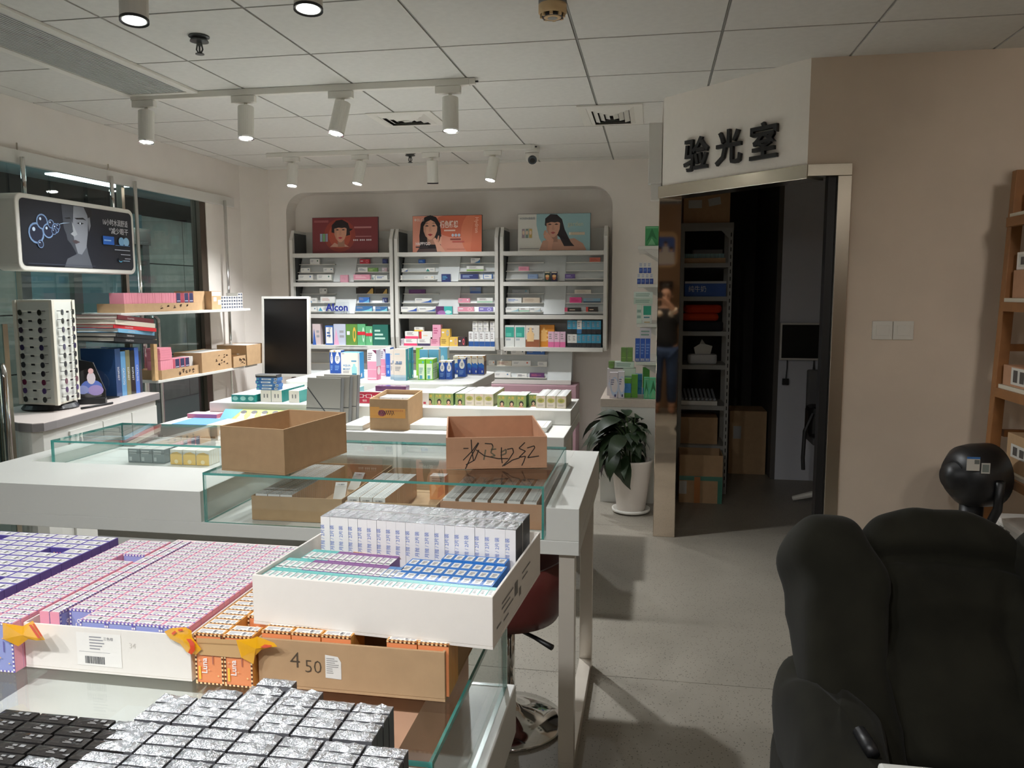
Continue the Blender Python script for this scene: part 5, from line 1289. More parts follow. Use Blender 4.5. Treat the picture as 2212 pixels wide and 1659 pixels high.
# green portrait boxes
def gpk(face):
    p = Pack(.0495,.0205,.062,C(112,148,92) if face else C(196,180,120),top=C(206,204,198),front=C(150,170,104) if face else C(216,206,176),left=C(100,140,90),right=C(86,132,84) if face else C(176,160,110))
    p.k += 1
    if face:
        p.T('f','九宫',.006,.042,.012,C(236,200,90),bold=.02,wmax=.036); p.E('f',.5,.3,.24,.24,C(52,44,40),12); p.E('f',.5,.26,.14,.13,C(226,186,156),10); p.G('f',[(.2,0),(.8,0),(.62,.14),(.38,.14)],C(206,150,120))
    else:
        p.R('f',.08,.92,.05,.45,C(222,210,196)); p.E('f',.5,.62,.36,.2,C(186,178,92),12); p.E('f',.5,.6,.2,.1,C(150,150,80),10); p.bars('f',.2,.8,.12,.3,2,C(176,166,150)); p.R('f',.6,.9,.82,.98,C(232,206,190))
    e = p.h+.0006; r = random.Random(4 if face else 8); w,d = p.w,p.d; vs = [(-w/2+w*i/4,-d/2+d*j/2,e+(0 if i in(0,4) or j in (0,2) else r.uniform(0,.003))) for j in range(3) for i in range(5)]
    p.add(vs,[(j*5+i,j*5+i+1,(j+1)*5+i+1,(j+1)*5+i) for j in range(2) for i in range(4)],C(206,206,202),1)
    return p.mesh('portrait_box',[M_CARD,M_FILM])
mgf, mgy = gpk(True), gpk(False)
def gcol(x, y0, n, me, lab, grp):
    for r in range(n): put(me,'film_wrapped_box',lab % ORD(r),'lens box',grp,(x,y0+.0212*r,RZ),random.uniform(-.03,.03))
for c in range(3): gcol(-1.150+.0505*c,4.045,15,mgf,'green portrait box, %s from the front, '+ORD(c)+' column of the left riser group','green portrait boxes, left group')
gcol(-.990,4.055,14,mgf,'green portrait box, %s from the front in the lone column left of the yellowish boxes','green portrait column')
for c in range(3): gcol(-.938+.0505*c,4.055,15,mgy,'yellowish film-wrapped box, %s from the front, '+ORD(c)+' column of the middle riser group','yellowish boxes, middle group')
for c in range(3): gcol(-.762+.0505*c,4.03,7 if c<2 else 8,mgf,'green portrait box, %s from the front, '+ORD(c)+' column of the right riser group','green portrait boxes, right group')
gcol(-.605,4.075,3,mgf,'green portrait box, %s from the front, squeezed beside the rightmost yellowish boxes','squeezed green portrait boxes')
for c in range(3): gcol(-.560+.0520*c,4.03,13,mgy,'yellowish film-wrapped box, %s from the front, '+ORD(c)+' column of the rightmost riser group','yellowish boxes, rightmost group')
# trays, kraft box, boards, flyers on the stepped table
def flat_tray(x0,x1,y0,y1,lab,insert=C(226,216,204)):
    t = thing('flat_tray',lab,'tray',(0,0,.7605),0,'flat white display trays')
    MB().box(x0,x1,y0,y1,0,.024).build('frame', M_WHITE, t, bevel=.002); MB().box(x0+.02,x1-.02,y0+.02,y1-.02,.0243,.0255,insert).build('insert', M_CARD, t)
flat_tray(-1.16,-.88,3.705,3.935,'flat white display tray right of the taped kraft carton'); flat_tray(-.80,-.492,3.83-.1,3.935,'flat white display tray at the right end of the stepped table')
flat_tray(-1.475,-1.375,3.64,3.93,'flat white display tray left of the taped kraft carton',C(214,210,204))
k = tray('taped_carton','kraft carton with orange tape and scribbled characters, full of packs','carton',(-1.350,3.674,.7605),.01,.192,.262,.150,M_KRAFT,.004,hf=.150,hb=.165)
mb = MB(); mb.rect((0,-.0006,0),ux,uz,.003,.18,.058,.105,C(220,154,60)); mb.rect((0,-.0008,0),ux,uz,.003,.05,.072,.112,C(226,160,66))
for q in range(9): mb.rect((0,-.001,0),ux,uz,.09+.009*q,.096+.009*q,.091,.0975,C(200,120,50))
mb.ell((0,-.0012,0),ux,uz,.062,.082,.02,.016,C(150,60,70),10)
mb.build('orange_tape', M_GLOSS, k)
mb = MB(); rr = random.Random(12)
for q in range(7):
    x = .045+.011*q; stroke([(x,.068+rr.uniform(0,.01)),(x+.01,.085+rr.uniform(0,.01)),(x+.004,.095),(x+.014,.075)],.002,C(60,34,50),-.0016)
mb.build('scribble', M_CARD, k)
p = Pack(.058,.0165,.125,C(206,204,200)); p.bars('t',.1,.9,.2,.8,2,C(150,150,150)); mt_ = p.mesh('filed_pack',M_CARD)
for c in range(3):
    for r in range(14): put(mt_,'grey_white_pack','grey-white pack, %s from the front, %s column in the taped carton' % (ORD(r),ORD(c)),'lens pack','packs in the taped carton',(-1.315+.0605*c,3.69+.0172*r,.7655+(.012 if r > 6 else .0)))
for i,(dx,dy,hh) in enumerate(((0,0,.235),(.03,.04,.24),(.055,.08,.245))):
    t = thing('leaning_board',['front grey panelled board with crossing grooves','middle grey panelled board half hidden','rear grey panelled board'][i]+' standing on the stepped table','board',(-1.735+dx,3.79+dy,.7605),0,'grey panelled boards'); t.rotation_euler = (-.14,0,-.05)
    gm = mat('board_grey', base=C(168,166,158), rough=.5)
    MB().box(0,.185,0,.032,0,hh).build('panel', gm, t, bevel=.001)
    MB().box(.186,.189,.001,.031,.0,hh).build('edge', mat('board_edge', base=C(118,122,124), rough=.4), t)
    P_ = Print(.185,hh,-.0002)
    for q in (((.0,.78),(.02,.80),(.86,.02),(.84,0)),((.0,.33),(0,.345),(1,.345),(1,.33)),((0,.24),(.0,.26),(.30,.0),(.28,0))): P_.g(list(q),C(70,74,76))
    P_.build('groove_lines', M_CARD, t)
for lab,x0,x1,y0,y1,z,col,nm in (('blue flyer at the left of the stepped table',-2.40,-2.21,3.66,3.86,.7605,C(96,150,214),'flyer'),('pale yellow flyer beside the blue flyer',-2.205,-1.98,3.66,3.86,.7605,C(230,226,180),'flyer')):
    o = MB().box(x0,x1,y0,y1,0,.002,col).build(nm, M_CARD, loc=(0,0,z)); tag(o,lab,'flyer')
o = MB().box(-2.44,-2.27,3.865,3.945,0,.022,C(206,120,150),top=C(226,190,196)).build('pink_box', M_CARD, loc=(0,0,.7605)); tag(o,'flat pink box on the left of the stepped table','box')
t = thing('group_flyer','lime and blue card with a row of printed heads leaning on the riser','flyer',(-2.25,3.86,.7605)); t.rotation_euler = (-.95,0,0)
MB().box(0,.46,0,.004,0,.075,C(176,204,60)).build('card', M_CARD, t); P_ = Print(.46,.075,-.0002); P_.r(0,.14,0,1,C(70,150,206)); P_.g([(.14,0),(.22,1),(.14,1)],C(70,150,206))
for i in range(6):
    x = .25+.13*i; P_.g([(x-.05,.05),(x+.05,.05),(x+.03,.35),(x-.03,.35)],C(206,190,176)); P_.e(x,.55,.034,.27,C(226,186,160),12); P_.e(x,.74,.038,.18,C(40,34,34),12)
P_.build('print', M_CARD, t.children[0])
# ================================================================ LEFT WINDOW WALL
M_POLE = M_CHROME
for i,(y,z0) in enumerate(((3.955,1.9),(4.69,1.9),(4.925,0),(6.065,0))):
    o = MB().cyl((XL+.06,y,z0),(XL+.06,y,2.16),.0125,n=14).build('steel_pole', M_POLE, smooth=True)
    tag(o,['short steel pole over the left end of the light box','short steel pole over the middle of the light box','tall steel pole at the right end of the light box','tall steel pole near the white wall end'][i],'pole','steel poles on the shop window')
# light box
t = thing('light_box','white hanging light box showing a dark advert with a man in profile light','light box',(-3.215,3.66,1.538),0)
W_, H_ = .95, .398
MB().extr((0,0,0),(0,1,0),(0,0,1),(-1,0,0),rrect(0,W_,0,H_,.045,6),.135).build('body', M_WHITEPL, t, bevel=.006)
class PrintX(Print):
    def g(s, pts, col): s.k += 1; return s.plane((.0015+.00015*s.k,s.y0,s.z0),(0,s.w,0),(0,0,s.h),pts,col)
    def t(s, st, x, y, h, col, wmax=None, bold=0, align='l'): s.k += 1; return s.text((.0015+.00015*s.k,s.y0,s.z0),(0,1,0),(0,0,1),st,x*s.w,y*s.h,h*s.h,col,align,bold,wmax=wmax*s.w if wmax else None)
P_ = PrintX(W_-.05,H_-.05,.025); P_.z0 = .025; asp = P_.w/P_.h
P_.g([(x/P_.w,y/P_.h) for x,y in rrect(0,P_.w,0,P_.h,.028,6)],C(26,30,40))
# printed man
P_.g([(.33,.0),(.36,.14),(.44,.22),(.46,.36),(.54,.36),(.55,.24),(.585,.0)],C(84,88,96))
P_.g([(.335,.99),(.34,.80),(.345,.62),(.365,.52),(.37,.44),(.40,.38),(.44,.24),(.49,.22),(.535,.34),(.555,.56),(.565,.80),(.55,.99)],C(126,130,138))
P_.g([(.335,.99),(.34,.80),(.345,.62),(.365,.52),(.37,.44),(.40,.38),(.44,.24),(.455,.23),(.43,.42),(.42,.62),(.43,.80),(.44,.99)],C(66,70,78))
P_.g([(.44,.80),(.52,.82),(.55,.78),(.52,.79),(.46,.78)],C(30,30,34)); P_.g([(.35,.78),(.40,.80),(.41,.78),(.37,.77)],C(24,24,28))
P_.g([(.46,.72),(.49,.745),(.525,.725),(.49,.70)],C(34,36,40)); P_.e(.49,.722,.008,.02,C(170,176,184),8)
P_.g([(.415,.74),(.425,.58),(.40,.54),(.43,.50),(.46,.54),(.445,.60)],C(150,154,160)); P_.g([(.405,.43),(.44,.45),(.48,.42),(.44,.385)],C(74,62,66))
P_.g([(.55,.99),(.53,.99),(.56,.86),(.58,.80),(.60,.86),(.60,.99)],C(22,22,26)); P_.g([(.56,.82),(.58,.84),(.585,.70),(.565,.60)],C(116,118,124)); 
P_.g([(.25,.63),(.34,.70),(.40,.715),(.34,.69)],C(170,196,220))
for cx,cy,r in ((.115,.50,.062),(.165,.68,.046),(.21,.55,.044),(.235,.66,.026),(.27,.60,.03),(.255,.55,.02),(.29,.635,.018),(.14,.34,.024)):
    P_.e(cx,cy,r,r*asp,C(120,150,190),16); P_.e(cx,cy,r*.82,r*asp*.82,C(30,36,58),16); P_.e(cx-r*.3,cy+r*asp*.35,r*.2,r*asp*.2,C(190,210,230),8)
P_.t('16小时水润舒适',.70,.755,.088,C(232,234,238),wmax=.25); P_.t('减少眼干',.775,.615,.088,C(232,234,238),wmax=.175); P_.t('有助',.755,.665,.035,C(226,228,232),wmax=.018)
P_.r(.69,.80,.42,.56,C(40,96,180)); P_.bars = None; P_.r(.70,.77,.48,.50,C(150,190,230)); P_.e(.875,.49,.03,.075,C(130,180,220),14); P_.e(.925,.49,.03,.075,C(150,196,230),14); P_.r(.81,.96,.415,.425,C(90,130,180))
for k,(x0,x1,y) in enumerate(((.80,.96,.335),(.86,.96,.26),(.90,.96,.19))): P_.r(x0,x1,y,y+.012,C(190,196,206))
P_.e(.855,.16,.018,.03,C(90,180,220),12); P_.e(.855,.175,.018,.03,C(26,30,40),12); P_.r(.88,.95,.15,.165,C(150,170,190)); P_.r(.03,.6,.035,.045,C(60,66,80))
P_.build('advert_print', M_CARD, t.children[0])
# upper shelf with trays
def curved(x0,y0,y1,bulge,n=10): return [(XL,y0)]+[(x0+bulge*math.sin(PI*k/n), y0+(y1-y0)*k/n) for k in range(n+1)]+[(XL,y1)]
o = MB().slab(curved(-3.20,4.42,6.02,.05),1.282,1.30).build('window_shelf', M_WHITE, bevel=.002); tag(o,'upper bow-fronted white shelf on the shop window','shelf','bow-fronted window shelves')
o = MB().slab(curved(-3.20,4.76,6.10,.03),.832,.85).build('window_shelf', M_WHITE, bevel=.002); tag(o,'lower bow-fronted white shelf on the shop window','shelf','bow-fronted window shelves')
def ytray(lab, y0, y1, x0, x1, z, h, m=None, marks=0, name='kraft_tray'):
    t = thing(name,lab,'carton',(0,0,z+.0005),0); m = m or M_KRAFT; th = .004
    MB().box(x0,x1,y0,y1,0,th).build('base',m,t); MB().box(x1-th,x1,y0,y1,th,h).build('front_panel',m,t); MB().box(x0,x0+th,y0,y1,th,h).build('back_panel',m,t)
    MB().box(x0+th,x1-th,y0,y0+th,th,h).build('end_panel',m,t); MB().box(x0+th,x1-th,y1-th,y1,th,h).build('end_panel',m,t)
    if marks:
        mb = MB(); r = random.Random(marks)
        for k in range(5):
            yy = y0+(y1-y0)*(.45+.09*k)
            for s_ in range(3): 
                a0 = r.uniform(.25,.75)*h; mb.add([(x1+.0006,yy+r.uniform(-.01,.01),a0-.004),(x1+.0006,yy+.02+r.uniform(-.01,.01),a0+r.uniform(-.01,.01)),(x1+.0006,yy+.02,a0+.006),(x1+.0006,yy,a0+.002)],[(0,1,2,3)],C(70,50,36))
        mb.build('marker_writing',M_CARD,t)
    return t
ytray('long kraft tray of pink packs on the upper window shelf',4.47,5.29,-3.40,-3.21,1.30,.055,marks=3)
ytray('tall kraft carton behind the pink packs on the upper window shelf',5.295,5.44,-3.40,-3.25,1.30,.135)
t = ytray('kraft carton with white stickers at the end of the upper window shelf',5.45,5.58,-3.40,-3.20,1.30,.135)
mb = MB()
for a_ in ((5.455,5.575,.10,.13),(5.475,5.515,.06,.09),(5.535,5.575,.035,.07)): mb.rect((-3.1994,0,0),(0,1,0),(0,0,1),*a_,C(226,224,218))
mb.build('stickers',M_CARD,t)
def pkk(d, navy):
    p = MB(); p.box(-.05,.05,-d/2,d/2,0,.118,C(232,150,166)); 
    if navy: p.rect((.0505,-d/2,0),(0,1,0),(0,0,1),.002,d-.002,.04,.117,C(54,56,90)); p.rect((.0508,-d/2,0),(0,1,0),(0,0,1),.006,d-.006,.06,.066,C(190,190,210))
    return p.mesh('pink_pack',M_CARD)
mpk, mnv = pkk(.0185,False), pkk(.05,True)
for k in range(28):
    put(mpk,'pink_pack','slim pink pack, %s from the left in the upper window shelf tray' % ORD(k),'pack','pink packs on the upper window shelf',(-3.275,4.50+.0195*k,1.3048),0,rot=(random.uniform(-.02,.03),0,0))
for k,y in enumerate((5.07,5.165,5.225)): put(mnv,'navy_pack','navy-and-pink pack, %s along the long tray on the upper window shelf' % ORD(k),'pack','navy-and-pink packs',(-3.275,y,1.3048))
p = Pack(.03,.10,.028,C(206,204,200)); 
mwb = MB().box(-.05,.05,-.035,.035,0,.024,C(210,206,200)).rect((.0505,-.035,0),(0,1,0),(0,0,1),.004,.03,.006,.018,C(60,66,84)).rect((.0508,-.035,0),(0,1,0),(0,0,1),.04,.064,.004,.02,C(90,96,110)).mesh('small_white_box',M_CARD)
for c in range(5):
    for r in range(4 if c < 4 else 5): put(mwb,'small_white_box','small white box, %s stack, %s from the bottom, end of the upper window shelf' % (ORD(c),ORD(r)),'lens box','small white boxes on the upper window shelf',(-3.28,5.63+.073*c,1.3005+.0245*r))
# lower shelf trays
ytray('kraft tray of pink packs on the lower window shelf',4.80,5.24,-3.40,-3.20,.85,.062,marks=7)
for k in range(7): put(mpk,'pink_pack','upright pink pack, %s from the left in the lower window shelf tray' % ORD(k),'pack','upright pink packs on the lower shelf',(-3.27,4.832+.02*k,.8548),0,rot=(.01,0,0))
mfl = MB().box(-.05,.05,-.065,.065,0,.016,C(226,140,156)).mesh('pink_pack',M_CARD)
for k in range(5): put(mfl,'pink_pack','flat pink pack, %s from the bottom of the pile on the lower window shelf' % ORD(k),'pack','flat pink packs on the lower shelf',(-3.27,4.885+.004*math.sin(k),.975+.0165*k))
for k,y in enumerate((5.02,5.08,5.14)): put(mnv,'navy_pack','navy-and-pink pack, %s in the tray on the lower window shelf' % ORD(k),'pack','navy-and-pink packs on the lower shelf',(-3.275,y,.8548))
mgw = MB().box(-.045,.045,-.013,.013,0,.12,C(206,202,196)).mesh('grey_pack',M_CARD)
for k in range(2): put(mgw,'grey_pack',('left','right')[k]+' of two pale packs at the end of the tray on the lower window shelf','pack',None,(-3.28,5.185+.028*k,.8548))
ytray('square kraft carton with marker lines on the lower window shelf',5.25,5.66,-3.40,-3.18,.85,.145,marks=11)
o = MB().box(-3.39,-3.19,5.26,5.65,0,.012,C(196,190,184)).build('packet_layer',M_CARD,loc=(0,0,.98)); tag(o,'layer of pale packets filling the square kraft carton','packets')
ytray('small kraft tray in front of the big carton on the lower window shelf',5.67,5.86,-3.34,-3.17,.85,.085,marks=5)
t = ytray('big kraft carton at the far end of the lower window shelf',5.87,6.16,-3.42,-3.165,.85,.16)
MB().rect((0,0,0),(1,0,0),(0,0,1),0,.02,0,.01,C(230,228,222)).build('sticker',M_CARD,t,loc=(-3.25,5.8694,.085))
o = MB().box(-3.41,-3.175,5.88,6.15,0,.012,C(206,200,194)).build('packet_layer',M_CARD,loc=(0,0,.995)); tag(o,'layer of pale packets filling the big kraft carton','packets')
o = MB().box(-3.40,-3.375,4.755,4.79,0,.27).build('wood_block', mat('pale_wood', base=C(206,168,120), rough=.6, noise=.08), loc=(.17,-.02,.8505)); tag(o,'pale wooden upright at the near end of the lower window shelf','wood block')
# pink wand leaning by the panel
mb = MB().tube([(-3.195,6.27,.0),(-3.205,6.29,.62),(-3.21,6.30,.70),(-3.212,6.30,.78),(-3.214,6.30,.835)],[.006,.007,.016,.014,.003],8); o = mb.build('pink_wand', mat('pink_nylon', base=C(190,84,98), rough=.6), smooth=True); tag(o,'slim pink wand leaning between the window shelf and the black screen','wand')
# sunglasses stand
A_ = Vector((-3.31,3.72,0)); B_ = Vector((-3.077,3.70,0)); C_ = Vector((-3.14,3.93,0)); D_ = A_+(C_-B_)
t = thing('eyewear_stand','square rotating sunglasses tower on the window cabinet','display stand',(0,0,.8005))
cen = (A_+C_)/2
MB().lathe([(0,0),(.135,0),(.14,.008),(.125,.028),(.06,.034),(0,.034)],32,o=(cen.x,cen.y,0)).build('base', M_BLACK, t)
CRM = mat('cream_acrylic', base=C(214,210,196), rough=.4)
z0, z1 = .045,.575
cor = [A_,B_,C_,D_]
for i in range(4):
    p0, p1 = cor[i], cor[(i+1)%4]; d = (p1-p0); n_ = Vector((d.y,-d.x,0)).normalized()
    mb = MB(); mb.extr((p0.x+d.x*.06,p0.y+d.y*.06,z0),(d.x*.88,d.y*.88,0),(0,0,1),(-n_.x*.006,-n_.y*.006,0),[(0,0),(1,0),(1,z1-z0),(0,z1-z0)],1); mb.build('side_panel', mat('pale_panel', base=C(206,208,200), rough=.3), t)
    MB().box(p0.x-.009,p0.x+.009,p0.y-.009,p0.y+.009,z0-.01,z1+.01).build('corner_post', CRM, t)
mb = MB().slab([(q.x,q.y) for q in cor],z1,z1+.012); mb.build('top_plate', CRM, t); MB().slab([(q.x,q.y) for q in cor],.035,.045).build('bottom_plate', CRM, t)
M_LENSD = mat('sunglass_lens', base=C(38,40,46), rough=.1, coat=.5); M_PEG = mat('peg_cream', base=C(220,214,196), rough=.4)
dAB = (B_-A_); nAB = Vector((dAB.y,-dAB.x,0)).normalized(); uAB = dAB.normalized()
dBC = (C_-B_); nBC = Vector((dBC.y,-dBC.x,0)).normalized(); uBC = dBC.normalized()
tints = [C(46,48,40),C(46,46,44),C(60,52,64),C(48,50,58),C(54,46,80),C(48,48,50),C(50,52,56),C(44,42,48),C(92,36,60),C(70,56,96),C(54,56,54)]
def glasses(o0, uu, nn, i, side):
    t = thing('sunglasses','%s from the top on the %s of the eyewear stand' % ('pair of dark sunglasses, '+ORD(i),side),'sunglasses',(o0.x,o0.y,o0.z),math.atan2(uu.y,uu.x),'sunglasses on the '+side)
    m = mat('tint%d'%i, base=tints[i], rough=.12, coat=.5)
    for sx in (-1,1):
        pts = [(sx*.062+.0125*math.cos(2*PI*k/14), .0155*math.sin(2*PI*k/14)-.002) for k in range(14)]
        MB().extr((0,-.012,0),(1,0,0),(0,0,1),(0,-1,0),pts,.004).build('lens',m,t)
        MB().cyl((sx*.078,-.014,.006),(sx*.080,.006,.006),.0016,n=6).build('temple',M_BLACK,t)
    MB().cyl((-.050,-.014,.005),(.050,-.014,.005),.0010,n=6).build('bridge',M_PEG,t); MB().box(-.010,.010,-.0155,-.011,-.005,.005).build('size_tag',M_BLACK,t)
for i in range(11):
    z = .8005+z1-.052-.0455*i
    q = A_+dAB*.5+nAB*.012; glasses(Vector((q.x,q.y,z)),uAB,nAB,i,'front face')
    q = B_+dBC*.5+nBC*.012
    glasses(Vector((q.x,q.y,z)),uBC,nBC,i,'side face')
# books
BK = [('dark red bound catalogue topping the tilted pile',C(96,36,40),.026),('cream catalogue under the dark red one',C(206,196,178),.028),('bright red catalogue in the tilted pile',C(196,40,46),.022),('light blue catalogue in the tilted pile',C(110,160,190),.024),('black lettered catalogue in the tilted pile',C(34,36,38),.024),('black catalogue at the bottom of the tilted pile',C(30,32,34),.026)]
zc = 1.118
for i,(lab,col,th) in reversed(list(enumerate(BK))):
    t = thing('catalogue_book',lab,'book',(-3.25,4.46,zc+.0),.12-.05*(i%3),'tilted pile of catalogues'); t.rotation_euler = (-.10,0,.10-.05*(i%3))
    mb = MB().box(-.15,.11,-.20,.21,0,.003,col); mb.build('cover',M_CARD,t); MB().box(-.15,.11,-.20,.21,th-.003,th,col).build('cover',M_CARD,t)
    MB().box(-.15,.11,-.20,-.197,0,th,col) ; MB().box(-.145,.106,-.195,.205,.003,th-.003,C(206,200,190)).build('pages',M_CARD,t)
    MB().box(.108,.114,-.20,.21,0,th,col).text((.1146,.0,.007),(0,1,0),(0,0,1),'TRENDBOOK' if i == 4 else 'COLLECTION',-.10,0,.009,C(206,200,196),wmax=.2).build('spine',M_CARD,t)
    zc += th+.0015
ST = [('large navy folder standing in the black holder',C(44,70,110),.05,.29),('blue ring folder beside the navy one',C(90,140,180),.045,.27),('olive folder between blue and black spines',C(120,116,84),.04,.275),('black spine lettered vertically',C(30,30,30),.045,.27),('royal blue folder near the wooden upright',C(76,112,190),.04,.285),('dark slim folder at the end of the row',C(50,54,70),.025,.26)]
yy = 4.30
for lab,col,th,hh in ST:
    t = thing('standing_folder',lab,'book',(-3.27,yy+th/2,.8005),0,'folders standing in the holder')
    MB().box(-.13,.10,-th/2,th/2-.001,0,hh,col).build('cover',M_GLOSS,t)
    if 'black spine' in lab or 'royal' in lab or 'navy' in lab: MB().text((.1006,-.008,hh*.62),(0,0,-1),(0,1,0),'SOPHIST' if 'black' in lab else 'CATALOG',0,0,.016,C(206,206,206),wmax=.14).build('lettering',M_CARD,t)
    yy += th+.001
t = thing('magazine_holder','black slanted magazine holder on the window cabinet','holder',(0,0,.8005))
MB().extr((-3.42,4.17,0),(1,0,0),(0,0,1),(0,1,0),[(0,0),(.27,0),(.27,.06),(.20,.22),(0,.25)],.006).build('side_panel',M_BLACK,t); MB().box(-3.42,-3.15,4.176,4.295,0,.006).build('base',M_BLACK,t); MB().box(-3.42,-3.414,4.176,4.295,.006,.25).build('back_panel',M_BLACK,t)
# acrylic keepsake and pen, small plant behind
t = thing('acrylic_standee','clear acrylic standee with a blue and pink print','ornament',(-3.12,4.02,.8005),.5)
MB().extr((0,0,.03),(1,0,0),(0,0,1),(0,1,0),[(.09*math.cos(2*PI*k/24),.085+.085*math.sin(2*PI*k/24)) for k in range(24)],.004).build('plate',M_FILMCL,t)
P_ = Print(1,1,-.0005); P_.e(.0,.10,.05,.05,C(110,130,200)) if 0 else None
mb = MB()
for cx_,cz_,rx_,rz_,cc in ((0,.075,.055,.04,C(96,120,200)),(.02,.055,.04,.03,C(170,150,206)),(0,.125,.022,.035,C(226,214,220)),(0,.165,.014,.016,C(236,190,190)),(-.045,.06,.03,.025,C(150,160,214))): mb.ell((0,-.0008-.0003*len(mb.f),.03),(1,0,0),(0,0,1),cx_,cz_-.01,rx_,rz_,cc,14)
mb.build('print',M_CARD,t); MB().box(-.07,.07,-.03,.03,0,.03).build('foot',M_BLACK,t)
o = MB().cyl((-3.02,3.80,.807),(-2.995,4.02,.807),.006,n=8).build('pen',M_BLACK,smooth=True); tag(o,'dark pen lying on the window cabinet','pen')
# ================================================================ RETURN WALL GOODS
def wgood(u0,u1,vt,zb,Y,dep,col,lab,deco=None,group=None,h=None,name='care_box',cat='box'):
    a = AY(u0,vt,Y); b = AY(u1,vt,Y); hh = h or (a.z-zb)
    p = Pack(max(.004,b.x-a.x-.0008),dep,hh,col)
    if deco: deco(p)
    return put(p.mesh(name,M_CARD),name,lab,cat,group,((a.x+b.x)/2,Y+dep/2,zb+.0006))
def leafy(p): p.G('f',[(.1,.2),(.5,.9),(.9,.3),(.5,.5)],C(40,120,70)); p.G('f',[(.2,.05),(.5,.4),(.8,.05)],C(120,190,140)); p.R('f',.05,.95,.9,.95,C(120,190,140))
wgood(1394,1423,489,1.735,5.62,.06,C(62,150,92),'green carton on the top small wall shelf',leafy)
def wb_(p): p.R('f',0,1,0,.5,C(40,74,160)); p.bars('f',.1,.8,.6,.92,2,C(150,160,190)); p.bars('f',.1,.8,.15,.4,2,C(110,140,206))
for r in range(2):
    for k in range(3+r):
        u0 = (1390 if r == 0 else 1386)+9.3*k
        wgood(u0,u0+8.6,0,1.478+(.0745 if r == 0 else 0),5.62,.04,C(222,222,220),'white-over-blue box, %s in the %s row on the second wall shelf' % (ORD(k),('upper','lower')[r]),wb_,'white-over-blue boxes on the wall shelf',h=.073)
def txt(p): p.bars('f',.1,.9,.2,.8,2,C(140,170,160))
wgood(1379,1422,0,1.207+.176,5.61,.06,C(206,222,214),'upper flat pale green box on the third wall shelf',txt,h=.042); wgood(1379,1422,0,1.207+.134,5.61,.06,C(190,210,196),'lower flat pale green box on the third wall shelf',txt,h=.040)
def tq(p): p.R('f',.1,.9,.45,.92,C(40,160,130)); p.bars('f',.15,.8,.25,.4,1,C(90,140,150)); p.R('f',.2,.8,.05,.1,C(200,170,120))
wgood(1386,1398,0,1.207,5.62,.05,C(206,222,210),'pale green narrow carton on the third wall shelf',txt,h=.132); wgood(1399,1421,0,1.207,5.62,.05,C(216,222,216),'white carton with a teal square on the third wall shelf',tq,h=.132)
def bar(p): p.barcode('f',.15,.85,.04,.13,7,C(230,230,230)); p.bars('f',.15,.9,.3,.8,4,C(110,150,220)); p.R('f',.08,.92,.03,.02,C(230,230,230))
for k in range(3): wgood(1384+11.6*k,1395+11.6*k,0,.945,5.62,.05,C(44,92,190),'bright blue carton, %s on the lowest wall shelf' % ORD(k),bar,'bright blue cartons on the lowest wall shelf',h=.158)
wgood(1394,1420,0,.945+.159,5.63,.04,C(216,212,220),'white pastel carton lying on the bright blue cartons',txt,h=.075)
CT = .7105
def gr(p): p.E('f',.5,.3,.4,.4,C(110,150,70)); p.bars('f',.1,.9,.25,.3,1,C(170,200,120))
def pas(p): p.E('f',.6,.45,.5,.38,C(190,206,230)); p.E('f',.6,.5,.4,.28,C(226,218,222)); p.bars('f',.15,.6,.5,.75,3,C(120,120,150)); p.R('f',.6,.8,.05,.15,C(60,60,110))
wgood(1317,1335,805,CT,5.42,.06,C(222,214,220),'left pastel carton at the front of the wall cabinet',pas); wgood(1335.6,1349,803,CT,5.42,.06,C(220,216,224),'right pastel carton at the front of the wall cabinet',pas)
for k,(c,h0) in enumerate(((C(90,150,50),.030),(C(60,130,190),.032),(C(60,130,190),.032),(C(96,160,56),.032))): wgood(1357,1376,0,CT+.0325*k,5.46,.06,c,'%s box from the bottom of the green and blue stack on the wall cabinet' % ORD(k),None,'green and blue stack',h=.0322)
for k in range(5): wgood(1377,1391,0,CT+.031*k,5.47,.06,C(96,160,50),'lime box, %s from the bottom of the second stack on the wall cabinet' % ORD(k),None,'lime stack',h=.0305)
wgood(1391,1402,816,CT,5.42,.06,C(86,176,130),'left film-wrapped green carton near the steel door post',leafy); wgood(1402.5,1420,817,CT,5.42,.06,C(90,190,140),'right film-wrapped green carton near the steel door post',leafy)
wgood(1321,1357,0,CT,5.56,.08,C(214,206,208),'white carton with printed figures behind the pastel pair',pas,h=.185)
wgood(1357,1386,0,CT,5.56,.08,C(206,220,210),'pale mint carton behind the green and blue stack',txt,h=.19)
wgood(1324,1337,0,CT+.19,5.57,.07,C(120,150,90),'small olive box on the white figure carton',gr,h=.045); wgood(1338,1382,0,CT+.1915,5.57,.07,C(206,222,212),'flat pale box on the mint carton',txt,h=.043)
for k in range(2): wgood(1352+13.6*k,1365+13.6*k,0,CT+.236,5.58,.06,C(104,140,72),('left','right')[k]+' olive green carton on the flat pale box',gr,h=.095)
for k in range(3): wgood(1384,1401,0,CT+.0+.047*k,5.66,.06,C(60,140,190),'blue box, %s from the bottom beside the lime stack' % ORD(k),None,'blue stack by the wall',h=.046)
for k in range(4): wgood(1402,1418,0,CT+.0+.047*k,5.66,.06,C(80,160,60) if k != 0 else C(60,140,190),'box %s from the bottom of the stack against the return wall' % ORD(k),None,'stack against the return wall',h=.046)

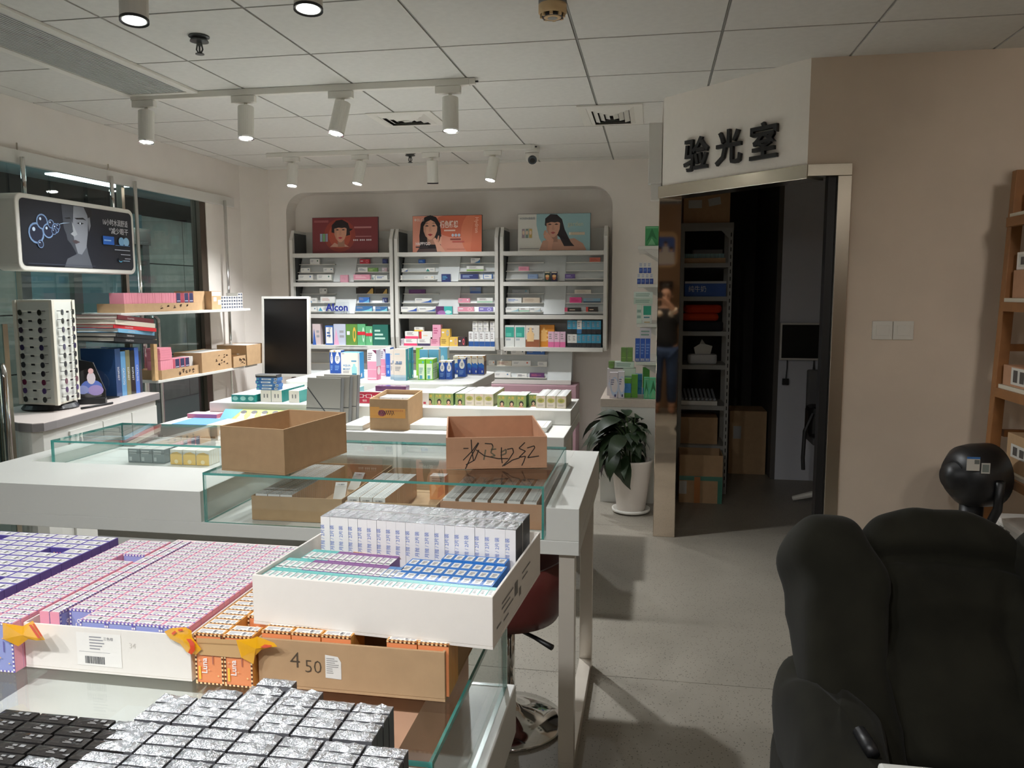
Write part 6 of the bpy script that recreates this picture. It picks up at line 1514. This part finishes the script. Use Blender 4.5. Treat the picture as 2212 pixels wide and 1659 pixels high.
# ================================================================ POTTED PLANT
t = thing('potted_plant','leafy dark green plant in a tall white pot by the steel post','plant',(-.125,5.165,0))
MB().lathe([(0,.004),(.10,.004),(.122,.012),(.124,.028),(.115,.03),(.11,.018),(0,.016)],36).build('saucer', M_WHITEPL, t, smooth=True)
MB().lathe([(0,.018),(.088,.018),(.092,.024),(.130,.325),(.138,.34),(.138,.352),(.128,.352),(.122,.33),(.0,.31)],40).build('pot', mat('white_pot', base=C(222,214,206), rough=.45), t, smooth=True)
MB().lathe([(0,.318),(.121,.318)],24).build('soil', mat('soil', base=C(40,30,22), rough=1), t)
M_LEAF = mat('leaf_green', base=C(34,52,28), rough=.42, noise=.25, nscale=9)
def leaf_mesh(L, wd, bend, fold=.12):
    n = 7; vs = []; fs = []
    prof = [0.05,.55,.9,1.0,.86,.55,.22,.0]
    for i in range(n+1):
        s_ = i/n; x = L*math.sin(bend*s_)/bend if bend else L*s_; z = -L*(1-math.cos(bend*s_))/bend if bend else 0
        w_ = wd*prof[i]; vs += [(x,-w_,z+fold*w_),(x,0,z),(x,w_,z+fold*w_)]
    for i in range(n):
        a = i*3; fs += [(a,a+3,a+4,a+1),(a+1,a+4,a+5,a+2)]
    return MB().add(vs,fs).mesh('leaf', M_LEAF, smooth=True)
lms = [leaf_mesh(.24,.046,1.5), leaf_mesh(.20,.042,1.2), leaf_mesh(.26,.05,1.9), leaf_mesh(.18,.038,.9), leaf_mesh(.125,.036,1.3)]
r = random.Random(21)
M_STEM = mat('stem_green', base=C(56,78,40), rough=.5)
for k in range(96):
    right_side = k%3 == 0
    az = r.uniform(-.48*PI,.48*PI) if right_side else r.uniform(.5*PI,1.5*PI); el = r.uniform(-.15,1.3)
    rad = (.03+.15*math.cos(el)*r.uniform(.35,1))*(.5 if right_side else 1); hz = .40+.24*math.sin(max(el,0))*r.uniform(.7,1.1)+.05*min(el,0)
    tip = Vector((math.cos(az)*rad-.01, math.sin(az)*rad*.7-.035, hz))
    if right_side: tip.x = min(tip.x,.03)
    if k%2 == 0: MB().tube([(math.cos(az)*.03,math.sin(az)*.03,.315),(tip.x*.6,tip.y*.6,.33+(hz-.33)*.8),tip],.003,5).build('stem', M_STEM, t)
    place(lms[4 if right_side else k%4],'leaf',t,tip,(r.uniform(-.45,.45), .35-.75*max(el,0)/1.3+r.uniform(-.25,.25), az+r.uniform(-.2,.2)))

# ================================================================ SIDE ROOM
t = thing('storage_rack','grey slotted metal storage rack inside the dark side room','rack',(0,0,0))
M_RACK = mat('rack_grey', base=C(150,150,146), rough=.45)
rx0, rx1, ry0, ry1 = .17,.528,5.74,6.12
mb = MB()
for x in (rx0, rx1-.032):
    for y in (ry0, ry1-.03):
        mb = MB().box(x,x+.032,y,y+.003,0,1.895); mb.box(x if x > .3 and 0 else (x+.029 if x > .3 else x), (x+.032 if x > .3 else x+.003), y, y+.03, 0, 1.895); mb.build('post', M_RACK, t)
for k in range(36): MB().box(rx1-.019,rx1-.013,ry0-.0008,ry0-.0003,.05+.05*k,.077+.05*k).build('slot', M_DARK, t)
RS = [.345,.628,.915,1.150,1.392,1.622]
for z in RS: MB().box(rx0,rx1-.02,ry0+.004,ry1-.004,z-.03,z).build('shelf_board', M_RACK, t)
MB().box(rx0,rx1-.02,ry0+.004,ry1-.004,1.885,1.895).build('shelf_board', M_RACK, t); MB().box(rx0,rx1,ry0-.002,ry0,1.84,1.895).build('top_bar', M_RACK, t); MB().extr((rx1-.032,ry0-.002,1.84),(-1,0,0),(0,0,-1),(0,1,0),[(0,0),(.05,0),(0,.05)],.002).build('gusset', M_RACK, t)
def rb(name,lab,x0,x1,y0,y1,z,h,col,cat='box',m=None): 
    o = MB().box(x0,x1,y0,y1,0,h,col).build(name, m or M_CARD, loc=(0,0,z+.0006)); return tag(o,lab,cat)
o = rb('milk_carton','blue milk carton with white characters on the storage rack',.21,.49,5.77,6.05,1.392,.105,C(24,84,170))
mb = MB().text((.235,5.7692,.035),(1,0,0),(0,0,1),'纯牛奶',0,0,.034,C(214,220,226),wmax=.12); mb.rect((0,5.7694,0),ux,uz,.21,.49,.09,.105,C(196,200,206)); mb.build('lettering', M_CARD, o)
pts = [(rx0+.03,0),(rx1-.05,0)]
o = MB().slab(rrect(.20,.45,5.80,6.06,.05),0,.055,C(206,72,36)).slab(rrect(.21,.47,5.80,6.06,.05),.056,.115,C(200,64,34)).build('orange_cushion', M_MATTE, loc=(0,0,1.22), bevel=.02); tag(o,'folded orange cloth on the storage rack','cloth')
o = MB().slab(rrect(.20,.48,5.78,6.06,.03),0,.068,C(44,44,50)).build('dark_bundle', M_MATTE, loc=(0,0,1.1506), bevel=.012); tag(o,'dark folded bundle under the orange cloth','cloth')
t2 = thing('tissue_pack','open white tissue pack with a tissue sticking out on the storage rack','tissue pack',(.345,5.86,.9156))
MB().slab(rrect(-.10,.10,-.055,.055,.025),0,.07).build('pack', mat('tissue_film', base=C(206,208,210), rough=.3), t2, bevel=.012)
MB().add([(-.05,-.02,.07),(.055,-.02,.07),(.055,.02,.07),(-.05,.02,.07),(-.06,-.01,.115),(-.02,.0,.14),(-.005,0,.175),(.02,.005,.14),(.07,.01,.125)],[(0,1,8,7,6,5,4),(3,4,5,6,7,8,2),(0,4,3),(1,2,8)]).build('tissue', mat('tissue_paper', base=C(226,224,216), rough=.9), t2)
t2 = thing('tube_tray','white tray of clear tubes on the storage rack','tray',(.18,5.76,.6286)); MB().box(.01,.27,0,.2,0,.03).build('tray', M_WHITEPL, t2)
for k in range(9): MB().cyl((.03+.028*k,.02,.04),(.03+.028*k-.01,.19,.09),.009,n=8).build('tube', mat('clear_tube', base=C(170,176,184), rough=.15), t2)
t2 = tray('rack_tray','low brown tray of striped packs on the top rack shelf','tray',(.19,5.765,1.6226),0,.29,.25,.035,M_KRAFT,.003)
mm = MB().box(-.006,.006,-.05,.05,0,.062,C(190,200,200),front=C(150,190,190)).mesh('striped_pack',M_CARD)
for k in range(20): put(mm,'striped_pack','narrow striped pack, %s from the left on the top rack shelf' % ORD(k),'pack','striped packs on the rack',(.203+.0138*k,5.84,1.6262))
rb('pale_boxes','pale row of boxes behind the striped packs on the rack',.27,.48,6.025,6.08,1.6220,.105,C(150,150,150))
rb('dark_carton','dark carton on a low shelf of the rack',.20,.46,5.80,6.08,.345,.19,C(70,58,46),m=M_KRAFT)
# note cards on the wall above the rack
o = rb('top_carton','dark brown carton with two white slips on top of the storage rack',.19,.50,5.76,6.08,1.896,.26,C(70,54,42),cat='carton',m=M_KRAFT)
MB().rect((0,5.7592,0),ux,uz,.222,.312,.10,.155,C(206,208,206)).build('paper_slip', M_CARD, o)
MB().plane((0,5.7592,0),ux,uz,[(.36,.11),(.44,.125),(.432,.175),(.352,.16)],C(206,208,206)).build('paper_slip', M_CARD, o)
o = tray('floor_carton','kraft carton with green tape on the floor before the storage rack','carton',(.19,5.46,0),0,.285,.27,.33,M_KRAFT,.005)
MB().rect((0,-.0008,0),ux,uz,.0,.285,.155,.185,C(70,130,110)).rect((0,-.0008,0),ux,uz,.255,.285,0,.155,C(70,130,110)).rect((0,-.0008,0),ux,uz,0,.05,.06,.15,C(190,188,184)).rect((0,-.001,0),ux,uz,.10,.14,.0,.18,C(190,120,60)).build('tape', M_GLOSS, o)
o = tray('big_carton','tall brown carton standing in the dark corner of the side room','carton',(.60,6.42,0),0,.28,.30,.50,M_KRAFT,.005); MB().rect((0,-.0008,0),ux,uz,.03,.09,.28,.38,C(170,168,164)).build('label', M_CARD, o)
MB().box(.004,.276,.004,.296,.49,.5).build('lid', M_KRAFT, o)
t = thing('wall_monitor','black monitor in a white frame on the side room wall','monitor',(.928,6.262,.918))
MB().box(0,.46,-.035,0,0,.278).build('frame', M_WHITEM, t, bevel=.003); MB().box(.014,.446,-.0365,-.0352,.016,.264).build('screen', M_BLACKGL, t.children[0])
for a_ in (((.06,-.02,0),(.06,-.02,-.06),(.055,-.02,-.14)),((.25,-.02,0),(.255,-.02,-.06),(.29,-.02,-.13),(.37,-.02,-.15)),((.25,-.02,0),(.245,-.02,-.1),(.26,-.02,-.19),(.33,-.02,-.235))): MB().tube(a_,.004,6).build('cable', M_BLACK, t)
MB().box(.03,.075,-.03,-.008,-.185,-.14).build('plug', M_BLACK, t)
t = thing('swivel_chair','grey swivel chair with a black bag in the side room','chair',(1.22,5.5,0))
MB().slab(rrect(-.2,.2,-.2,.2,.06),.44,.49).build('seat', mat('grey_fabric', base=C(96,96,98), rough=.9), t, bevel=.01); MB().cyl((0,0,.06),(0,0,.44),.03,n=12).build('column', M_BLACK, t)
for k in range(5): 
    a_ = 2*PI*k/5+.35; MB().tube([(0,0,.09),(math.cos(a_)*.16,math.sin(a_)*.16,.07),(math.cos(a_)*.28,math.sin(a_)*.28,.03)],[.025,.022,.016],8).build('leg', M_WHITEPL, t)
MB().slab(rrect(-.19,.19,.15,.20,.02),.55,.9).build('backrest', mat('grey_fabric'), t, bevel=.01)
t = thing('black_bag','black bag with a strap on the swivel chair','bag',(1.10,5.42,.4915)); MB().slab(rrect(-.11,.13,-.11,.10,.05),0,.20).build('body', M_BLACK, t, bevel=.03); MB().tube([(-.09,-.10,.16),(-.14,-.13,.05),(-.145,-.13,-.12),(-.14,-.13,-.20)],.012,6).build('strap', M_BLACK, t)

# ================================================================ SWITCHES
for k,x in enumerate((1.007,1.099)):
    t = thing('light_switch',('left','right')[k]+' of two square white light switches on the beige wall','switch',(x,3.9995,1.2))
    MB().box(0,.09,-.009,0,0,.087).build('plate', M_WHITEPL, t, bevel=.003); MB().box(.017,.073,-.012,-.009,.02,.067).build('rocker', M_WHITEPL, t.children[0], bevel=.001)

# ================================================================ BAR STOOL
t = thing('bar_stool','burgundy tub bar stool with grey cushion under the middle table','stool',(-.455,2.49,0))
MB().lathe([(0,.0),(.185,.0),(.19,.006),(.185,.012),(.12,.028),(.05,.05),(.03,.075),(.028,.10)],40).build('base', M_CHROME, t, smooth=True)
MB().cyl((0,0,.06),(0,0,.36),.024,n=16).build('column', M_CHROME, t, smooth=True)
M_BURG = mat('burgundy_leather', base=C(92,40,36), rough=.4)
vs=[];fs=[];n=26;zs=[.36,.375,.42,.50,.58]
def shr(i): return [.10,.165,.19,.2,.205][i]
for i,z in enumerate(zs):
    for k in range(n+1):
        a_ = -2.3+4.3*k/n; top = (.585-.42)*(.55+.45*math.cos((a_-(-.15))*.75))
        zz = z if i < 3 else .42+top*(.5 if i==3 else 1)
        vs.append((math.cos(a_)*shr(i),math.sin(a_)*shr(i),zz))
for i in range(4):
    for k in range(n): a_=i*(n+1)+k; fs.append((a_,a_+1,a_+n+2,a_+n+1))
o = MB().add(vs,fs).build('shell', M_BURG, t, smooth=True); sm_ = o.modifiers.new('solid','SOLIDIFY'); sm_.thickness = .014
MB().lathe([(0,.355),(.10,.357),(.165,.375),(.0,.38)],32).build('seat_pan', M_BURG, t, smooth=True)
MB().lathe([(0,.382),(.15,.382),(.168,.395),(.165,.415),(.14,.428),(0,.432)],32).build('cushion', mat('grey_cushion', base=C(112,116,120), rough=.8), t, smooth=True)
MB().tube([(.03,-.02,.335),(.10,-.06,.325),(.16,-.10,.315)],[.006,.007,.010],8).build('lever', M_BLACK, t, smooth=True)

# ================================================================ ARMCHAIR
M_SUEDE = mat('olive_suede', base=C(34,33,26), rough=.9, spec=.12, noise=.3, nscale=7, bump=.25, bscale=25, sheen=.04)
def sq(c, e): return math.copysign(abs(c)**e, c)
def cushion(sx,sy,sz,e1=.35,e2=.35,nu=40,nv=28,disp=None):
    vs=[];fs=[]
    for j in range(nv+1):
        v = -PI/2+PI*j/nv
        for i in range(nu):
            u = 2*PI*i/nu
            p = Vector((sx*sq(math.cos(v),e1)*sq(math.cos(u),e2), sy*sq(math.cos(v),e1)*sq(math.sin(u),e2), sz*sq(math.sin(v),e1)))
            if disp: p = disp(p)
            vs.append(p)
    for j in range(nv):
        for i in range(nu): fs.append((j*nu+i,j*nu+(i+1)%nu,(j+1)*nu+(i+1)%nu,(j+1)*nu+i))
    return MB().add(vs,fs)
t = thing('armchair','dark olive suede recliner armchair at the lower right','armchair',(.635,1.62,0),-.04)
def dback(p):
    z = p.z/.33; q = p.x/.185
    crease = sum(math.exp(-((z-c_-.05*q*q)/.06)**2) for c_ in (-.66,-.22,.22,.62))*max(0,1-q**4)
    side = math.exp(-((abs(q)-.62)/.09)**2)*max(0,1-(z-.3)**2) if z < .55 else 0
    if p.y < 0: p.y += .048*crease+.022*side
    if z > .55: p.z += .035*(1-q*q)
    p.y += .006*math.sin(p.x*60+p.z*21)
    return p
o = cushion(.19,.085,.33,.42,.42,72,72,dback).build('backrest', M_SUEDE, t, smooth=True, loc=(0,.17,.598)); o.rotation_euler = (-.60,0,0)
def dwing(p):
    p.x += .012*math.sin(p.z*14+p.y*9); p.y += .012*math.sin(p.z*17+p.x*20); p.x += .006*math.sin(p.z*43); return p
for sx in (-1,1):
    o = cushion(.092,.125,.335,.5,.5,36,44,dwing).build('wing', M_SUEDE, t, smooth=True, loc=(sx*.222,.17,.59)); o.rotation_euler = (-.52,0,sx*-.14)
    def darm(p):
        p.z += .012*math.sin(p.y*17+1)+.008*math.sin(p.y*31+p.x*20); p.x += .012*math.sin(p.y*13+p.z*12)
        p.z -= .07*max(0,-p.y/.38)**2*max(0,p.z/.21)
        return p
    o = cushion(.088,.37,.21,.5,.5,40,44,darm).build('armrest', M_SUEDE, t, smooth=True, loc=(sx*.262,-.03,.385))
    cushion(.078,.34,.19,.25,.25,28,30,lambda p: Vector((p.x+.008*math.sin(p.y*25)*sx,p.y,p.z))).build('side_skirt', M_SUEDE, t, smooth=True, loc=(sx*.268,-.02,.20))
def dseat(p):
    if p.z > 0: p.z -= .02*math.exp(-((p.y+.02)/.05)**2)+.012*math.exp(-((abs(p.x)-.09)/.03)**2)
    return p
cushion(.20,.34,.11,.4,.4,44,36,dseat).build('seat_cushion', M_SUEDE, t, smooth=True, loc=(0,-.16,.355))
cushion(.30,.36,.15,.25,.25,28,16).build('frame_base', M_SUEDE, t, smooth=True, loc=(0,-.02,.165))
MB().tube([(-.235,-.11,.598),(-.225,-.15,.590),(-.221,-.165,.584)],[.013,.014,.012],12).build('lever', M_BLACK, t, smooth=True)
MB().add([(-.345,.05,.02),(-.345,-.2,.02),(-.42,-.10,.12),(-.35,.10,.32)],[(0,1,2),(0,2,3)]).build('cloth_flap', M_SUEDE, t)

# ================================================================ FAN AND LADDER SHELF
t = thing('floor_fan','black round floor fan seen from behind next to the ladder shelf','fan',(1.30,3.50,0))
prof = [(0,-.125),(.05,-.118),(.058,-.09),(.085,-.085),(.122,-.045),(.13,.0),(.13,.075),(.122,.082),(.0,.082)]
o = MB().lathe(prof,36).build('head', M_BLACK, t, smooth=True, loc=(0,0,.675)); o.rotation_euler = (0,PI/2,.35)
for k in range(14):
    rr_ = .06+.0045*k
    pts = [(rr_*math.cos(a_),rr_*math.sin(a_),-.091+.0034*k) for a_ in [PI*.75+PI*.5*q/8 for q in range(9)]]
    g_ = MB().tube(pts,.0022,4).build('grille_rib', M_BLACK, t, loc=(0,0,.675)); g_.rotation_euler = (0,PI/2,.35)
MB().cyl((0,.0,.36),(0,0,.56),.045,n=20).build('neck', M_BLACK, t, smooth=True); MB().lathe([(0,0),(.15,0),(.15,.02),(.05,.05),(.045,.40),(0,.40)],32).build('stand', M_BLACK, t, smooth=True)
MB().tube([(.03,-.06,.44),(.06,-.10,.56),(.05,-.135,.68)],.018,8).build('bracket', M_BLACK, t, smooth=True)
mb = MB(); q = AY(2090,990,3.36)
d_ = Vector((.94,.34,0)); 
mb.rect((q.x,3.365,q.z-.05),(1,.0,0),(0,0,1),0,.048,0,.055,C(206,204,196)).rect((q.x,3.3645,q.z-.05),(1,0,0),(0,0,1),0,.048,.047,.055,C(60,120,190)).rect((q.x,3.3644,q.z-.05),(1,0,0),(0,0,1),.028,.046,.027,.044,C(110,116,112)).rect((q.x,3.365,q.z-.05),(1,0,0),(0,0,1),.054,.086,-.01,.032,C(190,190,184)).rect((q.x,3.3645,q.z-.05),(1,0,0),(0,0,1),.058,.082,-.004,.026,C(120,130,126))
o = mb.build('sticker', M_CARD, t); o.location = (-1.30,-3.50,0)
MB().tube([(-.05,.03,.4),(-.09,0,.38),(-.12,-.02,.32),(-.11,0,.0)],.004,6).build('cable', M_BLACK, t)
t = thing('ladder_shelf','honey-coloured wooden ladder shelf with white boards at the right edge','shelf',(0,0,0))
LX, LY = 1.445, 3.72
for y in (LY, 2.35):
    MB().extr((0,y,0),(1,0,0),(0,0,1),(0,1,0),[(LX-.03,0),(LX+.015,0),(LX+.072,1.925),(LX+.028,1.925)],.045).build('rail', M_WOOD, t, bevel=.003); MB().box(LX+.34,LX+.38,y,y+.045,0,1.9).build('rail', M_WOOD, t, bevel=.003)
for z in (1.745,1.395,1.03,.68,.36):
    MB().box(LX+.012,LX+.37,2.36,LY-.001,z-.016,z).build('board', mat('ivory_board', base=C(214,208,190), rough=.5), t); 
    MB().box(LX+.0,LX+.03,2.396,LY-.001,z-.055,z-.0165).build('apron', M_WOOD, t); 
for z in (.80,1.17): MB().box(LX+.05,LX+.34,LY+.005,LY+.035,z,z+.03).build('cross_bar', M_WOOD, t)
def lbox(lab,y0,y1,x0,z,h,m,name='kraft_box',lbl=None,wr=None):
    t = thing(name,lab,'box',(0,0,z+.0006),0); MB().box(x0,LX+.33,y0,y1,0,h).build('body', m, t, bevel=.002)
    if lbl: MB().rect((x0-.0008,0,0),(0,-1,0),(0,0,1),-lbl[1],-lbl[0],lbl[2],lbl[3],C(214,212,204)).rect((x0-.0012,0,0),(0,-1,0),(0,0,1),-lbl[1]+.02,-lbl[1]+.06,lbl[2]+.01,lbl[3]-.01,C(80,78,76)).rect((x0-.0012,0,0),(0,-1,0),(0,0,1),-lbl[1]+.08,-lbl[1]+.12,lbl[2]+.01,lbl[3]-.012,C(80,78,76)).build('paper_label', M_CARD, t)
lbox('orange kraft box on the top board of the ladder shelf',3.30,3.66,LX+.05,1.745,.085,M_KRAFTR)
lbox('pale plastic canister box on top of the ladder shelf',3.35,3.62,LX+.06,1.831,.16,M_WHITEPL,'pale_canister')
lbox('kraft box with marker lettering on the second board of the ladder shelf',3.2,3.69,LX+.03,1.395,.115,M_KRAFTR)
lbox('white box with a dark drawing on the kraft box of the second board',3.25,3.68,LX+.035,1.511,.072,M_WCARD,'white_box',(3.5,3.66,.01,.062))
lbox('dark green packs on the white box of the second board',3.3,3.66,LX+.06,1.584,.05,mat('green_card', base=C(60,84,66), rough=.5),'green_packs',(3.45,3.65,.02,.045))
lbox('kraft tray with white paper labels on the third board',3.1,3.70,LX+.02,1.03,.085,M_KRAFTR,'kraft_box',(3.3,3.62,.01,.08))
lbox('kraft box with a long white label on the fourth board',3.05,3.64,LX+.03,.68,.155,M_KRAFT,'kraft_box',(3.1,3.6,.06,.115))
lbox('white-fronted box on the lowest board of the ladder shelf',2.9,3.66,LX+.0,.36,.12,M_WCARD,'white_box',(3.0,3.6,.02,.10))
lbox('grey boxed packs inside the lowest board of the ladder shelf',2.9,3.5,LX+.08,.481,.06,mat('grey_card', base=C(170,168,164), rough=.6),'grey_packs')
# ================================================================ REAR WALL AND PHOTOGRAPHER (seen in the polished post)
def RM(u, v, y=YREAR): q = AY(u, v, 2*4.645-y); return (q.x, q.z)
a = RM(1420,512); b = RM(1457,572)
t = thing('rear_poster','round-cornered poster of a group in white on the tan rear wall','poster',(0,YREAR+.001,0))
x0, x1, z0, z1 = -.12, b[0], b[1], a[1]
MB().extr((0,0,0),(1,0,0),(0,0,1),(0,1,0),rrect(x0-.03,x1+.03,z0-.03,z1+.06,.08),.02).build('frame', mat('pale_wood2', base=C(206,170,124), rough=.5), t)
mb = MB(); mb.plane((0,.0212,0),(1,0,0),(0,0,1),rrect(x0,x1,z0,z1,.04),C(60,104,190)); rr = random.Random(2)
for k in range(5):
    cx = x0+(x1-x0)*(.12+.19*k); top = z0+(z1-z0)*(.55+.2*(k%2))
    mb.plane((0,.0216+.0002*k,0),(1,0,0),(0,0,1),[(cx-.045,z0+.005),(cx+.045,z0+.005),(cx+.035,top-.03),(cx-.035,top-.03)],C(220,216,214)); mb.ell((0,.0228+.0002*k,0),(1,0,0),(0,0,1),cx,top,.022,.028,C(216,176,150),10); mb.ell((0,.0230+.0002*k,0),(1,0,0),(0,0,1),cx,top+.016,.024,.018,C(36,30,30),10)
mb.build('print', M_CARD, t)

def skin(name, verts, edges, m, parent, sub=2, loc=(0,0,0)):
    me = bpy.data.meshes.new(name); me.from_pydata([v[:3] for v in verts], edges, []); me.materials.append(m)
    o = bpy.data.objects.new(name, me); COL.objects.link(o); o.parent = parent; o.location = loc
    md = o.modifiers.new('skin','SKIN'); md.use_smooth_shade = True
    for i, v in enumerate(verts):
        sv = me.skin_vertices[0].data[i]; r = v[3]; sv.radius = r if isinstance(r,tuple) else (r,r); sv.use_root = (i == 0)
    u = o.modifiers.new('sub','SUBSURF'); u.levels = sub; u.render_levels = sub
    return o
px, py = .135, -.36
t = thing('person','person in a dark jacket with cream fleece collar and jeans photographing with a phone','person',(px,py,0))
M_SKIN = mat('skin', base=C(226,178,150), rough=.5); M_JKT = mat('dark_jacket', base=C(40,42,44), rough=.85, noise=.2, nscale=20); M_FLEECE = mat('cream_fleece', base=C(222,206,184), rough=.95, bump=.8, bscale=80)
M_JEAN = mat('denim', base=C(52,74,110), rough=.85, noise=.15, nscale=40); M_HAIR = mat('black_hair', base=C(28,22,20), rough=.45); M_SHOE = mat('tan_shoe', base=C(166,120,92), rough=.6)
# local frame: facing +Y; phone held near the camera
HP = Vector((-.125,.325,1.40))           # hands
body = [(0,0,.80,(.13,.09)),(0,0,.95,(.13,.085)),(0,.0,1.10,(.145,.09)),(0,.0,1.19,(.12,.08)),(0,.01,1.255,.048),(0,.025,1.31,.05),(0,.03,1.37,(.068,.078)),(0,.03,1.43,(.066,.08)),(0,.025,1.475,(.045,.055)),
  (.165,0,1.17,.05),(.27,.10,.99,.042),(.02,.27,1.30,.03),(-.06,.30,1.365,.026),
  (-.165,0,1.17,.05),(-.25,.14,1.02,.042),(-.20,.27,1.26,.03),(-.17,.305,1.345,.026),
  (.085,0,.74,.085),(.09,.01,.42,.058),(.09,-.01,.09,.042),(.09,.05,.045,.038),(.09,.13,.03,.03),
  (-.085,0,.74,.085),(-.09,.01,.42,.058),(-.09,-.01,.09,.042),(-.09,.05,.045,.038),(-.09,.13,.03,.03)]
ed = [(0,1),(1,2),(2,3),(3,4),(4,5),(5,6),(6,7),(7,8),(3,9),(9,10),(10,11),(11,12),(3,13),(13,14),(14,15),(15,16),(0,17),(17,18),(18,19),(19,20),(20,21),(0,22),(22,23),(23,24),(24,25),(25,26)]
nb = len(body)
def finger(root, pts, r=.0085):
    global body, ed
    i0 = root
    for p in pts: body.append((*p,r)); ed.append((i0,len(body)-1)); i0 = len(body)-1; r *= .93
for s_, root in ((1,12),(-1,16)):
    b0 = Vector(body[root][:3])
    for k in range(4):
        z = b0.z+.032-.02*k
        finger(root, [(b0.x-s_*.012, b0.y+.018, z),(b0.x-s_*.032, b0.y+.022, z+.004),(b0.x-s_*.05, b0.y+.012, z+.006)])
    finger(root, [(b0.x-s_*.01,b0.y-.02,b0.z+.02),(b0.x-s_*.03,b0.y-.022,b0.z+.035)],.0095)
skin('body', body, ed, M_SKIN, t)
jk = [(0,0,.72,(.165,.12)),(0,0,.92,(.16,.115)),(0,0,1.08,(.17,.115)),(0,0,1.19,(.14,.095)),(0,.005,1.23,(.085,.075)),
  (.175,0,1.17,.072),(.275,.10,.985,.064),(.10,.22,1.20,.05),(-.175,0,1.17,.072),(-.255,.14,1.01,.064),(-.212,.235,1.18,.05)]
skin('jacket', jk, [(0,1),(1,2),(2,3),(3,4),(3,5),(5,6),(6,7),(3,8),(8,9),(9,10)], M_JKT, t)
skin('collar', [(0,-.085,1.22,.04),(.08,-.05,1.22,.042),(.095,.03,1.20,.045),(.05,.105,1.15,.04),(-.08,-.05,1.22,.042),(-.095,.03,1.20,.045),(-.05,.105,1.15,.04)], [(0,1),(1,2),(2,3),(0,4),(4,5),(5,6)], M_FLEECE, t)
skin('cuff', [(.10,.215,1.195,.058),(.075,.235,1.235,.055)], [(0,1)], M_FLEECE, t); skin('cuff', [(-.213,.23,1.175,.058),(-.208,.25,1.21,.055)], [(0,1)], M_FLEECE, t)
skin('jeans', [(0,0,.80,(.15,.105)),(.088,0,.72,.098),(.092,.01,.42,.075),(.092,-.005,.10,.062),(-.088,0,.72,.098),(-.092,.01,.42,.075),(-.092,-.005,.10,.062)], [(0,1),(1,2),(2,3),(0,4),(4,5),(5,6)], M_JEAN, t)
for sx in (-1,1): skin('shoe', [(sx*.09,-.02,.05,.048),(sx*.09,.06,.045,.046),(sx*.09,.15,.036,.036)], [(0,1),(1,2)], M_SHOE, t)
skin('hair', [(0,-.025,1.44,(.082,.075)),(0,.0,1.488,(.076,.078)),(0,.055,1.487,(.06,.05)),(0,-.05,1.34,(.075,.045)),(0,-.06,1.24,(.07,.03))], [(0,1),(1,2),(0,3),(3,4)], M_HAIR, t)
mb = MB()
for sx in (-1,1):
    mb.cyl((sx*.028,.100,1.385),(sx*.028,.107,1.385),.011,.009,n=10,col=C(40,30,28)); mb.box(sx*.028-.016,sx*.028+.016,.100,.106,1.402,1.407,C(40,30,28))
mb.add([(-.010,.10,1.385),(.010,.10,1.385),(0,.128,1.352),(-.014,.106,1.345),(.014,.106,1.345)],[(0,1,2),(0,2,3),(1,4,2),(3,2,4)],C(220,170,142)); mb.box(-.022,.022,.098,.106,1.318,1.327,C(190,90,86))
mb.build('face_features', M_CARD, t)
for sx in (-1,1): MB().lathe([(0,.0),(.012,.002),(.016,.010),(.01,.014),(0,.010)],12).build('ear', M_SKIN, t, smooth=True, loc=(sx*.068,.02,1.375), rot=(0,sx*PI/2,0))
ph = thing('phone','smartphone held up beside the lens position','phone',(px-.115,py+.332,1.39)); MB().box(-.075,.075,0,.008,-.036,.036).build('body', M_BLACK, ph, bevel=.003); MB().cyl((.05,.008,.01),(.05,.011,.01),.012,n=12).build('lens_bump', M_BLACKGL, ph)
